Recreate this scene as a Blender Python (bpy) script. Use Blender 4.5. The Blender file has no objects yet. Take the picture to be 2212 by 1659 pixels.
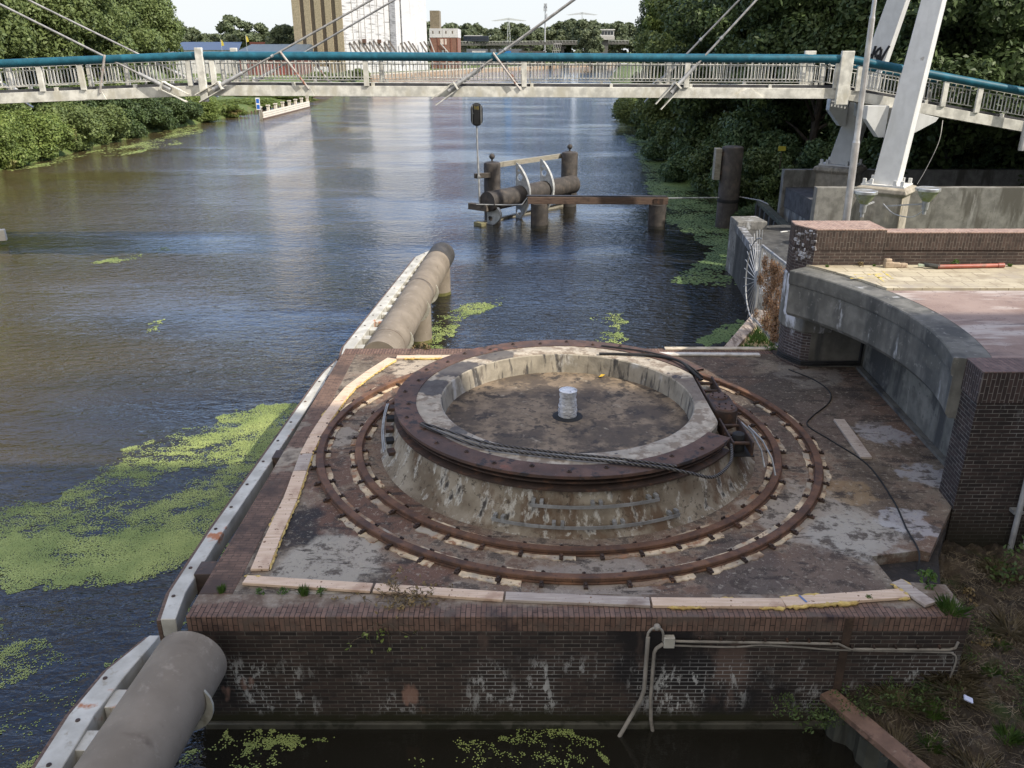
import bpy, math, random
import numpy as np
from mathutils import Vector, Matrix

R = math.radians
sc = bpy.context.scene
COL = sc.collection
rnd = random.Random(11)

# ------------------------------------------------------------------ colour and material helpers
def lin(c):
    c = c / 255.0
    return c / 12.92 if c <= 0.04045 else ((c + 0.055) / 1.055) ** 2.4
def rgb(r, g, b):
    return (lin(r), lin(g), lin(b), 1.0)
def al(r, g, b):
    return (r, g, b, 1.0)

class NT:
    """small node-tree writer"""
    def __init__(s, name):
        s.m = bpy.data.materials.new(name)
        s.m.use_nodes = True
        s.t = s.m.node_tree
        s.b = s.t.nodes['Principled BSDF']
        s.out = s.t.nodes['Material Output']
        s.tc = s.t.nodes.new('ShaderNodeTexCoord')
        s.obj = s.tc.outputs['Object']
        s.uv = s.tc.outputs['UV']
    def link(s, a, b): s.t.links.new(a, b)
    def put(s, sock, v):
        if isinstance(v, bpy.types.NodeSocket): s.link(v, sock)
        else: sock.default_value = v
    def mapping(s, vec, scale=(1, 1, 1), loc=(0, 0, 0), rot=(0, 0, 0)):
        n = s.t.nodes.new('ShaderNodeMapping')
        s.link(vec, n.inputs['Vector'])
        n.inputs['Scale'].default_value = scale
        n.inputs['Location'].default_value = loc
        n.inputs['Rotation'].default_value = rot
        return n.outputs[0]
    def noise(s, vec, scale=5, detail=4, rough=.55, dist=0):
        if isinstance(scale, (tuple, list)):
            vec = s.mapping(vec, scale); scale = 1.0
        n = s.t.nodes.new('ShaderNodeTexNoise')
        s.link(vec, n.inputs['Vector'])
        n.inputs['Scale'].default_value = scale
        n.inputs['Detail'].default_value = detail
        n.inputs['Roughness'].default_value = rough
        n.inputs['Distortion'].default_value = dist
        return n.outputs['Fac']
    def step(s, fac, lo, hi, a=0.0, b=1.0):
        n = s.t.nodes.new('ShaderNodeMapRange')
        n.interpolation_type = 'SMOOTHSTEP'
        s.put(n.inputs['Value'], fac)
        for i, v in zip((1, 2, 3, 4), (lo, hi, a, b)): n.inputs[i].default_value = v
        return n.outputs[0]
    def math(s, op, a, b=0.0, c=0.0):
        n = s.t.nodes.new('ShaderNodeMath'); n.operation = op
        s.put(n.inputs[0], a); s.put(n.inputs[1], b); s.put(n.inputs[2], c)
        return n.outputs[0]
    def mix(s, fac, a, b, mode='MIX'):
        n = s.t.nodes.new('ShaderNodeMix'); n.data_type = 'RGBA'; n.blend_type = mode
        s.put(n.inputs[0], fac); s.put(n.inputs[6], a); s.put(n.inputs[7], b)
        return n.outputs[2]
    def xyz(s, vec):
        n = s.t.nodes.new('ShaderNodeSeparateXYZ'); s.link(vec, n.inputs[0]); return n.outputs
    def comb(s, x, y, z):
        n = s.t.nodes.new('ShaderNodeCombineXYZ')
        for i, v in enumerate((x, y, z)): s.put(n.inputs[i], v)
        return n.outputs[0]
    def blob(s, vec, c, r, soft=.5, wob=.5):
        """0..1 stain of radius r about c (object space), ragged edge"""
        n = s.t.nodes.new('ShaderNodeVectorMath'); n.operation = 'DISTANCE'
        s.link(vec, n.inputs[0]); n.inputs[1].default_value = c
        nz = s.noise(vec, 1.6 / max(r, .2), 5)
        d = s.math('ADD', n.outputs['Value'], s.math('MULTIPLY', s.math('SUBTRACT', nz, .5), wob * r * 2))
        return s.step(d, r, r * (1 - soft))
    def rand(s):
        n = s.t.nodes.new('ShaderNodeNewGeometry'); return n.outputs['Random Per Island']
    def bump(s, h, strength=.3, dist=.02):
        n = s.t.nodes.new('ShaderNodeBump')
        n.inputs['Strength'].default_value = strength
        n.inputs['Distance'].default_value = dist
        s.link(h, n.inputs['Height'])
        s.link(n.outputs[0], s.b.inputs['Normal'])
        return n
    def brick(s, vec, c1, c2, mortar, w=.22, h=.0625, ms=.011, off=.5):
        n = s.t.nodes.new('ShaderNodeTexBrick')
        s.link(vec, n.inputs['Vector'])
        s.put(n.inputs['Color1'], c1); s.put(n.inputs['Color2'], c2); s.put(n.inputs['Mortar'], mortar)
        n.inputs['Scale'].default_value = 1
        n.inputs['Mortar Size'].default_value = ms
        n.inputs['Mortar Smooth'].default_value = .2
        n.inputs['Bias'].default_value = 0
        n.inputs['Brick Width'].default_value = w
        n.inputs['Row Height'].default_value = h
        n.offset = off
        return n.outputs['Color'], n.outputs['Fac']
    def done(s, col, rough=.8, metal=0.0, spec=.3):
        s.put(s.b.inputs['Base Color'], col)
        s.put(s.b.inputs['Roughness'], rough)
        s.put(s.b.inputs['Metallic'], metal)
        s.b.inputs['Specular IOR Level'].default_value = spec
        return s.m

def weathered(name, base, layers=(), rough=.8, metal=0.0, bscale=25, bstr=.25, bdist=.01, spec=.3, blobs=(), var=.25):
    """base colour under ragged layers of (scale, colour, lo, hi[, detail])"""
    t = NT(name)
    v = s0 = t.noise(t.obj, 3.1, 6)
    col = t.mix(t.step(v, .3, .7), tuple(c * (1 - var) for c in base[:3]) + (1,), tuple(min(1, c * (1 + var)) for c in base[:3]) + (1,))
    for L in layers:
        f = t.step(t.noise(t.obj, L[0], L[4] if len(L) > 4 else 5, .6), L[2], L[3])
        col = t.mix(f, col, L[1])
    for (c, r, k, op) in blobs:
        col = t.mix(t.math('MULTIPLY', t.blob(t.obj, c, r, .2, .7), op), col, k)
    if bstr > 0:
        t.bump(t.noise(t.obj, bscale, 6, .65), bstr, bdist)
    return t.done(col, rough, metal, spec)

def plain(name, col, rough=.6, metal=0.0, spec=.4):
    return weathered(name, col, (), rough, metal, bstr=0, spec=spec, var=.08)

# ------------------------------------------------------------------ mesh helpers
class MB:
    def __init__(s): s.v = []; s.f = []
    def add(s, vs, fs):
        b = len(s.v)
        s.v += [tuple(p) for p in vs]
        s.f += [tuple(i + b for i in f) for f in fs]
        return s
    def box(s, x0, x1, y0, y1, z0, z1):
        return s.add([(x0, y0, z0), (x1, y0, z0), (x1, y1, z0), (x0, y1, z0), (x0, y0, z1), (x1, y0, z1), (x1, y1, z1), (x0, y1, z1)],
                     [(0, 3, 2, 1), (4, 5, 6, 7), (0, 1, 5, 4), (1, 2, 6, 5), (2, 3, 7, 6), (3, 0, 4, 7)])
    def cbox(s, c, sx, sy, sz, rz=0.0):
        ca, sa = math.cos(rz), math.sin(rz)
        P = []
        for z in (-sz / 2, sz / 2):
            for x, y in ((-sx / 2, -sy / 2), (sx / 2, -sy / 2), (sx / 2, sy / 2), (-sx / 2, sy / 2)):
                P.append((c[0] + x * ca - y * sa, c[1] + x * sa + y * ca, c[2] + z))
        return s.add(P, [(0, 3, 2, 1), (4, 5, 6, 7), (0, 1, 5, 4), (1, 2, 6, 5), (2, 3, 7, 6), (3, 0, 4, 7)])
    def bar(s, p, q, w, h, up=(0, 0, 1)):
        """rectangular bar p->q, w across, h along up"""
        p, q, up = Vector(p), Vector(q), Vector(up)
        d = (q - p).normalized()
        x = d.cross(up)
        if x.length < 1e-4: x = d.cross(Vector((0, 1, 0)))
        x.normalize(); y = x.cross(d).normalized()
        P = []
        for e in (p, q):
            for a, b in ((-1, -1), (1, -1), (1, 1), (-1, 1)):
                P.append(e + x * (a * w / 2) + y * (b * h / 2))
        return s.add(P, [(0, 1, 2, 3), (7, 6, 5, 4), (0, 4, 5, 1), (1, 5, 6, 2), (2, 6, 7, 3), (3, 7, 4, 0)])
    def prism(s, poly, z0, z1):
        n = len(poly)
        a = sum(poly[i][0] * poly[(i + 1) % n][1] - poly[(i + 1) % n][0] * poly[i][1] for i in range(n))
        if a < 0: poly = poly[::-1]
        zf0 = z0 if callable(z0) else (lambda p: z0)
        zf1 = z1 if callable(z1) else (lambda p: z1)
        P = [(p[0], p[1], zf0(p)) for p in poly] + [(p[0], p[1], zf1(p)) for p in poly]
        F = [tuple(range(n - 1, -1, -1)), tuple(range(n, 2 * n))]
        F += [(i, (i + 1) % n, n + (i + 1) % n, n + i) for i in range(n)]
        return s.add(P, F)
    def slab(s, pts, n, t):
        """flat polygon in 3D thickened by t along n"""
        n = Vector(n).normalized() * t
        k = len(pts)
        P = [Vector(p) for p in pts] + [Vector(p) + n for p in pts]
        F = [tuple(range(k - 1, -1, -1)), tuple(range(k, 2 * k))] + [(i, (i + 1) % k, k + (i + 1) % k, k + i) for i in range(k)]
        return s.add(P, F)
    def tube(s, pts, r, n=8, cap=True):
        pts = [Vector(p) for p in pts]
        rs = r if isinstance(r, (list, tuple)) else [r] * len(pts)
        ref = None; P = []
        for i, p in enumerate(pts):
            d = (pts[min(i + 1, len(pts) - 1)] - pts[max(i - 1, 0)]).normalized()
            if ref is None:
                ref = d.cross(Vector((0, 0, 1)))
                if ref.length < 1e-3: ref = Vector((1, 0, 0))
                ref.normalize()
            x = (ref - d * ref.dot(d)).normalized(); ref = x
            y = d.cross(x)
            for k in range(n):
                a = 2 * math.pi * k / n
                P.append(p + (x * math.cos(a) + y * math.sin(a)) * rs[i])
        F = []
        for i in range(len(pts) - 1):
            for k in range(n):
                k2 = (k + 1) % n
                F.append((i * n + k, i * n + k2, (i + 1) * n + k2, (i + 1) * n + k))
        if cap:
            F.append(tuple(range(n - 1, -1, -1)))
            F.append(tuple(range((len(pts) - 1) * n, len(pts) * n)))
        return s.add(P, F)
    def lathe(s, prof, c, n=48, a0=0.0, a1=None, cap=False):
        """prof [(r,z)] turned about the vertical through c; z is absolute"""
        full = a1 is None
        a1 = a0 + 2 * math.pi if full else a1
        m = len(prof); steps = n if full else n + 1
        P = []
        for i in range(steps):
            a = a0 + (a1 - a0) * i / n
            for r, z in prof: P.append((c[0] + r * math.cos(a), c[1] + r * math.sin(a), z))
        F = []
        for i in range(n):
            j = (i + 1) % steps
            for k in range(m - 1):
                F.append((i * m + k, j * m + k, j * m + k + 1, i * m + k + 1))
        if cap and not full:
            F.append(tuple(range(m))); F.append(tuple(range((steps - 1) * m + m - 1, (steps - 1) * m - 1, -1)))
        return s.add(P, F)
    def ball(s, c, r, n=12, sz=1.0):
        prof = [(max(1e-4, r * math.cos(R(t))), c[2] + sz * r * math.sin(R(t))) for t in range(-90, 91, 15)]
        return s.lathe(prof, c, n)
    def build(s, name, mat, parent=None, loc=None, smooth=True, bevel=0.0, ang=35):
        org = Vector(loc) if loc is not None else Vector((0, 0, 0))
        if parent is not None: org = Vector(parent['_org'])
        v = np.array(s.v, dtype=np.float64)
        me = bpy.data.meshes.new(name)
        me.from_pydata((v - np.array(org)).tolist(), [], s.f)
        me.update()
        uvl = me.uv_layers.new(name='UVMap')
        nl = len(me.loops)
        vi = np.empty(nl, dtype=np.int32); me.loops.foreach_get('vertex_index', vi)
        npoly = len(me.polygons)
        nor = np.empty(npoly * 3); me.polygons.foreach_get('normal', nor); nor = nor.reshape(-1, 3)
        lt = np.empty(npoly, dtype=np.int32); me.polygons.foreach_get('loop_total', lt)
        N = np.repeat(nor, lt, axis=0); Pn = v[vi]
        flat = np.abs(N[:, 2]) > .75
        h = np.hypot(N[:, 0], N[:, 1]) + 1e-9
        tx, ty = -N[:, 1] / h, N[:, 0] / h
        # keep the sign steady so bricks do not mirror
        sg = np.where(np.abs(tx) > np.abs(ty), np.sign(tx), np.sign(ty)); tx *= sg; ty *= sg
        u = np.where(flat, Pn[:, 0], Pn[:, 0] * tx + Pn[:, 1] * ty)
        w = np.where(flat, Pn[:, 1], Pn[:, 2])
        uvl.data.foreach_set('uv', np.stack([u, w], 1).ravel())
        ms = mat if isinstance(mat, (list, tuple)) else [mat]
        for mm in ms: me.materials.append(mm)
        if smooth:
            me.shade_smooth(); me.set_sharp_from_angle(angle=R(ang))
        o = bpy.data.objects.new(name, me)
        COL.objects.link(o)
        if parent is not None:
            o.parent = parent; o['_org'] = parent['_org']
        else:
            o.location = org; o['_org'] = tuple(org)
        if bevel > 0:
            b = o.modifiers.new('bevel', 'BEVEL'); b.width = bevel; b.segments = 2
            b.limit_method = 'ANGLE'; b.angle_limit = R(40)
        return o

def tag(o, label=None, cat=None, group=None, kind=None):
    if label: o['label'] = label
    if cat: o['category'] = cat
    if group: o['group'] = group
    if kind: o['kind'] = kind
    return o
def thing(name, label, cat, loc=(0, 0, 0), group=None):
    o = bpy.data.objects.new(name, None)
    o.empty_display_size = .3
    COL.objects.link(o); o.location = loc; o['_org'] = tuple(loc)
    return tag(o, label, cat, group)
def copy_tree(o, parent=None):
    c = o.copy(); COL.objects.link(c)
    if parent is not None: c.parent = parent
    for ch in o.children: copy_tree(ch, c)
    return c

# ------------------------------------------------------------------ numpy noise
_perm = np.random.RandomState(5).permutation(512)
_val = np.random.RandomState(6).rand(512)
def vnoise(x, y):
    xi = np.floor(x).astype(int); yi = np.floor(y).astype(int)
    fx = x - xi; fy = y - yi
    fx = fx * fx * (3 - 2 * fx); fy = fy * fy * (3 - 2 * fy)
    def h(a, b): return _val[(_perm[(a & 255)] + b * 57) & 511]
    return (h(xi, yi) * (1 - fx) + h(xi + 1, yi) * fx) * (1 - fy) + (h(xi, yi + 1) * (1 - fx) + h(xi + 1, yi + 1) * fx) * fy
def fbm(x, y, oc=4):
    a = .5; t = 0; w = 0
    for i in range(oc):
        t = t + a * vnoise(x * 2 ** i + 13.7 * i, y * 2 ** i + 7.1 * i); w += a; a *= .55
    return t / w
def inside(px, py, poly):
    r = np.zeros(px.shape, bool); n = len(poly)
    for i in range(n):
        x0, y0 = poly[i]; x1, y1 = poly[(i + 1) % n]
        if y0 == y1: continue
        c = ((y0 > py) != (y1 > py)) & (px < (x1 - x0) * (py - y0) / (y1 - y0) + x0)
        r ^= c
    return r
# ------------------------------------------------------------------ camera, sun, sky
cam = bpy.data.cameras.new('camera'); camo = bpy.data.objects.new('camera', cam); COL.objects.link(camo)
cam.sensor_fit = 'HORIZONTAL'; cam.sensor_width = 36.0
cam.lens = 36.0 * 1789.0 / 2212.0
cam.clip_start = .1; cam.clip_end = 5000
camo.location = (0, 0, 9.0); camo.rotation_euler = (R(90 - 21.96), 0, 0)
sc.camera = camo
SUN = Vector((.95, -.5, 1.0)).normalized()
EL = math.asin(SUN.z); AZ = math.atan2(SUN.x, SUN.y)
sl = bpy.data.lights.new('sun', 'SUN'); sl.energy = 3.5; sl.angle = R(.53); sl.color = (1.0, .93, .82)
so = bpy.data.objects.new('sun', sl); COL.objects.link(so)
so.rotation_euler = (-SUN).to_track_quat('-Z', 'Y').to_euler(); so.location = (60, -30, 60)

w = bpy.data.worlds.new('World'); sc.world = w; w.use_nodes = True
nt = w.node_tree; bg = nt.nodes['Background']
sky = nt.nodes.new('ShaderNodeTexSky'); sky.sky_type = 'NISHITA'; sky.sun_disc = False
sky.sun_elevation = EL; sky.sun_rotation = AZ; sky.air_density = 1.0; sky.dust_density = 1.6; sky.ozone_density = 1.5
tc = nt.nodes.new('ShaderNodeTexCoord')
mp = nt.nodes.new('ShaderNodeMapping'); nt.links.new(tc.outputs['Generated'], mp.inputs['Vector'])
mp.inputs['Scale'].default_value = (1.0, 1.0, 2.6)
nz = nt.nodes.new('ShaderNodeTexNoise'); nt.links.new(mp.outputs[0], nz.inputs['Vector'])
nz.inputs['Scale'].default_value = 2.6; nz.inputs['Detail'].default_value = 7; nz.inputs['Roughness'].default_value = .58
cr = nt.nodes.new('ShaderNodeMapRange'); cr.interpolation_type = 'SMOOTHSTEP'
nt.links.new(nz.outputs['Fac'], cr.inputs[0])
for i, v in zip((1, 2, 3, 4), (.50, .70, 0.0, .7)): cr.inputs[i].default_value = v
# thin high haze whitens the sky towards the horizon, as in the photograph
sx = nt.nodes.new('ShaderNodeSeparateXYZ'); nt.links.new(tc.outputs['Generated'], sx.inputs[0])
hz = nt.nodes.new('ShaderNodeMapRange'); hz.interpolation_type = 'SMOOTHSTEP'; nt.links.new(sx.outputs['Z'], hz.inputs[0])
for i, v in zip((1, 2, 3, 4), (.05, .30, .94, 0.0)): hz.inputs[i].default_value = v
# unseen cloud added overhead and behind the viewer to warm the shade, clear blue ahead
cb = nt.nodes.new('ShaderNodeMath'); cb.operation = 'MULTIPLY_ADD'
nt.links.new(sx.outputs['Y'], cb.inputs[0]); cb.inputs[1].default_value = -.75; nt.links.new(sx.outputs['Z'], cb.inputs[2])
cs = nt.nodes.new('ShaderNodeMapRange'); cs.interpolation_type = 'SMOOTHSTEP'; nt.links.new(cb.outputs[0], cs.inputs[0])
for i, v in zip((1, 2, 3, 4), (.45, 1.0, 0.0, .9)): cs.inputs[i].default_value = v
cm = nt.nodes.new('ShaderNodeMath'); cm.operation = 'MAXIMUM'
nt.links.new(cr.outputs[0], cm.inputs[0]); nt.links.new(cs.outputs[0], cm.inputs[1])
mc = nt.nodes.new('ShaderNodeMix'); mc.data_type = 'RGBA'
nt.links.new(cm.outputs[0], mc.inputs[0]); skm = nt.nodes.new('ShaderNodeMix'); skm.data_type = 'RGBA'; skm.blend_type = 'MULTIPLY'; skm.inputs[0].default_value = 1.0
nt.links.new(sky.outputs[0], skm.inputs[6]); skm.inputs[7].default_value = (1.35, 1.5, 1.8, 1)
nt.links.new(skm.outputs[2], mc.inputs[6]); mc.inputs[7].default_value = (6.4, 5.95, 5.3, 1)
mh = nt.nodes.new('ShaderNodeMix'); mh.data_type = 'RGBA'
nt.links.new(hz.outputs[0], mh.inputs[0]); nt.links.new(mc.outputs[2], mh.inputs[6]); mh.inputs[7].default_value = (3.75, 3.9, 3.98, 1)
nt.links.new(mh.outputs[2], bg.inputs['Color'])
bg.inputs['Strength'].default_value = .135

sc.render.engine = 'CYCLES'
sc.cycles.use_denoising = True
try: sc.cycles.denoiser = 'OPENIMAGEDENOISE'
except Exception: pass
sc.cycles.max_bounces = 6; sc.cycles.diffuse_bounces = 3; sc.cycles.glossy_bounces = 4
sc.cycles.transparent_max_bounces = 8; sc.cycles.sample_clamp_indirect = 6
vs = sc.view_settings; vs.view_transform = 'Standard'; vs.look = 'None'; vs.exposure = 0.85; vs.gamma = 1.0

# ------------------------------------------------------------------ materials
def brick_mat(name, c1, c2, mortar, swap=False, stains=(), zmoss=None, ms=.011, bump=.5, efflo=None, streak=None, size=(.235, .070), smear=None):
    t = NT(name)
    uv = t.uv
    x, y, z = t.xyz(t.obj)
    if swap:
        u = t.xyz(uv); uv = t.comb(u[1], u[0], 0.0)
    uvd = t.mapping(uv)
    va = t.step(t.noise(t.obj, 1.7, 4), .3, .7)
    mcol = t.mix(t.step(t.noise(t.obj, 2.3, 4), .38, .58), tuple(c * .55 for c in mortar[:3]) + (1,), mortar)
    col, fac = t.brick(uvd, c1, c2, mcol, ms=ms * .75, w=size[0], h=size[1])
    col = t.mix(t.step(t.noise(t.obj, 9, 5), .45, .75), col, t.mix(.5, col, al(.02, .017, .016)))
    for (sc_, k, lo, hi) in stains:
        col = t.mix(t.step(t.noise(t.obj, sc_, 5, .62), lo, hi), col, k)
    if efflo:      # white lime bloom hanging in short vertical runs
        zc, zr, k, lo, hi = efflo
        band = t.math('SUBTRACT', 1.0, t.step(t.math('ABSOLUTE', t.math('SUBTRACT', z, zc)), zr * .4, zr))
        f1 = t.math('MULTIPLY', t.step(t.noise(t.obj, (.9, .9, .5), 4), .42, .60), band)
        col = t.mix(t.math('MULTIPLY', t.math('MULTIPLY', f1, fac), .55), col, k)
        f2 = t.math('MULTIPLY', t.step(t.noise(t.obj, (9, 9, 4), 6, .72), .54, .62), f1)
        col = t.mix(t.math('MULTIPLY', f2, .85), col, k)
        f3 = t.math('MULTIPLY', t.step(t.noise(t.obj, (1.5, 1.5, .8), 4), .66, .71), band)
        col = t.mix(t.math('MULTIPLY', f3, .7), col, al(.27, .16, .12))
    if streak:     # long vertical soot and seepage runs
        f = t.step(t.noise(t.obj, (1.3, 1.3, .12), 4), streak[1], streak[2])
        col = t.mix(f, col, streak[0])
    if zmoss:      # algae belt above the waterline
        z0, z1, k = zmoss
        f = t.step(t.math('ADD', z, t.math('MULTIPLY', t.math('SUBTRACT', t.noise(t.obj, 3, 5), .5), .35)), z1, z0)
        col = t.mix(f, col, k)
    if smear:      # old screed lapping raggedly over the bricks
        ax, lo, hi, k1, k2 = smear
        d = t.math('ADD', (x, y, z)[ax], t.math('MULTIPLY', t.math('SUBTRACT', t.noise(t.obj, 1.6, 7, .65), .5), .75))
        col = t.mix(t.step(d, lo, hi), col, t.mix(t.step(t.noise(t.obj, 3, 7, .7), .4, .62), k1, k2))
    hgt = t.math('ADD', t.math('MULTIPLY', fac, -1.0), t.math('MULTIPLY', t.noise(t.obj, 30, 5), .5))
    t.bump(hgt, bump, .008)
    return t.done(col, .85, 0, .25)

concrete = weathered('concrete', al(.24, .225, .20), [((2, 2, .5), al(.11, .10, .09), .5, .68), (7, al(.30, .285, .26), .55, .75), (.7, al(.15, .13, .11), .5, .7)], .9)
darkcon = weathered('dark_concrete', al(.105, .10, .086), [((1.6, 1.6, .18), al(.05, .05, .048), .48, .62), ((2.6, 2.6, .2), al(.20, .20, .19), .62, .74), (1.1, al(.15, .14, .12), .55, .72)], .9)
beamcon = weathered('stained_edge_beam', al(.125, .12, .105), [((1.2, 1.2, .35), al(.06, .06, .055), .45, .62), ((2.2, 2.2, .7), al(.30, .30, .295), .63, .70, 7), ((.8, .8, 2.5), al(.09, .088, .075), .5, .7), (8, al(.19, .18, .16), .58, .74)], .92, bscale=10, bstr=.35)
whiteplaster = weathered('lime_stained_concrete', al(.13, .125, .11), [((1.5, 1.5, .8), al(.46, .46, .47), .47, .54, 7), ((2.5, 2.5, .5), al(.07, .07, .065), .58, .68)], .9)
palecon = weathered('pale_concrete', al(.40, .385, .34), [((5, 5, 1.2), al(.20, .18, .14), .55, .72), (14, al(.30, .28, .24), .55, .7)], .85)
rust = weathered('rust', al(.125, .066, .040), [(4, al(.07, .042, .031), .45, .65), (1.2, al(.20, .105, .058), .54, .70), (18, al(.045, .03, .026), .58, .7)], .75, .15, 40, .35)
rust_dark = weathered('dark_rusted_steel', al(.050, .034, .027), [(5, al(.10, .055, .036), .5, .66)], .7, .2, 40, .3)
plate_rust = weathered('rusted_ring_plate', al(.095, .057, .043), [(2.6, al(.20, .085, .055), .57, .70), (5, al(.036, .030, .029), .53, .63, 7), (1.3, al(.065, .044, .037), .45, .62), (22, al(.15, .11, .09), .63, .72)], .8, .05, 30, .25)
galv = weathered('galvanised_steel', al(.34, .345, .34), [(6, al(.22, .22, .21), .5, .7)], .5, .55, 20, .1)
white_paint = weathered('white_bridge_paint', al(.52, .505, .45), [((2.2, 2.2, 1.2), al(.43, .405, .33), .50, .72, 6), ((7, 7, .5), al(.36, .25, .12), .70, .76, 5), ((9, 9, 3), al(.34, .30, .22), .66, .76, 6)], .55, bstr=.06)
white_leg = weathered('white_pylon_paint', al(.56, .56, .545), [(.9, al(.36, .34, .31), .665, .69, 7), ((3, 3, .6), al(.50, .50, .48), .5, .75)], .6, bstr=.03, var=.06)
teal = weathered('teal_pipe_paint', al(.013, .090, .128), [(3, al(.011, .070, .10), .45, .65)], .5, spec=.25, bstr=0)
steelgrey = weathered('grey_painted_steel', al(.36, .36, .355), [((8, 8, 2), al(.22, .21, .2), .55, .75)], .45, .3, bstr=.05)
darkpipe = weathered('dark_coated_steel', al(.052, .046, .042), [(3, al(.085, .07, .058), .5, .7), ((8, 8, 1.4), al(.03, .027, .026), .55, .7)], .75, .0, 30, .2)
blackstuff = weathered('black_rubber_and_shade', al(.018, .018, .018), [], .8, bscale=15, bstr=.2)
def fender_pipe_mat():
    #  dull tan paint with rust runs, scrapes and a greenish foot
    t = NT('tan_weathered_pipe')
    a = t.step(t.noise(t.obj, 1.2, 5), .35, .68)
    col = t.mix(a, al(.160, .132, .098), al(.218, .182, .138))
    col = t.mix(t.step(t.noise(t.obj, 4.5, 6, .65), .55, .75), col, al(.255, .215, .165))
    col = t.mix(t.step(t.noise(t.obj, (.9, 3.5, 3.5), 5), .58, .75), col, al(.12, .095, .07))
    col = t.mix(t.step(t.noise(t.obj, (7, 1.2, 7), 5, .7), .62, .72), col, al(.085, .06, .042))
    col = t.mix(t.step(t.noise(t.obj, 26, 4, .7), .66, .72), col, al(.34, .29, .22))
    t.bump(t.noise(t.obj, 16, 5), .2, .01)
    return t.done(col, .7, 0, .25)
tanpipe = fender_pipe_mat()
def fender_white_mat():
    t = NT('weathered_white_fender')
    col = t.mix(t.step(t.noise(t.obj, 2.2, 5), .35, .7), al(.33, .315, .27), al(.50, .485, .43))
    col = t.mix(t.step(t.noise(t.obj, (9, 9, 1.5), 5), .58, .75), col, al(.28, .255, .20))
    col = t.mix(t.step(t.noise(t.obj, 1.1, 6, .65), .63, .70), col, al(.33, .13, .05))
    t.bump(t.noise(t.obj, 30, 5), .15, .006)
    return t.done(col, .6, 0, .35)
fwhite = fender_white_mat()
def wood_mat(name, a, b, dark, rough=.75, knots=True):
    t = NT(name)
    u = t.xyz(t.uv)
    g = t.noise(t.comb(t.math('MULTIPLY', u[0], 2.0), t.math('MULTIPLY', u[1], 28.0), 0.0), 1.0, 5)
    col = t.mix(t.step(g, .35, .7), a, b)
    col = t.mix(t.step(t.noise(t.obj, 1.9, 5), .52, .78), col, dark)
    if knots: col = t.mix(t.step(t.noise(t.obj, 9, 2), .69, .73), col, al(.16, .09, .05))
    col = t.mix(t.step(t.noise(t.obj, 35, 3), .66, .72), col, al(.14, .10, .08))
    t.bump(g, .2, .004)
    return t.done(col, rough, 0, .25)
plankwood = wood_mat('new_pine', al(.50, .365, .255), al(.60, .46, .34), al(.34, .22, .15))
greywood = wood_mat('weathered_plank', al(.30, .25, .21), al(.42, .36, .30), al(.19, .14, .11))
oldbeam = wood_mat('old_dark_timber', al(.085, .055, .042), al(.15, .105, .08), al(.05, .036, .03))
palewood = wood_mat('white_weathered_timber', al(.52, .47, .38), al(.66, .61, .52), al(.38, .32, .24))
greytimber = wood_mat('grey_weathered_timber', al(.20, .185, .15), al(.30, .28, .23), al(.12, .11, .08))
foam = weathered('yellow_foam', al(.50, .37, .13), [(9, al(.38, .25, .08), .45, .65)], .8, bscale=40, bstr=.6, bdist=.02)
grout = weathered('pale_grout', al(.50, .40, .27), [(.9, al(.20, .14, .095), .47, .58), (5, al(.26, .14, .08), .53, .64), (2, al(.30, .265, .21), .5, .64), (14, al(.13, .085, .06), .58, .66)], .9)
# ------------------------------------------------------------------ brick pier with its deck
PO = (0.9, 14.6, 0.0)                      # base of the pier; stains below are given in its local frame
def L3(x, y, z): return (x - PO[0], y - PO[1], z - PO[2])
pier_brick = brick_mat('pier_brickwork', al(.024, .019, .017), al(.055, .039, .032), al(.13, .118, .10),
    stains=[((.5, .5, .5), al(.016, .014, .014), .54, .66), ((1.0, 1.0, .45), al(.09, .062, .05), .60, .70)],
    efflo=(.66, .70, al(.42, .42, .40), .30, .42), zmoss=(.14, .36, al(.020, .019, .008)), ms=.008, bump=.6, size=(.235, .066))
cop_brick = brick_mat('coping_brickwork', al(.125, .075, .056), al(.175, .11, .082), al(.045, .034, .027), swap=True,
    stains=[((.8, .8, .8), al(.035, .026, .026), .55, .68), ((3, 3, 3), al(.10, .075, .06), .5, .7), ((1.2, 1.2, 1.2), al(.20, .135, .10), .6, .72)], ms=.008, bump=.6, smear=(1, -5.20, -5.08, al(.12, .085, .062), al(.24, .20, .155)))
cop_back = brick_mat('far_coping_brickwork', al(.125, .075, .056), al(.175, .11, .082), al(.045, .034, .027), swap=True, ms=.008, bump=.5)
cop_side = brick_mat('coping_brickwork_side', al(.12, .075, .054), al(.165, .105, .076), al(.055, .042, .034),
    stains=[((.45, .45, .45), al(.30, .255, .195), .53, .58), ((.9, .9, .9), al(.06, .042, .034), .50, .66), ((7, 7, 7), al(.045, .035, .03), .62, .72)], ms=.006, bump=.4)
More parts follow.
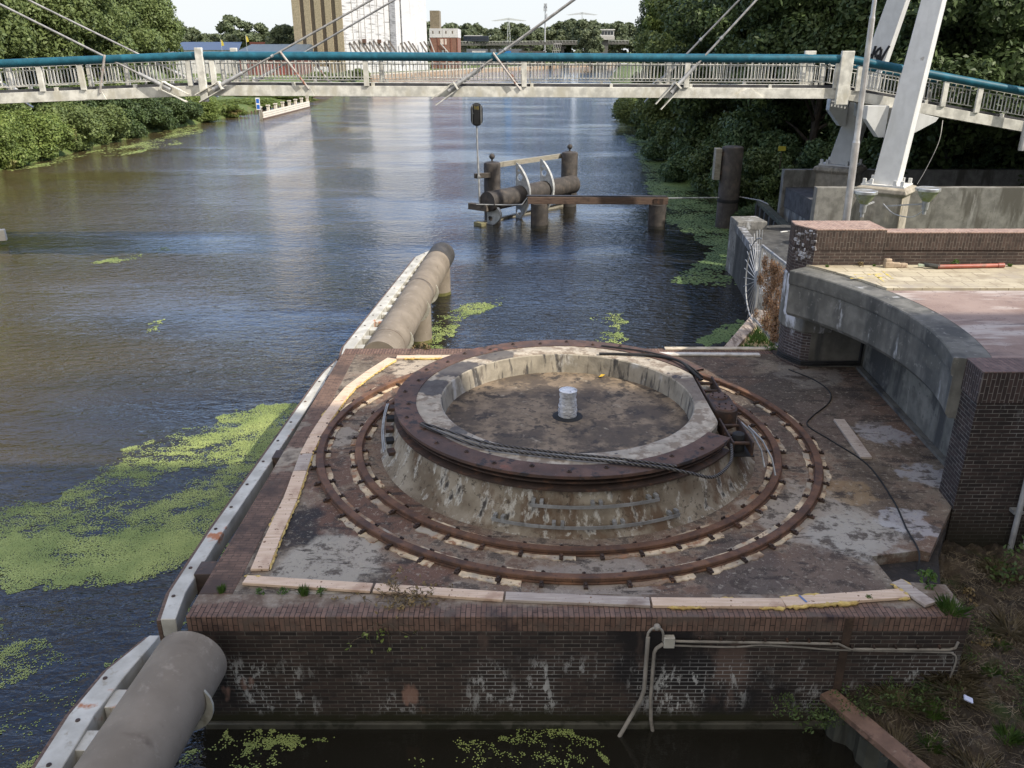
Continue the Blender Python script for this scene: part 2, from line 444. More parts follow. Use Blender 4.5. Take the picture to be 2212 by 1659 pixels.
def deck_mat():
    t = NT('pier_deck_concrete')
    o = t.obj
    n1 = t.noise(o, 1.0, 8, .62); n2 = t.noise(o, 3.1, 8, .68); n3 = t.noise(o, 9, 7, .7)
    col = t.mix(t.step(n1, .36, .62), al(.085, .064, .046), al(.205, .172, .13))
    col = t.mix(t.math('MULTIPLY', t.step(t.noise(o, .5, 7, .6), .46, .60), .8), col, al(.12, .070, .048))
    # trodden ring between and beside the rails
    v = t.xyz(o)
    dx = t.math('SUBTRACT', v[0], CX0 - PO[0]); dy = t.math('SUBTRACT', v[1], CY0 - PO[1])
    rr = t.math('SQRT', t.math('ADD', t.math('MULTIPLY', dx, dx), t.math('MULTIPLY', dy, dy)))
    rw = t.math('ADD', rr, t.math('MULTIPLY', t.math('SUBTRACT', n2, .5), .5))
    ring = t.math('MULTIPLY', t.step(rw, 3.4, 3.8), t.step(rw, 5.35, 4.95))
    col = t.mix(t.math('MULTIPLY', ring, .75), col, t.mix(t.step(n2, .42, .62), al(.13, .078, .052), al(.28, .225, .165)))
    for (x, y, r, k, op, wob) in (
        (-3.15, 11.55, .72, al(.022, .020, .021), .95, .25), (-2.35, 11.9, .95, al(.115, .064, .044), .9, .5),
        (-2.7, 10.45, .9, al(.32, .29, .235), .8, .6), (-1.3, 10.3, .55, al(.12, .066, .046), .85, .5), (-3.3, 13.3, .7, al(.12, .07, .05), .8, .6),
        (-2.6, 17.4, .95, al(.13, .078, .054), .9, .5), (-2.3, 18.8, .8, al(.42, .35, .26), .7, .6), (-1.3, 18.7, .6, al(.15, .085, .055), .7, .6),
        (-1.7, 16.4, .5, al(.05, .04, .035), .8, .4), (5.0, 11.7, 1.1, al(.33, .30, .25), .6, .9), (5.5, 11.2, .8, al(.31, .29, .25), .7, .9),
        (5.85, 12.6, .5, al(.25, .17, .09), .6, .6), (7.3, 15.0, .55, al(.30, .30, .31), .6, 1.0), (7.5, 13.2, .5, al(.31, .31, .32), .6, 1.0), (6.4, 11.6, .5, al(.35, .35, .36), .6, .9),
        (6.2, 17.0, 1.5, al(.052, .042, .036), .85, .7), (5.9, 15.0, 1.0, al(.085, .062, .05), .8, .7), (7.0, 18.2, .8, al(.20, .18, .155), .5, .7),
        (4.4, 18.5, 1.5, al(.085, .057, .042), .8, .7), (6.9, 16.0, .9, al(.11, .085, .07), .7, .8), (3.4, 10.3, .9, al(.07, .055, .048), .75, .7), (1.2, 9.85, .9, al(.27, .24, .20), .6, .6),
        (-3.5, 14.8, .5, al(.32, .29, .24), .6, .7), (4.6, 10.1, .8, al(.12, .085, .065), .7, .8)):
        col = t.mix(t.math('MULTIPLY', t.blob(o, L3(x, y, 1.9), r, .22, wob), op), col, k)
    col = t.mix(t.math('MULTIPLY', t.step(n2, .51, .61), .85), col, al(.052, .039, .031))
    col = t.mix(t.math('MULTIPLY', t.step(t.noise(o, (1.1, 3.6, 1), 7, .7), .55, .62), .85), col, al(.04, .031, .026))
    col = t.mix(t.math('MULTIPLY', t.step(n3, .55, .66), .55), col, al(.31, .272, .215))
    col = t.mix(t.math('MULTIPLY', t.step(t.noise(o, 13, 6, .72), .57, .65), .65), col, al(.034, .027, .023))
    col = t.mix(t.step(t.noise(o, 48, 4, .7), .63, .70), col, al(.42, .39, .33))
    t.bump(t.noise(o, 14, 8, .72), .55, .018)
    return t.done(col, .88, 0, .25)
CX0, CY0 = 1.05, 14.7
deckm = deck_mat()
dirt = weathered('dark_dirt', al(.022, .019, .017), [(4, al(.05, .04, .033), .5, .7)], .95, bscale=9, bstr=.7, bdist=.04)

pier = thing('bridge_pier', 'square dark brick bridge pier with stained concrete deck standing in the canal', 'bridge pier', PO)
FOOT = [(-4.4, 9.2), (6.2, 9.2), (6.2, 9.92), (5.74, 9.98), (5.46, 10.62), (6.26, 10.78), (6.36, 10.72), (7.36, 12.08), (8.2, 12.3), (8.4, 19.4), (7.0, 20.02), (-4.26, 20.02)]
MB().prism(FOOT, -1.5, 1.66).build('wall', pier_brick, pier)
MB().box(-4.38, 6.18, 9.13, 9.2, -1.4, .10).build('footing', weathered('wet_footing', al(.05, .047, .035), [(3, al(.02, .02, .012), .5, .6)], .6), pier, bevel=.02)
dk = MB().prism([(-3.93, 9.70), (5.70, 9.70), (5.48, 9.98), (5.44, 10.64), (6.24, 10.80), (6.37, 10.73), (7.37, 12.10), (8.18, 12.3), (8.38, 19.35), (6.95, 19.62), (-3.93, 19.62)], 1.665, 1.90)
dk.build('deck_slab', deckm, pier)
c = MB().box(-4.41, 6.21, 9.192, 9.70, 1.66, 1.904); c.build('coping', cop_brick, pier, bevel=.012)
c = MB().prism([(-4.412, 9.702), (-3.93, 9.702), (-3.93, 19.618), (-4.29, 19.618)], 1.66, 1.903); c.build('coping', cop_side, pier, bevel=.012)
c = MB().box(-4.27, 7.0, 19.62, 20.03, 1.66, 1.906); c.build('coping', cop_back, pier, bevel=.012)
c = MB().prism([(5.72, 9.702), (6.212, 9.702), (6.212, 9.93), (5.72, 9.99)], 1.66, 1.903); c.build('coping', cop_brick, pier, bevel=.012)
MB().box(3.9, 7.0, 19.88, 20.06, 1.907, 1.945).build('edge_slab', weathered('pale_edge_slab', al(.42, .36, .27), [(4, al(.25, .2, .15), .5, .7)], .85), pier, bevel=.008)  # pale slab strip along the far right edge
MB().box(4.505, 4.62, 9.183, 9.192, .55, 1.88).build('expansion_joint', weathered('brown_joint', al(.045, .03, .022), [(5, al(.07, .045, .03), .5, .7)], .9), pier)

MB().prism([(5.47, 9.99), (6.19, 9.95), (6.6, 10.9), (7.3, 12.0), (6.3, 10.77), (5.47, 10.63)], .9, 1.74).build('rubble_fill', dirt, pier)
# ------------------------------------------------------------------ turntable drum on the pier
CX, CY = 1.05, 14.7
TO = (CX, CY, 1.9)
drumc = NT('drum_concrete')
_p = drumc.obj
_c = drumc.mix(drumc.step(drumc.noise(_p, 1.4, 6), .36, .66), al(.125, .098, .068), al(.27, .235, .18))
_c = drumc.mix(drumc.math('MULTIPLY', drumc.step(drumc.noise(_p, (1.6, 1.6, .35), 6, .65), .47, .60), .85), _c, al(.095, .058, .034))
_c = drumc.mix(drumc.math('MULTIPLY', drumc.step(drumc.noise(_p, (5, 5, .8), 7, .7), .53, .62), .9), _c, al(.40, .38, .33))
_c = drumc.mix(drumc.math('MULTIPLY', drumc.step(drumc.noise(_p, 9, 7, .72), .55, .64), .8), _c, al(.05, .038, .028))
_c = drumc.mix(drumc.step(drumc.noise(_p, (5, 5, .5), 5), .60, .70), _c, al(.045, .04, .036))
drumc.bump(drumc.noise(_p, 12, 7, .7), .45, .015)
drumc = drumc.done(_c, .88, 0, .25)
topc = weathered('drum_rim_concrete', al(.345, .30, .235), [(3.2, al(.19, .15, .11), .46, .60, 7), (2.4, al(.06, .055, .058), .625, .66, 7), (9, al(.22, .17, .125), .56, .68)], .88, blobs=[
    ((-2.2, 1.5, .93), .55, al(.045, .043, .047), .9), ((-2.6, .45, .93), .45, al(.045, .043, .047), .85), ((-1.4, 2.3, .93), .45, al(.045, .043, .047), .8), ((2.4, .4, .93), .7, al(.10, .08, .068), .75), ((-1.95, -1.55, .93), .2, al(.05, .048, .05), .8)])
pitc = weathered('pit_floor', al(.175, .132, .09), [(1.3, al(.075, .058, .044), .47, .58, 7), (3.5, al(.045, .037, .031), .53, .62, 7), (9, al(.09, .07, .05), .52, .64, 7), (5, al(.27, .225, .165), .6, .75, 6)], .85, bscale=10, bstr=.35)
pitwall = weathered('pit_wall', al(.25, .22, .17), [((5, 5, .7), al(.06, .055, .05), .54, .64), ((2, 2, 1), al(.42, .40, .36), .56, .7), ((11, 11, 2), al(.12, .10, .08), .58, .7)], .88, bscale=10, bstr=.5, bdist=.02)

drum = thing('turntable_drum', 'round concrete turntable drum with rusty rim plate and sunken middle on the pier', 'turntable base', TO)
GA0, GA1 = R(-35), R(26)
def chord(a): return min(2.90, 2.66 / max(.2, math.cos(a)))
n = 128
mo = MB(); mt_ = MB(); mw = MB(); mf = MB()
def ringmesh(mb, prof):
    P = []; m = None
    for i in range(n):
        a = 2 * math.pi * i / n
        pr = prof(a if a < math.pi else a - 2 * math.pi); m = len(pr)
        for r, z in pr: P.append((CX + r * math.cos(a), CY + r * math.sin(a), z))
    F = []
    for i in range(n):
        j = (i + 1) % n
        for k in range(m - 1): F.append((i * m + k, j * m + k, j * m + k + 1, i * m + k + 1))
    mb.add(P, F)
def outer(a):
    g = GA0 < a < GA1
    rc = chord(a) if g else 2.95
    return [(3.62, 1.88), (3.56, 1.93), (3.50, 1.98), (3.42, 2.12), (3.30, 2.38), (3.26, 2.50), (3.24, 2.545), (3.0, 2.55) if not g else (rc + .01, 2.44), (rc, 2.79)]
ringmesh(mo, outer); mo.build('drum_wall', drumc, drum)
ringmesh(mt_, lambda a: [((chord(a) if GA0 < a < GA1 else 2.95), 2.79), ((chord(a) if GA0 < a < GA1 else 2.95) - .02, 2.825), (2.46, 2.83), (2.42, 2.81)])
mt_.build('rim_top', topc, drum)
ringmesh(mw, lambda a: [(2.42, 2.81), (2.40, 2.79), (2.36, 2.395)]); mw.build('pit_wall', pitwall, drum)
mf.lathe([(2.37, 2.40), (1.6, 2.395), (.8, 2.392), (.01, 2.39)], (CX, CY), 96); mf.build('pit_floor', pitc, drum)
pw_ = MB().lathe([(3.27, 2.788), (3.16, 2.785), (3.14, 2.72), (3.23, 2.71), (3.23, 2.685), (3.14, 2.675), (3.14, 2.625), (3.30, 2.61), (3.30, 2.575), (3.17, 2.565), (3.17, 2.54)],
    (CX, CY), 112, GA1, GA0 + 2 * math.pi, cap=False)
pl = MB().lathe([(2.88, 2.79), (2.88, 2.842), (3.285, 2.842), (3.285, 2.79), (3.20, 2.787)], (CX, CY), 112, GA1, GA0 + 2 * math.pi, cap=False)
pw_.build('rim_web', rust_dark, drum, ang=30)
plate = pl.build('rim_plate', plate_rust, drum, ang=30)
nb = 0
for i in range(40):
    a = GA1 + R(4) + i * R(11.3)
    if a > GA0 + 2 * math.pi - R(3): break
    r = 3.08 + (.05 if i % 2 else -.06)
    b = MB()
    b.lathe([(.001, 2.878), (.024, 2.878), (.024, 2.858), (.042, 2.855), (.042, 2.841)], (CX + r * math.cos(a), CY + r * math.sin(a)), 8)
    b.build('bolt', rust_dark, plate, smooth=False)
st = MB()
zz = 2.38; pf = []
for k in range(15):
    pf.append((.172 + .007 * math.sin(k * 2.3) + .012 * math.sin(k * .45), zz + k * .04))
pf += [(.12, 2.965), (.001, 2.975)]
st.lathe(pf, (1.08, 14.72), 20)
post = thing('wrapped_post', 'short post wrapped in crinkled silvery white foil in the middle of the drum', 'post', (1.08, 14.72, 2.39))
wrap = weathered('silver_wrap', al(.60, .60, .60), [((8, 8, 22), al(.30, .30, .31), .5, .64), (20, al(.85, .85, .85), .6, .7)], .45, .25, bscale=22, bstr=.9, bdist=.03)
st.build('wrapping', wrap, post)
MB().lathe([(.30, 2.392), (.24, 2.41), (.17, 2.42)], (1.08, 14.72), 14).build('base_collar', blackstuff, post)

# galvanised strips fixed to the near side of the drum
def strip(a0, a1, z, r, name, label):
    c0 = (CX + r * math.cos((a0 + a1) / 2), CY + r * math.sin((a0 + a1) / 2), z)
    t = thing(name, label, 'metal strip', c0)
    k = 20; m = MB(); P = []; F = []
    for i in range(k + 1):
        a = a0 + (a1 - a0) * i / k
        for rr, dz in ((r, -.028), (r + .012, -.028), (r + .012, .028), (r, .028)):
            P.append((CX + rr * math.cos(a), CY + rr * math.sin(a), z + dz))
    for i in range(k):
        for j in range(4): F.append((i * 4 + j, i * 4 + (j + 1) % 4, i * 4 + 4 + (j + 1) % 4, i * 4 + 4 + j))
    F += [(0, 1, 2, 3), (k * 4 + 3, k * 4 + 2, k * 4 + 1, k * 4)]
    m.add(P, F); m.build('strip', galv, t)
    q = max(3, int((a1 - a0) / R(11)))
    for i in range(q):
        a = a0 + (a1 - a0) * (i + .12) / (q - .76)
        for s_ in (-1, 1):
            aa = a + s_ * R(1.1)
            MB().cbox((CX + (r - .04) * math.cos(aa), CY + (r - .04) * math.sin(aa), z + .055), .09, .055, .06, aa).build('bracket', galv, t)
    return t
strip(R(-103), R(-67.5), 2.36, 3.40, 'cable_strip', 'upper curved galvanised strip bracketed to the drum wall under the rim')
strip(R(-113), R(-62), 2.06, 3.52, 'cable_strip', 'lower longer galvanised strip bracketed near the foot of the drum wall')

# ------------------------------------------------------------------ the two circular rails
def make_rail(r, nc, label, seed):
    rr = random.Random(seed)
    t = thing('curved_rail', label, 'rail', (CX, CY, 1.9), 'circular rails round the drum')
    hw = .066
    MB().lathe([(r - .085, 1.905), (r - .085, 1.925), (r - hw + .02, 1.935), (r - hw, 1.95), (r - hw, 1.995), (r - hw + .012, 2.005), (r + hw - .012, 2.005), (r + hw, 1.995), (r + hw, 1.95), (r + hw - .02, 1.935), (r + .085, 1.925), (r + .085, 1.905)],
        (CX, CY), 160).build('rail', rust, t)
    st_ = 2 * math.pi / nc
    for i in range(nc):
        a = i * st_
        for s_ in (-1, 1):
            if rr.random() < .80:
                w0, w1 = .085, .085 + rr.uniform(.06, .13)
                r0, r1 = (r + s_ * w0, r + s_ * w1)
                if r0 > r1: r0, r1 = r1, r0
                b0 = a + st_ * (0 if rr.random() < .65 else .08); b1 = a + st_ * (1.0 if rr.random() < .65 else .92)
                if rr.random() < .18: b1 = a + st_ * rr.uniform(.3, .6)
                g = MB(); P = []; F = []
                k = 6
                for j in range(k + 1):
                    b = b0 + (b1 - b0) * j / k
                    o0 = r0 + rr.uniform(-.012, .012); o1 = r1 + rr.uniform(-.03, .02)
                    for q, z in ((o0, 1.89), (o0, 1.918), (o1, 1.912), (o1 + .01, 1.89)):
                        P.append((CX + q * math.cos(b), CY + q * math.sin(b), z + (rr.uniform(0, .006) if z > 1.9 else 0)))
                for j in range(k):
                    for q in range(3): F.append((j * 4 + q, (j + 1) * 4 + q, (j + 1) * 4 + q + 1, j * 4 + q + 1))
                F += [(0, 1, 2, 3), (k * 4 + 3, k * 4 + 2, k * 4 + 1, k * 4)]
                g.add(P, F); g.build('grout_pad', grout, t, ang=20)
    for i in range(nc):
        a = i * st_
        for s_ in (-1, 1):
            q = r + s_ * .135
            ca, sa = math.cos(a), math.sin(a)
            m = MB().cbox((CX + q * ca, CY + q * sa, 1.920), .10, .06, .04, a)
            m.cbox((CX + (q - s_ * .045) * ca, CY + (q - s_ * .045) * sa, 1.945), .05, .05, .02, a)
            m.lathe([(.001, 1.97), (.018, 1.968), (.018, 1.94)], (CX + (q + s_ * .01) * ca, CY + (q + s_ * .01) * sa), 6)
            m.build('clamp', rust_dark, t, smooth=False)
    return t
make_rail(4.71, 48, 'outer rusty circular rail bolted to the pier deck with pale grout beside it', 3)
make_rail(4.00, 42, 'inner rusty circular rail bolted close round the foot of the drum', 4)

# ------------------------------------------------------------------ chain device on the cut side of the rim, and the small one opposite
dv = thing('drive_unit', 'dark rusty chain drive unit lying in the notch of the drum rim', 'drive unit', (3.95, 14.3, 2.44))
ax0, ax1 = Vector((3.98, 12.75, 2.62)), Vector((3.93, 15.9, 2.66))
def along(t, dx=0, dz=0):
    p = ax0.lerp(ax1, t); return Vector((p.x + dx, p.y, p.z + dz))
for t0, t1, nm in ((.02, .34, 'link'), (.62, .98, 'link')):
    for s_ in (-1, 1):
        MB().bar(along(t0, s_ * .17), along(t1, s_ * .17), .035, .26).build('link_plate', rust_dark, dv, bevel=.01)
    for k in range(3):
        tt = t0 + (t1 - t0) * (.15 + .35 * k)
        MB().tube([along(tt, -.2, .04), along(tt, .2, .04)], .032, 10).build('pin', rust_dark, dv)
body = MB()
yy0, yy1 = along(.36).y, along(.64).y
poly = []
for i in range(13):
    a = math.pi + math.pi * i / 12
    poly.append((3.955 + .215 * math.cos(a), yy0 + .16 + .19 * math.sin(a)))
for i in range(13):
    a = math.pi * i / 12
    poly.append((3.945 + .215 * math.cos(a), yy1 - .16 + .19 * math.sin(a)))
body.prism(poly, 2.44, 2.86); hs_ = body.build('housing', rust_dark, dv, bevel=.015)
for yy in (yy0 + .17, yy1 - .17):
    MB().lathe([(.001, 2.885), (.17, 2.885), (.18, 2.86)], (3.95, yy), 24).build('cover_plate', plate_rust, hs_)
    for k in range(6):
        a = R(60 * k + 15)
        MB().lathe([(.001, 2.91), (.017, 2.908), (.017, 2.884)], (3.95 + .13 * math.cos(a), yy + .13 * math.sin(a)), 6).build('bolt', rust_dark, hs_, smooth=False)
MB().lathe([(.001, 2.80), (.05, 2.79), (.10, 2.76), (.125, 2.60), (.125, 2.46)], (3.975, 13.15), 16).build('shock_cone', blackstuff, dv)
for s_ in range(2):
    MB().tube([(4.22 + s_ * .10, 14.0 - s_ * .25, 2.62), (4.36 + s_ * .10, 13.6 - s_ * .3, 2.55), (4.43 + s_ * .1, 13.2 - s_ * .3, 2.40), (4.44 + s_ * .1, 12.95 - s_ * .3, 2.2)], .016, 6).build('spring_leaf', galv, dv)
MB().box(3.74, 4.22, 12.9, 15.8, 2.432, 2.45).build('tray', blackstuff, dv)
sd = thing('end_stop', 'small dark bracket of rubber blocks and spring leaves at the left of the drum', 'bracket', (-2.2, 14.4, 2.0))
for k in range(5):
    a = R(178 + k * 5.2); z = 2.52 - k * .085; r = 3.37 + k * .015
    MB().cbox((CX + r * math.cos(a), CY + r * math.sin(a), z), .15, .2, .07, a).build('rubber_block', blackstuff if k % 2 else rust_dark, sd, bevel=.008)
for k in range(2):
    MB().tube([(CX + (3.47 + .015 * j + k * .03) * math.cos(R(177 + 4.3 * j)), CY + (3.47 + .015 * j + k * .03) * math.sin(R(177 + 4.3 * j)), 2.58 - .07 * j - .01 * j * k) for j in range(6)], .014, 6).build('spring_leaf', galv, sd)

# ------------------------------------------------------------------ wire ropes and cable
rope_m = NT('steel_wire_rope')
_u = rope_m.xyz(rope_m.obj)
_w = rope_m.math('SINE', rope_m.math('MULTIPLY', rope_m.math('ADD', _u[0], rope_m.math('ADD', _u[1], _u[2])), 95.0))
rope_m.bump(_w, .8, .01)
rope_m = rope_m.done(rope_m.mix(rope_m.step(_w, -.6, .6), al(.03, .028, .026), al(.12, .11, .10)), .6, .3)
def smooth_path(P, k=8):
    P = [Vector(p) for p in P]; out = []
    for i in range(len(P) - 1):
        p0 = P[max(0, i - 1)]; p1 = P[i]; p2 = P[i + 1]; p3 = P[min(len(P) - 1, i + 2)]
        for j in range(k):
            t = j / k
            out.append(.5 * ((2 * p1) + (p2 - p0) * t + (2 * p0 - 5 * p1 + 4 * p2 - p3) * t * t + (3 * p1 - p0 - 3 * p2 + p3) * t ** 3))
    return out + [P[-1]]
def rope(name, label, cat, pts, r, m):
    o = MB().tube(smooth_path(pts), r, 8).build(name, m, None, loc=pts[len(pts) // 2])
    return tag(o, label, cat)
rope('wire_rope', 'long twisted steel rope on the near rim, hanging over its end by the drive unit', 'rope',
    [(-1.62, 13.28, 2.88), (-1.12, 12.84, 2.875), (-.42, 12.36, 2.875), (.7, 12.05, 2.875), (1.8, 11.80, 2.88), (2.4, 11.66, 2.87), (2.8, 11.62, 2.80), (3.25, 11.82, 2.62), (3.62, 12.25, 2.66), (3.74, 12.72, 2.76)], .026, rope_m)
rope('wire_rope', 'shorter steel rope beside the long one on the near rim concrete', 'rope',
    [(-1.6, 13.36, 2.875), (-1.05, 12.98, 2.87), (-.35, 12.52, 2.87), (.72, 12.20, 2.87), (1.7, 11.96, 2.88), (2.25, 11.80, 2.88), (2.62, 11.72, 2.86)], .022, rope_m)
rope('black_hose', 'black hose lying on the far rim and curving down to the drive unit', 'hose',
    [(1.9, 17.0, 2.86), (2.7, 16.92, 2.87), (3.25, 16.75, 2.88), (3.55, 16.4, 2.90), (3.68, 16.0, 2.88), (3.84, 15.6, 2.80)], .03, blackstuff)
rope('black_hose', 'thin black hose arching behind the thicker one on the far rim', 'hose',
    [(2.0, 17.5, 2.87), (2.75, 17.2, 2.87), (3.35, 16.75, 2.88), (3.68, 16.15, 2.90), (3.9, 15.75, 2.80)], .018, blackstuff)
rope('power_cable', 'thin black cable snaking over the right half of the pier deck', 'cable',
    [(6.62, 18.5, 1.915), (7.0, 17.83, 1.915), (7.1, 17.1, 1.915), (6.85, 16.47, 1.915), (6.25, 15.75, 1.915), (6.02, 15.3, 1.915), (6.25, 14.6, 1.915), (6.55, 13.6, 1.915), (6.47, 12.3, 1.915), (6.30, 11.4, 1.915), (6.2, 10.75, 1.915), (6.1, 10.5, 1.75)], .014, blackstuff)

# ------------------------------------------------------------------ planks with squeezed-out foam
def plank(p, q, w, label, m, fsides=(), z=1.907, th=.045, z2=None, dens=1.0):
    a = Vector((p[0], p[1], z + th / 2)); b = Vector((q[0], q[1], (z2 if z2 is not None else z) + th / 2))
    t = thing('wooden_plank', label, 'plank', ((a.x + b.x) / 2, (a.y + b.y) / 2, z), 'planks framing the deck')
    MB().bar(a, b, w, th).build('board', m, t, bevel=.006)
    d = (b - a); ln = d.length; d.normalize(); nrm = Vector((-d.y, d.x, 0))
    for s_, f0, f1 in fsides:
        k = max(3, int(ln * (f1 - f0) / .045))
        pts = []; rs = []
        for i in range(k + 1):
            u = f0 + (f1 - f0) * i / k
            pts.append(a + d * (ln * u) + nrm * (s_ * (w / 2 + .012 + rnd.uniform(-.02, .014))) + Vector((0, 0, -th / 2 + .012 + rnd.uniform(0, .012))))
            rs.append(rnd.uniform(.012, .034) * dens)
        rs[0] = rs[-1] = .006
        MB().tube(pts, rs, 7).build('foam_bead', foam, t, ang=60)
    return t
plank((-3.84, 9.99), (-1.99, 9.80), .19, 'pinkish plank at the near left corner of the deck frame', plankwood, [(1, -.03, .12)])
plank((-1.95, 9.80), (-.12, 9.60), .19, 'second plank from the left along the near coping', plankwood)
plank((-.09, 9.60), (1.90, 9.47), .19, 'pale plank in the middle of the near coping row', greywood)
plank((1.93, 9.47), (3.74, 9.45), .19, 'clean yellow plank along the near coping right of the pale one', plankwood, [(-1, .1, .4), (-1, .8, 1.0), (1, .45, .65)])
plank((3.74, 9.46), (5.52, 9.66), .20, 'plank with thick yellow foam and a blue mark, near right end of the row', plankwood, [(-1, .0, .58), (1, 0, .35), (-1, .9, 1.0)], z=1.915, dens=1.3)
plank((5.50, 9.93), (5.74, 9.40), .20, 'short dirty plank set across the right end of the near row', greywood, [(-1, 0, .55), (1, -.05, .3)], z=1.925, dens=1.4)
LP = [(-3.70, 10.24), (-3.74, 11.1), (-3.76, 12.3), (-3.83, 13.3), (-3.88, 14.0), (-3.88, 14.8), (-3.85, 15.4), (-3.76, 16.5), (-3.65, 17.3), (-3.36, 18.2), (-2.96, 19.2)]
LPW = [.26, .25, .24, .24, .24, .24, .24, .24, .24, .25]
LPL = ['plank at the near end of the left row of the deck frame', 'short second plank of the left row', 'third plank of the left row, beside the dark oil stain', 'fourth plank of the left row',
       'plank of the left row where the outer rail comes closest', 'narrow plank just past where the outer rail comes closest', 'plank of the left row left of the drum', 'first sunlit plank in the far part of the left row',
       'bright sunlit plank second from the far end of the left row', 'brightest plank at the far end of the left row']
for i in range(10):
    plank(LP[i], (LP[i + 1][0], LP[i + 1][1] - .012), LPW[i], LPL[i], plankwood if i not in (3,) else greywood, [(-1, 0, 1)] + ([(1, .3, .6)] if i in (1, 6) else []), dens=.8)
plank((-2.86, 19.30), (-1.02, 19.34), .19, 'sunlit plank along the far edge left of the drum', plankwood, [(-1, .1, .9)])
plank((3.6, 19.56), (6.2, 19.50), .17, 'whitish grey plank along the far edge right of the drum', weathered('chalky_plank', al(.52, .49, .44), [(3, al(.35, .31, .26), .5, .7)], .85))
plank((6.74, 15.56), (6.62, 13.84), .22, 'loose dirty plank lying alone on the right side of the deck', greywood, z=1.905)
MB()
bm_ = MB().cbox((4.02, 9.505, 1.968), .03, .16, .004, R(20)); bm = bm_.build('blue_mark', plain('blue_marking', al(.10, .16, .30)), None, loc=(4.02, 9.5, 1.966))
bm.parent = [o for o in COL.objects if o.get('label', '').startswith('plank with thick')][0]
bm.matrix_parent_inverse = Matrix.Identity(4); bm.location = Vector((4.02, 9.5, 1.966)) - bm.parent.location

# ------------------------------------------------------------------ conduits on the near face
cd = thing('electrical_conduit', 'grey electrical conduits with a junction box on the near brick face', 'conduit', (2.13, 9.18, 1.2))
pipe_g = weathered('grey_conduit', al(.22, .20, .17), [((9, 9, 3), al(.12, .10, .08), .55, .72)], .55, bstr=.05)
pipe_w = weathered('pale_conduit', al(.20, .18, .15), [((9, 9, 3), al(.10, .085, .065), .5, .7)], .55, bstr=.05)
MB().box(2.06, 2.21, 9.10, 9.185, 1.45, 1.62).build('junction_box', weathered('grey_plastic_box', al(.42, .40, .34), [(8, al(.28, .26, .22), .5, .7)], .6), cd, bevel=.01)
MB().tube([(2.21, 9.14, 1.545), (2.30, 9.14, 1.54), (4.45, 9.15, 1.49), (4.62, 9.15, 1.40), (5.98, 9.15, 1.39), (6.06, 9.15, 1.42), (6.08, 9.15, 1.52)], .018, 8).build('pipe', pipe_w, cd)
MB().tube(smooth_path([(2.2, 9.165, 1.45), (3.0, 9.17, 1.42), (3.4, 9.17, 1.45), (3.9, 9.17, 1.42), (4.5, 9.17, 1.37), (5.9, 9.17, 1.33), (6.05, 9.17, 1.31), (6.12, 9.165, 1.22), (6.11, 9.165, 1.0), (6.07, 9.165, .72)]), .014, 6).build('pipe', pipe_g, cd)
MB().tube(smooth_path([(1.84, 9.14, 1.62), (1.85, 9.14, 1.69), (1.90, 9.14, 1.755), (1.98, 9.14, 1.76), (2.04, 9.14, 1.70), (2.055, 9.14, 1.55)], 5), .018, 8).build('pipe', pipe_g, cd)
MB().tube([(1.845, 9.13, 1.62), (1.845, 9.13, .72), (1.80, 9.10, .56), (1.50, 9.0, -.05)], .030, 8).build('pipe', pipe_g, cd)
MB().tube([(2.06, 9.14, 1.5), (1.97, 9.13, 1.43), (1.945, 9.13, 1.36), (1.945, 9.13, .6), (1.97, 9.12, .2), (2.02, 9.1, -.1)], .026, 8).build('pipe', pipe_g, cd)
MB().ball((1.96, 9.15, 1.77), .05, 10).build('gland', pipe_g, cd)
for k in range(12):
    x = 2.55 + k * .3
    MB().cbox((x, 9.165, 1.55 - (x - 2.3) * .023 if x < 4.4 else 1.41), .025, .05, .07).build('clip', rust_dark, cd)
# ------------------------------------------------------------------ abutment on the right
par_brick = brick_mat('parapet_brickwork', al(.040, .029, .025), al(.070, .048, .040), al(.17, .15, .125),
    stains=[((.9, .9, .9), al(.035, .026, .024), .55, .68), ((9, 9, 9), al(.27, .25, .22), .70, .74)], ms=.008, bump=.5)
par_sold = brick_mat('parapet_soldier_course', al(.046, .033, .027), al(.078, .054, .044), al(.15, .13, .11), swap=True,
    stains=[((1.1, 1.1, 1.1), al(.04, .03, .027), .56, .68), ((12, 12, 12), al(.30, .28, .26), .71, .75)], ms=.008, bump=.5)
par_top = brick_mat('parapet_cap_bricks', al(.30, .20, .155), al(.36, .255, .20), al(.17, .135, .115), swap=True,
    stains=[((2, 2, 2), al(.26, .17, .135), .5, .7)], ms=.008, bump=.4)
wing_brick = brick_mat('wing_wall_brickwork', al(.024, .019, .018), al(.048, .034, .030), al(.15, .14, .125),
    stains=[((.8, .8, .5), al(.016, .014, .013), .54, .68)], zmoss=(.9, 2.2, al(.020, .019, .012)), ms=.009, bump=.6, efflo=(3.6, .7, al(.30, .30, .30), .32, .44))
wing_sold = brick_mat('wing_wall_soldier_course', al(.036, .026, .024), al(.062, .042, .037), al(.17, .15, .135), swap=True, ms=.009, bump=.6)
wing_top = brick_mat('wing_wall_cap_bricks', al(.115, .075, .066), al(.16, .105, .09), al(.11, .095, .085), swap=True,
    stains=[((2, 2, 2), al(.08, .06, .055), .5, .7)], ms=.008, bump=.5)
ZP = 4.35
AO = (9.0, 15.5, 0)
abut = thing('bridge_abutment', 'road abutment with a curved concrete edge beam and dark recess facing the turntable', 'abutment', AO)
RB = 6.52
A_0, A_1 = math.atan2(12.64 - CY, 7.38 - CX), math.atan2(18.66 - CY, 6.62 - CX)
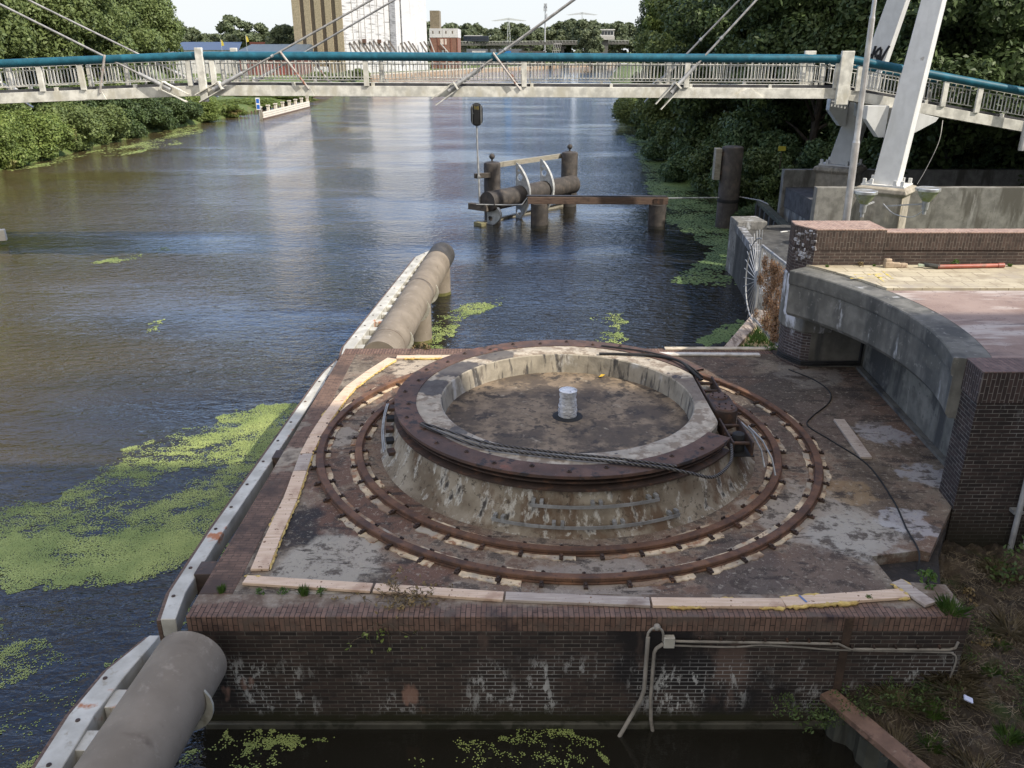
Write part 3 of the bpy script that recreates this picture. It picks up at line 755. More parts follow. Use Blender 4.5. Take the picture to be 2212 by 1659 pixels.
# body behind the recess
recm = weathered('recess_concrete', al(.13, .125, .105), [((1.3, 1.3, .22), al(.055, .054, .05), .46, .58), ((2.1, 2.1, .16), al(.30, .28, .23), .60, .68), ((1, 1, 1.2), al(.19, .18, .15), .52, .66), (7, al(.08, .075, .065), .58, .7)], .92, bscale=10, bstr=.35)
MB().prism([(8.0, 12.64), (8.42, 18.76), (8.44, 20.0), (45, 20.0), (45, 12.64)], -1, ZP - .35).build('body', recm, abut)
MB().prism([(8.39, 17.0), (8.30, 15.9), (8.36, 15.9), (8.44, 17.0)], 3.02, 3.34).build('opening_shade_block', blackstuff, abut)  # black block stands in for the shaded hole under the beam
# curved edge beam, stepped in section
m = MB(); k = 48; P = []; F = []
for i in range(k + 1):
    a = A_0 + (A_1 - A_0) * i / k
    for r, z in ((RB + .45, 3.30), (RB + .06, 3.28), (RB, 3.36), (RB, 4.02), (RB - .03, 4.04), (RB - .05, 4.12), (RB - .05, ZP - .02), (RB - .03, ZP), (RB + .62, ZP), (RB + 2.6, ZP - .02), (RB + 2.6, 3.3)):
        P.append((CX + r * math.cos(a), CY + r * math.sin(a), z))
for i in range(k):
    for j in range(11): F.append((i * 11 + j, i * 11 + (j + 1) % 11, (i + 1) * 11 + (j + 1) % 11, (i + 1) * 11 + j))
F += [tuple(range(11)), tuple(range(k * 11 + 10, k * 11 - 1, -1))]
m.add(P, F); m.build('edge_beam', beamcon, abut, ang=25)
arcp = [(CX + (RB + .55) * math.cos(A_0 + (A_1 - A_0) * i / 24), CY + (RB + .55) * math.sin(A_0 + (A_1 - A_0) * i / 24)) for i in range(25)]
def cut(y0, y1):
    pts = [p for p in arcp if y0 < p[1] < y1]
    f = lambda y: CX + math.sqrt(max(0, (RB + .55) ** 2 - (y - CY) ** 2))
    return [(f(y0), y0)] + pts + [(f(y1), y1)] + [(45, y1), (45, y0)]
redm = NT('red_asphalt')
c = redm.mix(redm.step(redm.noise(redm.obj, .8, 6), .35, .65), al(.185, .128, .105), al(.27, .20, .165))
c = redm.mix(redm.step(redm.noise(redm.obj, (.35, 1.6, 1), 6, .62), .52, .64), c, al(.38, .33, .29))
c = redm.mix(redm.step(redm.noise(redm.obj, 7, 7, .72), .56, .68), c, al(.14, .10, .09))
c = redm.mix(redm.step(redm.noise(redm.obj, 40, 4, .7), .62, .70), c, al(.40, .34, .30))
c = redm.mix(redm.step(redm.noise(redm.obj, (.5, 2.4, 1), 6, .6), .60, .72), c, al(.11, .085, .078))
redm.bump(redm.noise(redm.obj, 60, 4), .3, .006); redm = redm.done(c, .9)
MB().prism(cut(12.66, 16.72), ZP - .3, ZP + .006).build('road_surface', redm, abut)
paving = NT('paving_slabs')
u = paving.mapping(paving.uv, rot=(0, 0, R(2)))
c, f = paving.brick(u, al(.36, .31, .215), al(.44, .385, .275), al(.19, .155, .105), w=.6, h=.4, ms=.012)
c = paving.mix(paving.step(paving.noise(paving.obj, 2, 6), .45, .72), c, al(.27, .225, .155))
c = paving.mix(paving.step(paving.noise(paving.obj, 9, 7, .7), .56, .70), c, al(.20, .165, .115))
c = paving.mix(paving.step(paving.noise(paving.obj, 1.1, 5), .55, .7), c, al(.30, .26, .20))
paving.bump(paving.math('MULTIPLY', f, -1.0), .4, .01); paving = paving.done(c, .9)
MB().prism(cut(16.76, 18.8), ZP - .3, ZP + .05).build('footway', paving, abut, bevel=.01)
yel = weathered('worn_yellow_paint', al(.50, .38, .06), [(7, al(.36, .31, .2), .45, .55)], .8)
for (x0, y0, x1, y1) in ((7.35, 17.55, 8.15, 17.62), (7.55, 17.85, 8.2, 17.92), (8.25, 17.5, 8.32, 18.2), (7.95, 17.2, 8.01, 17.9)):
    MB().bar((x0, y0, ZP + .052), (x1, y1, ZP + .052), .055, .006).build('paint_mark', yel, abut)
# recess end wall, ledge bricks and the dark pipes along its foot
MB().box(7.12, 8.40, 18.70, 19.9, 1.88, 3.6).build('recess_wall', darkcon, abut)
for k in range(3):
    z = 1.98 + k * .055; o = .03 * k
    MB().tube([(6.60, 19.42 - o, z), (6.66, 19.16 - o, z), (6.93, 18.66 - o, z), (7.1, 18.62 - o, z), (8.36 - o, 18.64 - o, z), (8.37 - o, 18.64 - o, 3.3)], .024, 7).build('dark_pipe', blackstuff, abut)
MB().prism([(8.02, 12.8), (8.38, 18.6), (8.26, 18.6), (7.9, 12.8)], 1.86, 1.97).build('fillet', darkcon, abut)
MB().prism([(6.58, 19.6), (6.62, 19.15), (6.90, 18.60), (7.10, 18.58), (7.10, 19.9), (6.6, 19.95)], 1.7, 1.96).build('foot_ledge', par_brick, abut)

# pillar: brick foot, lime stained concrete, brick head
pil = thing('corner_pillar', 'brick corner pillar with a lime stained concrete middle, carrying the parapet end', 'pillar', (7.2, 19.2, 1.66))
PF = [(6.66, 19.74), (6.62, 19.3), (6.92, 18.72), (8.5, 18.72), (8.5, 19.74)]
def inset(poly, d):
    cx = sum(p[0] for p in poly) / len(poly); cy = sum(p[1] for p in poly) / len(poly)
    return [(cx + (p[0] - cx) * (1 - d), cy + (p[1] - cy) * (1 - d)) for p in poly]
FT = [(6.70, 19.7), (6.68, 19.3), (6.95, 18.78), (7.13, 18.70), (7.13, 19.7)]
MB().prism(FT, 1.0, 2.75).build('foot', brick_mat('pillar_foot_brickwork', al(.04, .031, .03), al(.075, .055, .05), al(.20, .19, .18), stains=[((2.2, 2.2, 1.2), al(.34, .34, .35), .58, .68)], ms=.009), pil)
MB().prism([(6.63, 19.76), (6.60, 19.28), (6.90, 18.69), (7.6, 18.66), (7.6, 19.76)], 2.752, 4.06).build('middle', whiteplaster, pil, bevel=.04)
MB().prism(PF, 4.062, 4.75).build('head', par_brick, pil)
MB().prism(inset(PF, -.012), 4.752, 5.20).build('soldier_course', par_sold, pil, bevel=.01)
MB().prism(inset(PF, -.016), 5.202, 5.235).build('cap', par_top, pil, bevel=.01)
mortar = weathered('broken_mortar', al(.40, .39, .39), [(7, al(.14, .12, .11), .42, .56)], .9, bscale=12, bstr=.9, bdist=.06)
m = MB()
for i in range(46):
    z = 4.45 + .72 * rnd.random(); u_ = rnd.random() * (1.1 - .7 * abs(z - 4.95))
    p = Vector((6.62, 19.29, z)).lerp(Vector((6.93, 18.71, z)), u_)
    m.cbox((p.x - .006, p.y - .012, z), rnd.uniform(.04, .12), rnd.uniform(.02, .04), rnd.uniform(.03, .09), R(-58 + rnd.uniform(-12, 12)))
m.build('mortar_patch', mortar, pil, bevel=.012)
par = thing('brick_parapet', 'long brick parapet with soldier course along the far side of the road', 'parapet', (24, 18.95, ZP))
MB().box(8.502, 45, 18.76, 19.15, 4.0, 4.74).build('wall', par_brick, par)
MB().box(8.50, 45, 18.745, 19.165, 4.742, 5.13).build('soldier_course', par_sold, par, bevel=.01)
MB().box(8.50, 45, 18.742, 19.168, 5.132, 5.16).build('cap', par_top, par, bevel=.008)

wing = thing('wing_wall', 'dark brick wing wall with soldier course at the near end of the road', 'wall', (20, 12.3, 0))
WF = [(7.42, 12.66), (7.36, 12.04), (45, 12.04), (45, 12.66)]
MB().prism(WF, -1, 3.82).build('wall', wing_brick, wing)
MB().prism([(7.40, 12.665), (7.338, 12.02), (45, 12.02), (45, 12.665)], 3.822, 4.33).build('soldier_course', wing_sold, wing, bevel=.01)
MB().prism([(7.398, 12.667), (7.334, 12.016), (45, 12.016), (45, 12.667)], 4.332, ZP + .008).build('cap', wing_top, wing, bevel=.008)
pp = thing('steel_pipe', 'grey vertical steel pipe standing in front of the near wing wall', 'pipe', (8.35, 11.9, 1.0))
MB().tube([(8.38, 11.88, .95), (8.36, 11.9, 3.05)], .045, 10).build('shaft', steelgrey, pp)
MB().cbox((8.42, 11.97, 2.95), .16, .14, .06).build('clamp', galv, pp)
MB().cbox((8.38, 11.97, 1.9), .16, .14, .06).build('clamp', galv, pp)
pp = thing('steel_pipe', 'thinner grey pipe right beside the vertical pipe on the wing wall', 'pipe', (8.62, 11.9, 1.0))
MB().tube([(8.62, 11.9, .95), (8.60, 11.92, 2.2)], .025, 8).build('shaft', steelgrey, pp)
MB().cbox((8.60, 11.98, 2.0), .1, .12, .05).build('clamp', galv, pp)

# loose things on the footway
ch = thing('brick_lump', 'broken lump of brickwork lying against the foot of the parapet', 'rubble', (8.75, 18.5, 4.40))
m = MB()
for i, (dx, dy, sx, sy, sz, rz) in enumerate(((0, 0, .22, .12, .13, .1), (.17, .01, .20, .14, .11, -.15), (.33, .0, .18, .12, .10, .2), (-.02, .02, .16, .1, .2, .3))):
    m.cbox((8.58 + dx, 18.52 + dy, 4.40 + sz / 2), sx, sy, sz, rz)
m.build('lump', weathered('broken_brick', al(.36, .28, .20), [(8, al(.2, .14, .1), .5, .7)], .9, bscale=18, bstr=.6), ch, bevel=.02)
dp = thing('plastic_pipe', 'dusty red plastic drainpipe lying along the foot of the parapet', 'pipe', (10.3, 18.42, 4.41))
MB().tube([(9.62, 18.36, 4.455), (11.1, 18.50, 4.45)], .05, 12).build('pipe', weathered('red_brown_plastic', al(.30, .09, .06), [(4, al(.22, .10, .07), .5, .7)], .45, bstr=.04), dp)
MB().tube([(11.05, 18.495, 4.45), (11.2, 18.51, 4.45)], .06, 12).build('socket', weathered('red_brown_socket', al(.27, .085, .06), [], .45, bstr=0), dp)
MB().tube([(9.66, 18.36, 4.455), (9.45, 18.40, 4.48), (9.38, 18.5, 4.47)], .052, 10).build('elbow', weathered('dark_plastic', al(.04, .04, .035), [], .5, bstr=0), dp)
MB().bar((9.25, 18.50, 4.46), (9.42, 18.46, 4.46), .06, .05).build('cap', plain('pale_green_plastic', al(.42, .48, .36)), dp)

# ------------------------------------------------------------------ quay behind the pier
qdark = weathered('shade_dark_quay_concrete', al(.062, .061, .058), [((1.6, 1.6, .18), al(.035, .035, .034), .48, .62), ((2.6, 2.6, .3), al(.14, .145, .15), .6, .72)], .9)  # darkened concrete, the quay's shade put into its colour
q = thing('quay_wall', 'dark concrete quay wall with flat top between the water and the brick pillar', 'quay wall', (9.6, 30, 0))
MB().prism([(7.45, 24.2), (8.75, 28.4), (9.5, 35.2), (13.4, 36.0), (13.4, 24.2)], -1.2, 2.02).build('wall', qdark, q)
MB().prism([(7.42, 24.1), (8.72, 28.4), (9.46, 35.26), (9.78, 35.26), (9.05, 28.4), (7.75, 24.1)], 1.9, 2.2).build('kerb', weathered('streaked_kerb', al(.10, .10, .10), [((3, 3, .4), al(.28, .29, .31), .5, .62), ((5, 5, 1), al(.06, .06, .06), .58, .7)], .85), q, bevel=.02)
MB().prism([(9.44, 34.6), (9.44, 35.9), (10.6, 36.0), (10.7, 34.7)], -1.2, 2.34).build('end_block', weathered('rough_block', al(.17, .165, .155), [((3, 3, .6), al(.33, .34, .35), .55, .66), (8, al(.08, .08, .075), .5, .7)], .9, bscale=9, bstr=.6, bdist=.03), q, bevel=.03)
for i, (x, y) in enumerate(((11.35, 34.2), (11.0, 31.2))):
    s_ = MB().cbox((x, y, 2.035), .55 if i == 0 else .22, .07, .03, R(25)).build('litter', plain('white_scrap', al(.6, .6, .58)), None, loc=(x, y, 2.03))
    tag(s_, ('white strip of scrap lying on the dark quay top' if i == 0 else 'small pale scrap lying nearer on the dark quay top'), 'litter')
gq = thing('brick_quay', 'low brick edged quay corner with grass between the pier and the water', 'quay', (6.6, 21.8, 0))
TRI = [(5.35, 20.4), (7.45, 24.0), (7.45, 20.1)]
def lerp2(a, b, t): return (a[0] + (b[0] - a[0]) * t, a[1] + (b[1] - a[1]) * t)
MB().prism([(5.28, 20.08), (7.4, 24.1), (8.6, 24.3), (8.6, 20.08)], -1.2, 1.60).build('wall', par_brick, gq)
nrm = Vector((-(24.1 - 20.08), 7.4 - 5.28, 0)).normalized()
MB().prism([(5.26, 20.05), (7.40, 24.12), (7.72, 23.95), (5.62, 20.05)], 1.602, 1.72).build('coping', weathered('pale_coping_bricks', al(.33, .27, .22), [((12, 2, 2), al(.17, .13, .10), .5, .6), (5, al(.42, .36, .3), .55, .7)], .85), gq, bevel=.012)
MB().prism([(5.66, 20.1), (7.70, 23.9), (8.58, 23.9), (8.58, 20.1)], 1.602, 1.64).build('soil', weathered('dry_straw_soil', al(.40, .31, .17), [(6, al(.22, .16, .09), .5, .65), (3, al(.16, .15, .05), .55, .7)], .95, bscale=14, bstr=.8, bdist=.03), gq)

# fan shaped fence end
ff = thing('fan_fence', 'steel bar fence ending in a half round fan of spikes, overgrown with dead creeper', 'fence', (7.06, 21.6, 1.65))
FX = 6.95
gal2 = weathered('pale_galvanised_bars', al(.30, .30, .295), [(7, al(.32, .32, .32), .5, .7)], .45, .4, bstr=.05)
for y in (20.25, 22.72): MB().bar((FX, y, 1.64), (FX, y, 4.0), .06, .06).build('post', gal2, ff)
for z in (1.85, 3.97): MB().bar((FX, 20.25, z), (FX, 22.72, z), .05, .05).build('rail', gal2, ff)
m = MB()
for i in range(19):
    y = 20.36 + i * .125
    m.tube([(FX, y, 1.7), (FX, y, 3.97)], .011, 6)
m.build('bars', gal2, ff)
m = MB(); hub = (FX, 22.84, 2.95)
for i in range(17):
    a = R(88 - i * 176 / 16)
    m.tube([(FX, hub[1] + .28 * math.cos(a), hub[2] + .28 * math.sin(a)), (FX, hub[1] + 1.42 * math.cos(a), hub[2] + 1.42 * math.sin(a))], .012, 6)
m.build('spikes', gal2, ff)
MB().tube([(FX, hub[1] + 1.18 * math.cos(R(t)), hub[2] + 1.18 * math.sin(R(t))) for t in range(-90, 91, 6)], .02, 6).build('hoop', gal2, ff)
MB().slab([(FX - .02, hub[1] + .28 * math.cos(R(t)), hub[2] + .28 * math.sin(R(t))) for t in range(-90, 91, 10)], (1, 0, 0), .03).build('hub_plate', gal2, ff)

# ------------------------------------------------------------------ concrete walls under the pylon, sheet piles
mossy = weathered('mossy_concrete', al(.165, .160, .145), [((1.2, 1.2, .25), al(.085, .08, .068), .5, .62), ((3, 3, .5), al(.24, .235, .22), .56, .7), (14, al(.06, .055, .05), .64, .72)], .92)
wb = thing('retaining_wall', 'long grey concrete wall behind the floodlights, carrying the front pylon plinth', 'wall', (20, 33, 2))
MB().box(12.25, 45, 33.75, 34.15, 1.0, 3.88).build('wall', mossy, wb, bevel=.02)
wa = thing('retaining_wall', 'farther concrete wall with its bare end by the sheet piles, carrying the rear pylon plinth', 'wall', (20, 40, 2))
MB().box(12.95, 45, 40.3, 40.7, -.5, 3.72).build('wall', mossy, wa, bevel=.02)
tp = NT('grey_sheet_piling')
_s = tp.step(tp.noise(tp.obj, (3, 3, .35), 5), .45, .62)
tp.bump(tp.noise(tp.obj, 10, 4), .2, .01)
tp = tp.done(tp.mix(_s, al(.12, .125, .13), al(.34, .35, .36)), .6, .2)
spl = thing('sheet_pile_wall', 'corrugated grey sheet pile wall between the two concrete walls', 'sheet piling', (12.9, 36.3, 0))
m = MB(); P = []; F = []
k = 24
for i in range(k + 1):
    t_ = i / k; x, y = 13.15 + .0 * t_, 40.25 - 6.0 * t_
    off = (.0, .16, .16, .0)[i % 4]
    P += [(x + off, y, -1), (x + off, y, 2.9)]
for i in range(k): F.append((2 * i, 2 * i + 2, 2 * i + 3, 2 * i + 1))
m.add(P, F); m.build('sheets', tp, spl, smooth=False)
MB().prism([(13.1, 40.28), (13.1, 34.17), (45, 34.17), (45, 40.28)], 2.0, 2.92).build('slab', weathered('dark_slab', al(.075, .075, .08), [(2, al(.045, .045, .045), .5, .7)], .9), spl)
ws = thing('timber_fender', 'dark horizontal timber on short steel posts along the reedy water edge', 'fender', (12.6, 40, .8))
MB().bar((12.98, 43.8, 1.62), (12.25, 36.2, 1.62), .36, .20).build('waler', weathered('mossy_dark_timber', al(.06, .065, .05), [(5, al(.03, .03, .028), .5, .7), (2, al(.10, .11, .08), .58, .72)], .85), ws, bevel=.02)
for i in range(7):
    t_ = i / 6
    MB().cbox((12.86 - .73 * t_, 43.6 - 7.2 * t_, .5), .24, .24, 2.1).build('post', weathered('dark_steel_post', al(.05, .052, .055), [(5, al(.12, .125, .13), .6, .7)], .7), ws)

# ------------------------------------------------------------------ lamp pole and floodlights
lp = thing('lamp_post', 'tall stepped silvery lamp post rising behind the brick pillar', 'lamp post', (8.5, 21.0, 2.0))
alu = weathered('anodised_pole', al(.46, .44, .41), [((4, 4, .8), al(.36, .345, .32), .5, .7)], .38, .45, bstr=.03)
MB().tube([(8.50, 21, 2.0), (8.46, 21, 5.0), (8.42, 21, 6.90)], .088, 20).build('lower_shaft', alu, lp)
MB().tube([(8.42, 21, 6.90), (8.418, 21, 6.98), (8.40, 21, 7.6), (8.36, 21, 9.68)], [.088, .070, .068, .066], 20).build('middle_shaft', alu, lp)
MB().tube([(8.36, 21, 9.68), (8.358, 21, 9.76), (8.30, 21, 14.2)], [.066, .05, .042], 20).build('upper_shaft', alu, lp)
MB().tube([(8.30, 21, 14.2), (8.1, 21, 14.5), (7.4, 21, 14.62)], .03, 10).build('arm', alu, lp)
MB().cbox((7.1, 21, 14.6), .7, .26, .12).build('lantern', steelgrey, lp, bevel=.03)
chrome = weathered('worn_aluminium', al(.62, .62, .60), [(5, al(.40, .40, .38), .5, .7)], .3, .75, bstr=.02)
mossglass = weathered('mossy_lamp_bowl', al(.40, .41, .32), [(3, al(.26, .28, .10), .45, .62), (6, al(.55, .55, .48), .55, .7)], .35, .3, bstr=.02)
def floodlight(x, y, z, label, armto, s_=1.0):
    t = thing('floodlight', label, 'floodlight', (x, y, z - .9))
    MB().tube([(x, y, z - .62 * s_), (x, y, z - .30 * s_)], [.11 * s_, .13 * s_], 16).build('neck', steelgrey, t)
    MB().tube([(x, y, z - .80 * s_), (x, y, z - .62 * s_)], .07 * s_, 12).build('gland', steelgrey, t)
    MB().lathe([(.02, z - .32 * s_), (.15 * s_, z - .31 * s_), (.26 * s_, z - .16 * s_), (.36 * s_, z + .02 * s_), (.385 * s_, z + .07 * s_)], (x, y), 24).build('bowl', mossglass, t)
    m = MB().lathe([(.40 * s_, z + .05 * s_), (.43 * s_, z + .07 * s_), (.43 * s_, z + .16 * s_), (.40 * s_, z + .18 * s_), (.36 * s_, z + .165 * s_), (.01, z + .15 * s_)], (x, y), 28)
    m.build('rim', chrome, t)
    MB().bar((x, y + .05, z - .42 * s_), armto, .06, .05).build('arm', steelgrey, t)
    return t
floodlight(13.05, 31.0, 4.02, 'round uplighter left of the pylon plinth, greenish bowl and white rim', (14.1, 32.6, 3.5))
f2 = floodlight(15.35, 31.0, 4.12, 'round silver uplighter on an arm to the right of the pylon plinth', (14.6, 32.6, 3.35))
MB().tube(smooth_path([(15.3, 31.0, 3.45), (15.0, 31.2, 3.18), (14.6, 31.8, 3.2), (14.45, 32.5, 3.45)]), .02, 6).build('cable', steelgrey, f2)

# ------------------------------------------------------------------ rusty sheet pile edge and soil at the near right
se = thing('pile_cap_beam', 'rusty steel cap beam of the sheet piling at the near soil bank', 'cap beam', (5.0, 8.2, .6))
rustcap = weathered('dusty_rusty_cap', al(.155, .095, .066), [(5, al(.09, .055, .04), .5, .66), (14, al(.24, .18, .13), .62, .72)], .85)
MB().bar((4.42, 9.16, .62), (5.35, 7.3, .62), .27, .10).build('cap', rustcap, se, bevel=.01)
m = MB(); P = []; F = []
k = 16; d0 = Vector((.447, -.894)); nn = Vector((-.894, -.447))
for i in range(k + 1):
    t_ = i / k * 2.1; off = (.04, .14, .14, .04)[i % 4]
    p = Vector((4.46, 9.18)) + d0 * t_ + nn * (off - .06)
    P += [(p.x, p.y, -1.2), (p.x, p.y, .57)]
for i in range(k): F.append((2 * i, 2 * i + 2, 2 * i + 3, 2 * i + 1))
m.add(P, F); m.build('sheets', weathered('wet_sheet_piles', al(.055, .056, .045), [((4, 4, .6), al(.03, .03, .025), .5, .65)], .5, .2), se, smooth=False)
# ------------------------------------------------------------------ pipes and white fenders along the fairway
def fender_beam(P, w, h, name, label, bolts, org):
    """white beam with a dark rubbing strip on its water side; P = list of (x, y, z) top centre points"""
    t = thing(name, label, 'fender', org, 'white fender beams along the pier')
    for i in range(len(P) - 1):
        a = Vector(P[i]) - Vector((0, 0, h / 2)); b = Vector(P[i + 1]) - Vector((0, 0, h / 2))
    # one swept section so bends stay closed
    n = len(P); V = []; F = []
    for i, p in enumerate(P):
        wl, wr = w[i] if isinstance(w, list) else (w / 2, w / 2)
        V += [(p[0] - wl, p[1], p[2] - h), (p[0] + wr, p[1], p[2] - h), (p[0] + wr, p[1], p[2]), (p[0] - wl, p[1], p[2])]
    for i in range(n - 1):
        for j in range(4): F.append((i * 4 + j, i * 4 + (j + 1) % 4, i * 4 + 4 + (j + 1) % 4, i * 4 + 4 + j))
    F += [(3, 2, 1, 0), ((n - 1) * 4, (n - 1) * 4 + 1, (n - 1) * 4 + 2, (n - 1) * 4 + 3)]
    bm0 = MB().add(V, F).build('beam', fwhite, t, bevel=.012, ang=12)
    V = []; F = []
    for i, p in enumerate(P):
        wl = w[i][0] if isinstance(w, list) else w / 2
        x1 = p[0] - wl - .004
        V += [(x1 - .055, p[1], p[2] - h - .12), (x1, p[1], p[2] - h - .12), (x1, p[1], p[2] - .03), (x1 - .055, p[1], p[2] - .03)]
    for i in range(n - 1):
        for j in range(4): F.append((i * 4 + j, i * 4 + (j + 1) % 4, i * 4 + 4 + (j + 1) % 4, i * 4 + 4 + j))
    F += [(3, 2, 1, 0), ((n - 1) * 4, (n - 1) * 4 + 1, (n - 1) * 4 + 2, (n - 1) * 4 + 3)]
    MB().add(V, F).build('rubbing_strip', oldbeam, t)
    for (x, y, z) in bolts:
        MB().lathe([(.001, z + .012), (.028, z + .01), (.03, z + .001)], (x, y), 8).build('bolt', rust_dark, bm0, smooth=False)
    return t
pts = [(-4.76, 9.38, 1.72), (-4.85, 10.0, 1.72), (-4.83, 11.6, 1.72), (-4.71, 14.2, 1.72), (-4.53, 18.2, 1.72), (-4.48, 18.9, 1.72), (-4.36, 19.85, 1.72)]
wid = [(.09, .12), (.11, .12), (.11, .12), (.11, .12), (.11, .12), (.10, .11), (.05, .09)]
bl = []
for y in (9.9, 10.6, 11.7, 12.4, 13.2, 14.1, 15.0, 15.9, 17.0, 18.2, 19.2):
    x = np.interp(y, [p[1] for p in pts], [p[0] for p in pts]); bl.append((x - .03, y, 1.72))
fb = fender_beam(pts, wid, .30, 'fender_beam', 'long weathered white fender beam held off the pier by three brown brackets', bl, (-4.8, 14.5, 1.3))
brn = weathered('brown_bracket_steel', al(.06, .045, .038), [(6, al(.11, .07, .05), .55, .7)], .7)
for y in (10.55, 14.35, 18.35):
    x = float(np.interp(y, [p[1] for p in pts], [p[0] for p in pts]))
    MB().box(x + .10, -4.30, y - .17, y + .17, 1.28, 1.76).build('bracket', brn, fb, bevel=.008)
# far pipe
def pile_pipe(name, label, p, q, r, legs, org, group='fender pipes on piles'):
    t = thing(name, label, 'fender pipe', org, group)
    p, q = Vector(p), Vector(q); d = (q - p).normalized(); sd_ = d.cross(Vector((0, 0, 1))).normalized(); up = sd_.cross(d)
    prof = MB(); V = []; F = []; n = 40
    L = (q - p).length
    st_ = [(0, r - .01), (0, r)] + [(L * i / 12, r) for i in range(1, 12)] + [(L, r), (L, r - .02)]
    for (s_, rr) in st_:
        for k in range(n):
            a = 2 * math.pi * k / n
            V.append(p + d * s_ + (sd_ * math.cos(a) + up * math.sin(a)) * rr)
    for i in range(len(st_) - 1):
        for k in range(n): F.append((i * n + k, i * n + (k + 1) % n, (i + 1) * n + (k + 1) % n, (i + 1) * n + k))
    F += [tuple(range(n)), tuple(range(len(st_) * n - 1, (len(st_) - 1) * n - 1, -1))]
    prof.add(V, F); prof.build('pipe', tanpipe, t)
    for (s_, dx) in legs:
        c = p + d * s_ + sd_ * dx
        MB().tube([(c.x, c.y, -1.6), (c.x, c.y, c.z)], r * .82, 28).build('pile', tanpipe, t)
        MB().tube([(c.x, c.y, -.2), (c.x, c.y, .12)], r * .82 + .006, 28).build('weed_ring', weathered('green_waterline', al(.10, .095, .03), [(9, al(.05, .045, .02), .5, .7)], .9), t)
    return t, p, d, sd_, up
fp, p0, d0_, s0_, u0_ = pile_pipe('fender_pipe', 'sunlit tan steel pipe on piles beyond the pier with a dark far end', (-3.50, 20.55, 1.42), (-2.80, 32.4, 1.42), .50, [(5.6, .10), (11.4, -.02)], (-3.2, 26, 0))
dk_ = weathered('dark_end_coating', al(.045, .042, .038), [(6, al(.075, .068, .06), .5, .7)], .7)
MB().tube([p0 + d0_ * 10.55, p0 + d0_ * 12.06], .507, 40).build('end_sleeve', dk_, [c for c in fp.children if c.name.startswith('pipe')][0])
weldm = weathered('weld_seam', al(.13, .10, .075), [(8, al(.08, .05, .035), .5, .7)], .8, bstr=0)
MB().tube([p0 + d0_ * 1.02, p0 + d0_ * 1.05], .504, 40).build('weld_seam', weldm, fp)
for s_ in (6.4,): MB().tube([p0 + d0_ * s_, p0 + d0_ * (s_ + .025)], .5035, 40).build('weld_seam', weldm, fp)
def crescents(parent, P, d, up, sd, r, stations, side=1, m=None):
    for s_ in stations:
        c = P + d * s_
        pts = []
        for k in range(11):
            a = R(-105 + k * 12.0); rr = r + .006
            pts.append(c + (sd * side * math.cos(a) + up * math.sin(a)) * rr)
        for k in range(10, -1, -1):
            f = k / 10
            a = R(-105 + k * 12.0); rr = r + .01 + .11 * math.sin(math.pi * f) ** .8
            pts.append(c + (sd * side * math.cos(a) + up * math.sin(a)) * rr)
        MB().slab(pts, d, .035).build('fin', m or fwhite, parent)
finm = weathered('dirty_white_fin', al(.42, .40, .33), [(5, al(.25, .23, .17), .5, .7)], .6)
crescents(fp, p0, d0_, u0_, s0_, .5, (1.9, 5.0, 7.0), 1, finm)
pts = [(-4.33, 19.9, 1.72), (-4.30, 20.7, 1.72), (-3.50, 31.0, 1.72), (-3.02, 32.6, 1.70)]
wid = [(.06, .13), (.16, .14), (.16, .14), (.05, .10)]
bl = [(float(np.interp(y, [p[1] for p in pts], [p[0] for p in pts])) - .03, y, 1.72) for y in np.arange(20.5, 32, 1.0)]
ffb = fender_beam(pts, wid, .30, 'fender_beam', 'bright white fender beam alongside the sunlit pipe beyond the pier', bl, (-3.9, 26, 1.3))
for i in range(15):
    y = 20.9 + i * .75; x = float(np.interp(y, [p[1] for p in pts], [p[0] for p in pts]))
    MB().box(x + .138, x + .34, y - .14, y + .14, 1.45, 1.66).build('spacer', fwhite, ffb, bevel=.006)
MB().box(-4.44, -4.18, 19.62, 19.90, 1.2, 1.72).build('end_post', oldbeam, ffb, bevel=.01)
# near pipe
npipe, p1, d1, s1, u1 = pile_pipe('fender_pipe', 'big brown steel pipe in the near corner beside the pier front', (-4.55, 3.2, 1.58), (-4.20, 8.72, 1.58), .47, [(1.2, 0)], (-4.3, 7.5, 0))
for s_ in (2.7,): MB().tube([p1 + d1 * s_, p1 + d1 * (s_ + .02)], .4735, 40).build('weld_seam', weldm, npipe)
crescents(npipe, p1, d1, u1, s1, .47, (4.85,), 1, finm)
pts = [(-4.98, 3.0, 1.74), (-5.05, 7.6, 1.74), (-4.96, 8.35, 1.74), (-4.80, 9.02, 1.74)]
wid = [(.17, .13), (.17, .13), (.16, .13), (.05, .09)]
bl = [(-5.07, y, 1.74) for y in (4.0, 4.7, 5.4, 6.1, 6.85, 7.5, 8.2)]
nfb = fender_beam(pts, wid, .34, 'fender_beam', 'white fender beam with square spacers beside the near brown pipe', bl, (-5.0, 7, 1.3))
for i in range(6):
    y = 4.6 + i * .66
    x = float(np.interp(y, [p[1] for p in pts], [p[0] for p in pts]))
    MB().box(x + .128, x + .40, y - .15, y + .15, 1.42, 1.70).build('spacer', fwhite, nfb, bevel=.006)

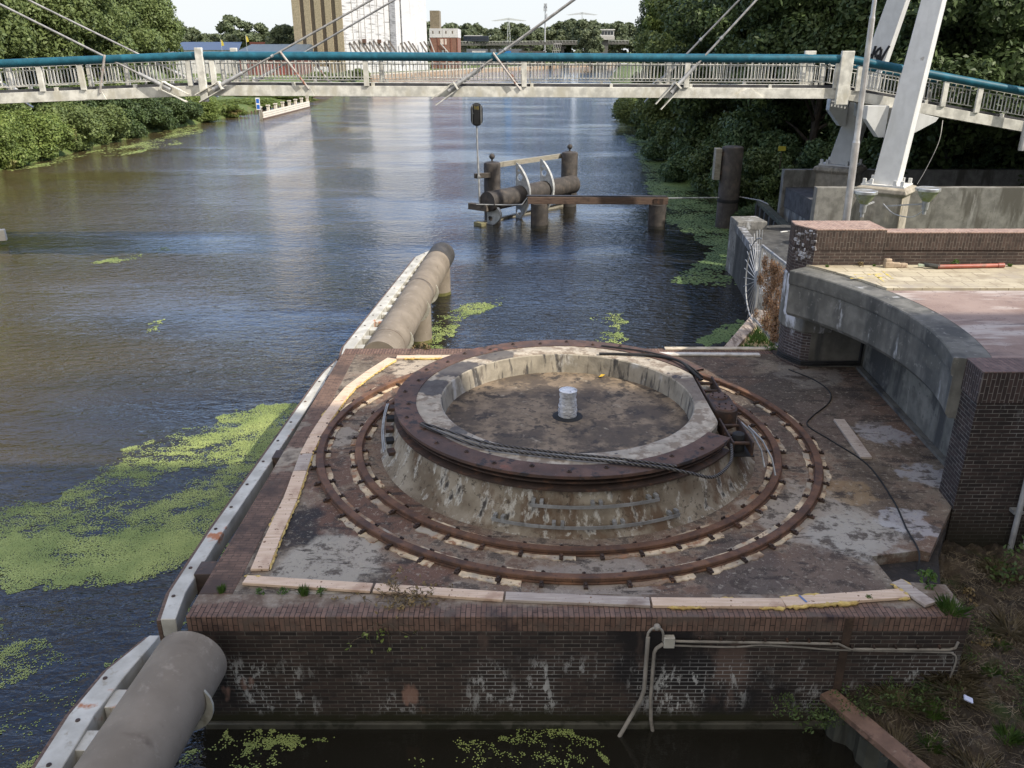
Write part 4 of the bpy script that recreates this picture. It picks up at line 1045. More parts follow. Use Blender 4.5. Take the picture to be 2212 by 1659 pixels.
# ------------------------------------------------------------------ dolphin with signal
dol = thing('mooring_dolphin', 'dark steel dolphin of two ball-topped piles with a thick crosswise pipe and white fins', 'dolphin', (1.2, 49.2, 0))
for (x, y, zt, r) in ((-1.10, 46.95, 3.27, .46), (3.52, 52.1, 3.25, .50)):
    MB().lathe([(r, -2), (r, zt - .1), (r - .03, zt - .03), (r - .12, zt), (.02, zt + .06)], (x, y), 32).build('pile', darkpipe, dol)
    f = MB().tube([(x, y, zt + .02), (x, y, zt + .16)], .05, 10); f.ball((x, y, zt + .30), .16, 14)
    f.build('ball_finial', darkpipe, dol)
pa, pb = Vector((-1.35, 45.75, 1.30)), Vector((3.75, 51.55, 1.40))
dd = (pb - pa).normalized(); ss = dd.cross(Vector((0, 0, 1))).normalized(); uu = ss.cross(dd)
MB().tube([pa, pb], .54, 36).build('fender_pipe', darkpipe, dol)
MB().tube([pa - dd * .004, pa + dd * .05], .55, 36).build('end_ring', darkpipe, dol)
finw = weathered('grey_white_fin', al(.36, .37, .37), [(4, al(.24, .24, .23), .5, .7)], .6)
bl_ = -ss
def fin(c, lo=-1.55, hi=1.75):
    # crescent plate across the pipe, straight edge on the fairway side, with round lightening holes
    n_ = 20; A = []; B = []
    V = []; F = []
    def P2(a, b): return c + ss * a + Vector((0, 0, b))
    outl = []
    for i in range(n_ + 1):
        f = i / n_; z = lo + (hi - lo) * f
        bulge = .98 * math.sin(math.pi * f) ** .75
        outl.append((-.40 + .04, -.40 + .12 + bulge, z))
    # cut it into strips leaving three openings
    holes = [(-.05, .98, .19), (-.12, -.98, .15), (-.16, 1.36, .08)]
    cell = .05
    nz = int((hi - lo) / cell); nx = int(1.2 / cell)
    grid = {}
    t_ = .03
    for iz in range(nz + 1):
        z = lo + (hi - lo) * iz / nz
        f = iz / nz; xr = -.28 + .98 * math.sin(math.pi * f) ** .75
        for ix in range(nx + 1):
            x = -.36 + (xr + .36) * ix / nx
            grid[ix, iz] = (x, z)
    for iz in range(nz):
        for ix in range(nx):
            q_ = [grid[ix, iz], grid[ix + 1, iz], grid[ix + 1, iz + 1], grid[ix, iz + 1]]
            mx_ = sum(p[0] for p in q_) / 4; mz_ = sum(p[1] for p in q_) / 4
            if any((mx_ - h[0]) ** 2 + (mz_ - h[1]) ** 2 < h[2] ** 2 for h in holes): continue
            b = len(V)
            V += [P2(*p) for p in q_] ; F.append((b, b + 1, b + 2, b + 3))
    m_ = MB().add(V, F)
    # rim flange along the bulging edge
    o = m_.build('fin', finw, dol, smooth=False)
    so_ = o.modifiers.new('thickness', 'SOLIDIFY'); so_.thickness = .03
    fl = [grid[nx, iz] for iz in range(0, nz + 1, 3)]
    mm_ = MB()
    for i in range(len(fl) - 1):
        mm_.bar(P2(*fl[i]), P2(*fl[i + 1]), .16, .02, up=ss)
    mm_.build('flange', finw, dol)
for t_ in (.36, .64):
    fin(pa.lerp(pb, t_))
fin(pa.lerp(pb, .045), -1.45, .05)
MB().bar((-.95, 47.55, 3.02), (3.35, 52.75, 2.98), .16, .28).build('timber', greytimber, dol, bevel=.01)
MB().bar((-2.0, 46.0, -.06), (3.2, 51.9, .10), .20, .30).build('timber', greytimber, dol, bevel=.01)
MB().bar((-2.0, 46.0, -.02), (-1.55, 45.5, -.02), .34, .42).build('timber_end', weathered('mossy_timber_end', al(.16, .145, .08), [(6, al(.08, .075, .04), .5, .7)], .9), dol, bevel=.02)
MB().bar((-2.35, 46.35, .98), (-1.3, 45.55, .98), .30, .34).build('timber_end', weathered('dark_timber_end', al(.10, .085, .07), [(6, al(.05, .045, .04), .5, .7)], .9), dol, bevel=.02)
MB().bar((-2.05, 46.2, 2.62), (-1.2, 46.55, 2.62), .22, .26).build('timber_end', weathered('dark_timber_end', al(.10, .085, .07), [(6, al(.05, .045, .04), .5, .7)], .9), dol, bevel=.02)
MB().tube([(-1.95, 45.6, 1.18), (-.1, 45.3, 1.20), (.55, 45.25, 1.24), (.85, 45.3, 1.62)], .035, 8).build('handrail', galv, dol)

sg = thing('traffic_signal', 'tall black oval navigation signal on a slim grey pole fixed to the dolphin', 'signal', (-1.83, 46.1, 1.2))
MB().tube([(-1.78, 46.08, 1.1), (-1.85, 46.08, 3.6), (-1.86, 46.08, 3.7), (-1.88, 46.08, 5.35)], [.055, .055, .042, .042], 12).build('pole', steelgrey, sg)
MB().cbox((-1.8, 46.1, 2.6), .16, .2, .08).build('clamp', galv, sg)
o = []
for i in range(17):
    a = math.pi * i / 16; o.append((-1.87 + .32 * math.cos(a), 6.10 + .32 * math.sin(a)))
for i in range(17):
    a = math.pi + math.pi * i / 16; o.append((-1.87 + .32 * math.cos(a), 5.57 + .32 * math.sin(a)))
MB().slab([(x, 46.02, z) for x, z in o], (0, 1, 0), .05).build('backboard', weathered('black_board', al(.018, .018, .018), [(4, al(.03, .03, .028), .5, .7)], .6, bstr=.05), sg)
MB().slab([(-1.87 + (x + 1.87) * .94, 46.012, 5.835 + (z - 5.835) * .965) for x, z in o][::-1], (0, -1, 0), .02).build('rim', weathered('grey_board_face', al(.04, .04, .039), [], .6, bstr=0), sg)
lc_ = MB().box(-2.02, -1.72, 45.80, 45.99, 5.33, 6.32).build('lamp_case', weathered('black_case', al(.014, .014, .014), [], .5, bstr=.03), sg, bevel=.02)
MB().box(-2.00, -1.74, 45.79, 45.80, 6.08, 6.28).build('yellow_label', weathered('worn_yellow_label', al(.11, .085, .02), [(14, al(.04, .04, .03), .45, .55)], .7), lc_)
for x in (-2.10, -1.64): MB().box(x - .02, x + .02, 45.93, 45.99, 5.36, 6.30).build('side_bar', galv, sg)
MB().tube([(-2.03, 45.96, 5.9), (-2.03, 45.86, 5.9)], .03, 8).build('knob', steelgrey, sg)

jt = thing('timber_jetty', 'dark timber beam on two steel piles right of the dolphin', 'jetty', (4.6, 45.3, 0))
MB().bar((.85, 45.35, 1.46), (8.4, 45.15, 1.46), .40, .36).build('beam', oldbeam, jt, bevel=.015)
MB().bar((.80, 45.4, 1.68), (8.35, 45.18, 1.68), .30, .06).build('capping', weathered('dark_steel_capping', al(.04, .036, .034), [], .6), jt)
for x, y in ((1.5, 45.38), (7.88, 45.15)):
    MB().tube([(x, y, -2), (x, y, 1.28)], .475, 32).build('pile', darkpipe, jt)
    MB().tube([(x, y, .0), (x, y, .16)], .478, 32).build('wet_band', weathered('wet_band', al(.03, .028, .024), [], .4), jt)
    MB().cbox((x, y - .21, 1.46), .5, .03, .30).build('bracket', rust_dark, jt)
bp = thing('steel_pile', 'single thick black pile with a grey timber box on its side, by the overgrown bank', 'pile', (11.72, 45.4, 0))
MB().lathe([(.56, -2), (.56, 4.18), (.53, 4.24), (.4, 4.28), (.02, 4.31)], (11.72, 45.4), 36).build('shaft', darkpipe, bp)
MB().lathe([(.575, 1.36), (.585, 1.40), (.585, 1.50), (.575, 1.54)], (11.72, 45.4), 36).build('band', blackstuff, bp)
MB().box(10.78, 11.10, 45.15, 45.65, 2.55, 4.18).build('timber_box', greytimber, bp, bevel=.02)
MB().box(11.10, 11.25, 45.2, 45.6, 3.8, 4.0).build('bracket', rust_dark, bp)
MB().box(11.10, 11.25, 45.2, 45.6, 2.8, 3.0).build('bracket', rust_dark, bp)
rl = MB().tube([(8.4, 45.0, 1.62), (11.15, 45.1, 1.63)], .035, 8).build('connecting_rod', galv, None, loc=(9.8, 45.1, 1.62))
tag(rl, 'thin grey rod spanning from the timber jetty to the thick black pile', 'rod')
rl = MB().tube([(12.25, 45.2, 1.66), (12.9, 43.6, 1.74), (12.95, 42.2, 1.78)], .03, 8).build('connecting_rod', steelgrey, None, loc=(12.5, 44.4, 1.6))
tag(rl, 'thin rod running from the thick black pile to the timber by the reeds', 'rod')
stp = MB().bar((-28.7, 39.7, .45), (-25.12, 40.9, .50), .30, .55).build('timber_fender_end', palewood, None, loc=(-26.5, 40.3, .3), bevel=.03)
tag(stp, 'pale timber fender tip poking in over open water at the left edge', 'fender')

# white timber guide fence near the far left bank
gf = thing('guide_fence', 'white timber guide fence with capped posts standing in the water by the left bank', 'fence', (-34.8, 134, 0))
a, b = Vector((-34.9, 121.2, 0)), Vector((-34.4, 147.5, 0))
for k in range(3):
    MB().bar(a + Vector((.15, 0, .30 + k * .29)), b + Vector((.15, 0, .30 + k * .29)), .12, .24).build('board', palewood, gf)
MB().bar(a + Vector((.2, 0, .05)), b + Vector((.2, 0, .05)), .16, .22).build('lower_board', oldbeam, gf)
for i in range(8):
    p = a.lerp(b, i / 7) + Vector((-.15, 0, 0))
    MB().cbox((p.x, p.y, .35), .36, .36, 2.5).build('post', greytimber if i == 0 else palewood, gf)
    MB().cbox((p.x, p.y, 1.66), .52, .52, .14).build('post_cap', palewood, gf)
sgn = thing('blue_white_sign', 'small upright white sign with two blue squares at the near end of the guide fence', 'sign', (-35.1, 120.9, 2.4))
MB().tube([(-35.15, 121.0, .4), (-35.15, 121.0, 2.8)], .05, 8).build('post', steelgrey, sgn)
MB().box(-35.45, -34.9, 120.84, 120.90, 1.30, 2.90).build('board', plain('white_board', al(.75, .75, .75)), sgn)
for z in (1.42, 2.18): MB().box(-35.38, -34.97, 120.83, 120.838, z, z + .56).build('blue_square', plain('blue_paint', al(.02, .13, .50)), sgn)
# ------------------------------------------------------------------ cable-stayed footbridge
BR = thing('footbridge', 'white cable stayed footbridge with teal top pipe crossing the whole view', 'bridge', (0, 37.4, 0))
XS = [-33, -21.1, -12.42, 13.25, 20.8, 30]
ZS = [6.30, 6.97, 7.29, 7.17, 5.92, 4.35]
def zb(x): return float(np.interp(x, XS, ZS))
YF, YB = 35.5, 39.4
asph = weathered('dark_bridge_deck', al(.045, .045, .048), [(2, al(.07, .07, .07), .5, .7)], .9)
for i in range(5):
    x0, x1 = XS[i], XS[i + 1]
    for y, w_ in ((YF, .26), (YB, .26)):
        MB().bar((x0, y, zb(x0) + .20), (x1, y, zb(x1) + .20), w_, .40).build('girder', white_paint, BR, bevel=.01)
    MB().bar((x0, 37.45, zb(x0) + .30), (x1, 37.45, zb(x1) + .30), 3.62, .16).build('deck', asph, BR)
    MB().bar((x0, YF + .09, zb(x0) + .46), (x1, YF + .09, zb(x1) + .46), .14, .10).build('edge_plate', asph, BR)
    for y in (YF - .12, YB + .12):
        MB().tube([(x0 + (.14 if i in (2, 3) else 0), y, zb(x0) + 1.50), (x1 - (.14 if i in (1, 2) else 0), y, zb(x1) + 1.50)], .158, 20).build('top_pipe', teal, BR)
# railings: panels between posts
def posts_x(): return [-30.5, -26.5, -22.5, -18.89, -17.23, -12.9, -11.95, -5.84, .49, 7.0, 13.0, 13.9, 17.45, 18.87, 22.4, 26, 29.5]
px = posts_x()
for y, sgn_ in ((YF + .16, 1), (YB - .16, -1)):
    for i in range(len(px)):
        x = px[i]; z = zb(x)
        MB().box(x - .10, x + .10, y - .30 * sgn_ - .06, y - .30 * sgn_ + .06, z + .40, z + 1.34).build('railing_post', white_paint, BR, bevel=.006)
        if i == len(px) - 1: continue
        xa, xb = x + .08, px[i + 1] - .08
        ks = [k_ for k_ in (-12.42, 13.25) if xa < k_ < xb]
        nodes = [xa] + ks + [xb]
        m = MB()
        for a_, b_ in zip(nodes[:-1], nodes[1:]):
            for h in (.62, 1.22, 1.36):
                m.bar((a_, y, zb(a_) + h), (b_, y, zb(b_) + h), .03, .035)
        nbar = int((xb - xa) / .15)
        for k_ in range(1, nbar):
            xx = xa + (xb - xa) * k_ / nbar
            m.bar((xx, y, zb(xx) + .62), (xx, y, zb(xx) + (1.36 if k_ % 2 else 1.22)), .032, .032, up=(1, 0, 0))
        m.build('railing_panel', white_paint, BR, smooth=False)
    for k_ in range(18):
        x = -28 + k_ * 3.2
        MB().cbox((x, YF - .02 if sgn_ > 0 else YB + .02, zb(x) + .47), .12, .16, .14).build('foot', white_paint, BR)
# big end posts over the kinks
for x, lean in ((-12.42, .05), (13.25, .02)):
    for y in (YF - .28, YB + .28):
        MB().bar((x + lean, y, zb(x) - .22), (x + lean, y, zb(x) + 1.80), .16, .30 if x < 0 else .50, up=(1, 0, 0)).build('kink_post', white_paint, BR, bevel=.02)
# struts between pipe and girder, with gussets
rusty_strut = weathered('rust_streaked_strut', al(.36, .33, .30), [((3, 3, 1.5), al(.20, .07, .035), .5, .58)], .6)
for xt, xb_ in ((-9.15, -8.15), (-.75, .34), (-16.1, -16.55)):
    for y in (YF - .28, YB + .28):
        MB().tube([(xt, y, zb(xt) + 1.66), (xb_, y, zb(xb_) + .28)], .045, 10).build('strut', rusty_strut, BR)
        MB().slab([(xb_ - .75, y + .03, zb(xb_) + .02), (xb_ + .2, y + .03, zb(xb_) + .02), (xb_ + .02, y + .03, zb(xb_) + .42), (xb_ - .12, y + .03, zb(xb_) + .42)], (0, 1, 0), .05).build('gusset', white_paint, BR)
for xg in (9.5,):
    MB().slab([(xg - .75, YF - .2, zb(xg) + .01), (xg + .65, YF - .2, zb(xg) + .01), (xg + .12, YF - .2, zb(xg) + .36), (xg - .06, YF - .2, zb(xg) + .36)], (0, 1, 0), .06).build('gusset', white_paint, BR)
# stay cables and their anchors
cablem = weathered('stay_cable', al(.30, .29, .275), [(5, al(.2, .19, .18), .5, .7)], .45, .4, bstr=0)
def stay(p, q, nm='stay_cable'):
    p, q = Vector(p), Vector(q); d = (q - p).normalized()
    cb_ = MB().tube([p + d * .9, q], .042, 10).build(nm, cablem, BR)
    MB().tube([p + d * .25, p + d * 1.25], .075, 14).build('socket', steelgrey, cb_)
    MB().tube([p + d * 2.6, p + d * 2.72], .066, 12).build('cable_clamp', steelgrey, cb_)
    sd_ = d.cross(Vector((0, 1, 0))).normalized()
    for s_ in (-1, 1):
        o_ = sd_ * (.15 * s_)
        MB().bar(p - d * .85 + o_, p + d * .28 + o_, .20, .035, up=sd_).build('anchor_plate', white_paint, BR)
    MB().bar(p + d * .20, p + d * .27, .38, .34, up=sd_).build('anchor_head', white_paint, cb_, bevel=.01)
    MB().tube([p - d * .12, p + d * .2], .10, 14).build('anchor_nut', steelgrey, cb_)
AP = [(18.07, 36.75, 22.7), (18.0, 36.75, 21.4), (18.1, 36.75, 20.0)]
for (xa, top) in ((-11.85, AP[0]), (-2.45, AP[1]), (6.45, AP[2])):
    stay((xa, YF - .36, zb(xa) + .30), top)
    stay((xa + .05, YB + .36, zb(xa) + .30), (top[0], 37.35, top[2]))
for (xa, top) in ((-13.75, (-31.4, 36.6, 16.2)), (-22.2, (-31.6, 36.6, 14.2))):
    stay((xa, YF - .36, zb(xa) + .34), top)
    stay((xa - .3, YB + .36, zb(xa) + .30), (top[0], 37.5, top[2] + .4))

# pylon: two leaning box legs
PY = thing('bridge_pylon', 'leaning white two legged steel pylon with black graffiti on its rear leg', 'pylon', (15.6, 37, 3.9))
ra = R(-38); ea = Vector((math.cos(ra), math.sin(ra), 0)); eb = Vector((-math.sin(ra), math.cos(ra), 0))
def leg(p, q, wa, wb, nm):
    p, q = Vector(p), Vector(q); V = []
    for c, k_ in ((p, 1.0), (q, .50)):
        for a_, b_ in ((-1, -1), (1, -1), (1, 1), (-1, 1)):
            V.append(c + ea * (a_ * wa / 2 * k_) + eb * (b_ * wb / 2 * k_))
    return MB().add(V, [(3, 2, 1, 0), (4, 5, 6, 7), (0, 1, 5, 4), (1, 2, 6, 5), (2, 3, 7, 6), (3, 0, 4, 7)]).build(nm, white_leg, PY, bevel=.02)
TOP = Vector((18.05, 37.05, 23.2))
lf0, lr0 = Vector((15.12, 34.0, 4.02)), Vector((15.62, 40.4, 4.0))
leg(lf0, lf0 + (TOP - lf0) * .98 + Vector((0, -.5, 0)), .94, .80, 'leg')
rl_ = leg(lr0, lr0 + (TOP - lr0) * .98 + Vector((.5, .5, 0)), .98, .80, 'leg')
plinth = weathered('stained_plinth', al(.30, .27, .22), [((2, 2, .4), al(.16, .14, .11), .5, .65), ((4, 4, .8), al(.42, .37, .29), .55, .7)], .9)
for c0 in (lf0, lr0):
    V = []
    for z, s_ in ((1.2, 1.75), (c0.z - .42, 1.75), (c0.z - .28, 2.02), (c0.z - .12, 1.9), (c0.z - .06, 1.55)):
        for a_, b_ in ((-1, -1), (1, -1), (1, 1), (-1, 1)):
            V.append(Vector((c0.x, c0.y, z)) + ea * (a_ * s_ / 2) + eb * (b_ * s_ / 2 * .9))
    F = [(3, 2, 1, 0), (16, 17, 18, 19)]
    for i in range(4):
        for j in range(4): F.append((i * 4 + j, i * 4 + (j + 1) % 4, i * 4 + 4 + (j + 1) % 4, i * 4 + 4 + j))
    pl0 = MB().add(V, F).build('plinth', plinth, PY, bevel=.03)
    p_ = MB(); p_.add([Vector((c0.x, c0.y, z)) + ea * (a_ * .82) + eb * (b_ * .68) for z in (c0.z - .06, c0.z + .0) for a_, b_ in ((-1, -1), (1, -1), (1, 1), (-1, 1))],
        [(3, 2, 1, 0), (4, 5, 6, 7), (0, 1, 5, 4), (1, 2, 6, 5), (2, 3, 7, 6), (3, 0, 4, 7)]); p_.build('base_plate', white_leg, pl0)
    for a_ in (-.72, -.45, .45, .72):
        for b_ in (-.58, .58):
            c = Vector((c0.x, c0.y, 0)) + ea * a_ + eb * b_
            MB().cbox((c.x, c.y, c0.z + .10), .12, .12, .20, ra).build('anchor_bolt', white_leg, pl0)
# crossbeam under the deck with brackets
fz = 6.55
def at(c0, z): return c0 + (TOP - c0) * ((z - c0.z) / (TOP.z - c0.z))
MB().bar(at(lf0, fz) + Vector((-.1, .3, 0)), at(lr0, fz) + Vector((-.1, -.3, 0)), .55, .62).build('crossbeam', white_paint, PY, bevel=.01)
for c0, s_ in ((lf0, 1), (lr0, -1)):
    b0 = at(c0, 6.9) + Vector((-.72, .05 * s_, 0))
    MB().slab([(b0.x - .75, b0.y, 6.95), (b0.x + .1, b0.y, 6.95), (b0.x + .1, b0.y, 5.75), (b0.x - .15, b0.y, 5.75), (b0.x - .75, b0.y, 6.45)], (0, 1, 0), .45).build('bracket', white_leg, PY, bevel=.01)
    b1 = at(c0, 6.9) + Vector((.62, .05 * s_, 0))
    MB().slab([(b1.x - .1, b1.y, 6.7), (b1.x + .8, b1.y, 6.5), (b1.x + .7, b1.y, 6.35), (b1.x - .1, b1.y, 5.9)], (0, 1, 0), .4).build('bracket', white_leg, PY, bevel=.01)
lq = thing('lamp_post', 'slim grey lamp post at the right edge of the view, standing by the ramp', 'lamp post', (20.75, 36.9, 5.5))
MB().tube([(20.75, 34.9, 5.2), (20.72, 34.9, 8.3)], .11, 12).build('lower_shaft', steelgrey, lq); MB().tube([(20.72, 34.9, 8.3), (20.68, 34.9, 13)], .08, 12).build('upper_shaft', steelgrey, lq)
MB().tube([(20.72, 34.9, 8.2), (20.72, 34.9, 8.42)], .13, 12).build('collar', steelgrey, lq); MB().cbox((20.2, 34.9, 13.0), 1.0, .3, .14).build('lantern', steelgrey, lq, bevel=.03)
# graffiti tag on the rear leg: HSV.
ink = plain('black_spray_paint', al(.012, .012, .014), .6)
sl_ = (TOP - lr0); 
def onleg(u_, z):
    f_ = (z - lr0.z) / 18.8; c = at(lr0, z) + Vector((.5 * f_, .5 * f_, 0)); k_ = 1 - .5 * f_; return c + ea * (u_ * .76) - eb * (.40 * k_ + .012)
strokes = [[(-.52, 8.95), (-.50, 8.35)], [(-.53, 8.62), (-.20, 8.72)], [(-.24, 9.05), (-.22, 8.25)],
           [(.10, 8.98), (-.04, 8.90), (-.10, 8.72), (.06, 8.58), (.12, 8.42), (.02, 8.25), (-.12, 8.28)], [(-.10, 8.62), (.14, 8.66)],
           [(.14, 8.92), (.22, 8.55), (.27, 8.15)], [(.27, 8.15), (.36, 8.6), (.52, 9.05)], [(.50, 8.28), (.53, 8.24)]]
m = MB()
for s_ in strokes:
    P_ = [onleg(u_, z + .12) for u_, z in s_]
    m.tube(smooth_path(P_, 4) if len(P_) > 2 else P_, .055 if len(s_) > 2 or s_[0][0] < .45 else .07, 6)
m.build('graffiti_tag', ink, PY)
MB().tube(smooth_path([(17.2, 34.6, 6.4), (17.0, 34.2, 5.6), (16.6, 34.0, 4.6), (16.3, 33.9, 4.0)]), .012, 5).build('loose_wire', cablem, PY)
# ------------------------------------------------------------------ water
wm = NT('canal_water')
P_ = wm.obj
# small wind ripples in wandering patches over a slow swell
patch = wm.step(wm.noise(P_, (.045, .11, 1), 4), .36, .60, .25, 1.0)
r0 = wm.noise(wm.mapping(P_, scale=(.62, 1.5, 1), rot=(0, 0, R(12))), 1.0, 2, .5, .3)
r1 = wm.noise(wm.mapping(P_, scale=(1.7, 3.7, 1), rot=(0, 0, R(16))), 1.0, 3, .55, .6)
r2 = wm.noise(wm.mapping(P_, scale=(4.2, 8.0, 1), rot=(0, 0, R(20))), 1.0, 3, .6, .4)
r3 = wm.noise(P_, (.30, .7, 1), 2)
hh = wm.math('ADD', wm.math('MULTIPLY', r1, .19), wm.math('ADD', wm.math('MULTIPLY', r2, .085), wm.math('MULTIPLY', r3, .06)))
hh = wm.math('ADD', hh, wm.math('MULTIPLY', r0, .07))
wx_ = wm.xyz(P_)
calm = wm.math('MULTIPLY', wm.step(wx_[1], 9.7, 8.9), wm.step(wx_[0], -4.7, -4.0))    # still water in the lee of the pier
hh = wm.math('MULTIPLY', hh, wm.math('MULTIPLY', patch, wm.math('SUBTRACT', 1.0, wm.math('MULTIPLY', calm, .9))))
wm.bump(hh, 1.0, .55)
sl_ = wm.math('ADD', wm.step(wx_[0], 2.0, -22.0), wm.math('MULTIPLY', wm.math('SUBTRACT', wm.noise(P_, (.06, .16, 1), 5), .5), 1.1))    # silt thickens towards the left shore
silt = wm.mix(wm.step(sl_, .15, 1.0), al(.012, .011, .008), al(.062, .047, .022))
wm.b.inputs['IOR'].default_value = 1.44
watm = wm.done(silt, .025, 0, .5)
SH = [(-41.3, -60), (-41.3, 69), (-41.2, 76), (-42.6, 99), (-41.4, 113), (-40.3, 140), (-40.0, 171), (-42.5, 205), (-47.5, 262), (-45.5, 283), (-34.6, 321), (-11.5, 393), (17.8, 460), (51.6, 538), (70, 580)]
RS = [(4.2, -60), (4.2, 9), (8.6, 12), (8.6, 24.2), (13.2, 36.4), (13.4, 44), (13.6, 48), (13.2, 56), (12.6, 62), (13.7, 80), (15.8, 112), (20.3, 163), (33, 300), (60, 502), (80, 575)]
W = MB(); W.add([(-60, -60, 0), (60, -60, 0), (110, 620, 0), (-60, 620, 0)], [(0, 1, 2, 3)])
tag(W.build('canal_water', watm, None), kind='structure')

# ------------------------------------------------------------------ ground
gm = NT('grassy_ground')
g1 = gm.mix(gm.step(gm.noise(gm.obj, .12, 5), .35, .65), al(.055, .085, .022), al(.10, .13, .035))
g1 = gm.mix(gm.step(gm.noise(gm.obj, 1.3, 6), .5, .72), g1, al(.12, .11, .05))
gm.bump(gm.noise(gm.obj, 3, 6), .8, .15); gm = gm.done(g1, .95)
bankm = weathered('muddy_bank', al(.05, .042, .026), [(1.1, al(.04, .06, .018), .45, .62)], .95, bscale=4, bstr=.8, bdist=.1)
def bank(line, sgn, name, zg, slope):
    V = []; F = []; n = len(line)
    for i, (x, y) in enumerate(line):
        V += [(x + sgn * -.6, y, -.7), (x + sgn * .1, y, .12), (x + sgn * slope * .5, y, zg * .75), (x + sgn * slope, y, zg), (sgn * 1600 if abs(y) < 1500 else x, y, zg)]
    for i in range(n - 1):
        for j in range(4): F.append((i * 5 + j, (i + 1) * 5 + j, (i + 1) * 5 + j + 1, i * 5 + j + 1))
    o = MB().add(V, F).build(name, gm, None, ang=60)
    return tag(o, kind='structure')
bank(SH, -1, 'left_bank_ground', 1.25, 2.2)
bank(RS[3:], 1, 'right_bank_ground', 1.9, 4.5)
tag(MB().add([(-1600, 570, 1.2), (1600, 570, 1.2), (1600, 3800, 1.2), (-1600, 3800, 1.2)], [(0, 1, 2, 3)]).build('far_ground', gm, None), kind='structure')

# soil bank at the near right: heaped earth with clods
sm = NT('trampled_soil')
s1 = sm.mix(sm.step(sm.noise(sm.obj, 2.2, 7, .65), .35, .66), al(.030, .023, .016), al(.085, .065, .045))
s1 = sm.mix(sm.step(sm.noise(sm.obj, 9, 6, .7), .56, .70), s1, al(.14, .115, .075))
s1 = sm.mix(sm.step(sm.noise(sm.obj, 1.3, 5), .57, .70), s1, al(.040, .052, .018))
sm.bump(sm.noise(sm.obj, 16, 7, .72), 1.0, .05); sm = sm.done(s1, .97)
V = []; F = []; nu, nv = 210, 190
for j in range(nv + 1):
    for i in range(nu + 1):
        s_ = i / nu; t_ = j / nv
        y = 4.2 + 8.0 * t_
        xe = 4.6 + (9.16 - min(y, 9.16)) * .5 if y < 9.2 else 4.6
        x = xe + (16 - xe) * s_ ** 1.5
        V.append((x, y, 0))
V = np.array(V)
hgt = .48 + .42 * np.clip((V[:, 0] - 4.6 - (9.16 - np.minimum(V[:, 1], 9.16)) * .5) / 2.2, 0, 1) + .30 * np.clip((V[:, 1] - 9) / 2.5, 0, 1)
hgt += (fbm(V[:, 0] * 1.3, V[:, 1] * 1.3, 4) - .5) * .45 + (fbm(V[:, 0] * 6 + 3, V[:, 1] * 6, 3) - .5) * .22 + (fbm(V[:, 0] * 16 + 3, V[:, 1] * 16, 3) - .5) * .17
V[:, 2] = hgt
for j in range(nv):
    for i in range(nu):
        a = j * (nu + 1) + i; F.append((a, a + 1, a + nu + 2, a + nu + 1))
tag(MB().add(V.tolist(), F).build('soil_bank', sm, None, ang=70), kind='structure')
def soil_z(x, y):
    x = np.asarray(x, float); y = np.asarray(y, float)
    h = .48 + .42 * np.clip((x - 4.6 - (9.16 - np.minimum(y, 9.16)) * .5) / 2.2, 0, 1) + .30 * np.clip((y - 9) / 2.5, 0, 1)
    return h + (fbm(x * 1.3, y * 1.3, 4) - .5) * .45 + (fbm(x * 6 + 3, y * 6, 3) - .5) * .22

# ------------------------------------------------------------------ duckweed rafts floating on the water
dm = NT('duckweed')
d1 = dm.mix(dm.step(dm.noise(dm.obj, .8, 5), .35, .65), al(.19, .235, .07), al(.32, .36, .115))
d1 = dm.mix(dm.math('MULTIPLY', dm.rand(), .55), d1, al(.13, .18, .05))
dm = dm.done(d1, .7, 0, .3)
rs_ = np.random.RandomState(21)
def weed(poly, cell, thr, fs, st=(1.0, 1.0), edge=.25, gain=1.0):
    """scatter small flat fronds inside poly where a ragged noise field is high"""
    p = np.array(poly); x0, y0 = p.min(0) - .5; x1, y1 = p.max(0) + .5
    nx, ny = int((x1 - x0) / cell) + 1, int((y1 - y0) / cell) + 1
    gx, gy = np.meshgrid(x0 + cell * np.arange(nx), y0 + cell * np.arange(ny))
    gx = gx.ravel() + rs_.uniform(-.5, .5, nx * ny) * cell; gy = gy.ravel() + rs_.uniform(-.5, .5, nx * ny) * cell
    wx = gx + (fbm(gx * 2.1, gy * 2.1, 3) - .5) * .9; wy = gy + (fbm(gx * 2.1 + 40, gy * 2.1 + 9, 3) - .5) * .9
    k = inside(wx, wy, poly)
    gx, gy = gx[k], gy[k]
    du, dv = (gx + gy) * .7071, (gy - gx) * .7071      # drift runs diagonally with the current
    if st is None: f = fbm(du * fs * .45 + 5, dv * fs * 1.7 + 5, 5)
    else: f = fbm(gx * fs * st[0] + 5, gy * fs * st[1] + 5, 5)
    f = f + .40 * (fbm(gx * fs * 5, gy * fs * 5, 3) - .5) + .28 * (fbm(gx * 1.1, gy * 6.5, 3) - .5)
    k = f > thr + rs_.normal(0, .095, len(gx))
    return gx[k], gy[k], cell * gain
W1 = [(-13.5, 14.2), (-9.9, 15.7), (-9.5, 17.2), (-8.9, 18.7), (-8.2, 19.6), (-6.9, 20.75), (-5.86, 20.7), (-4.7, 20.7), (-4.62, 18.3), (-5.2, 17.1), (-5.4, 16.2), (-5.45, 14.7), (-5.75, 13.6), (-6.1, 12.95), (-7.0, 12.6), (-7.77, 12.9), (-8.3, 12.2), (-9.9, 12.8), (-13.5, 12.2)]
rafts = []
gxs = weed(W1, .023, .565, .62, None, gain=1.05); rafts.append(gxs)
W1b = [(-9.6, 17.2), (-6.2, 20.6), (-5.1, 20.6), (-5.4, 18.2), (-7.0, 17.0)]
rafts.append(weed(W1b, .023, .565, .7, None, gain=1.1))
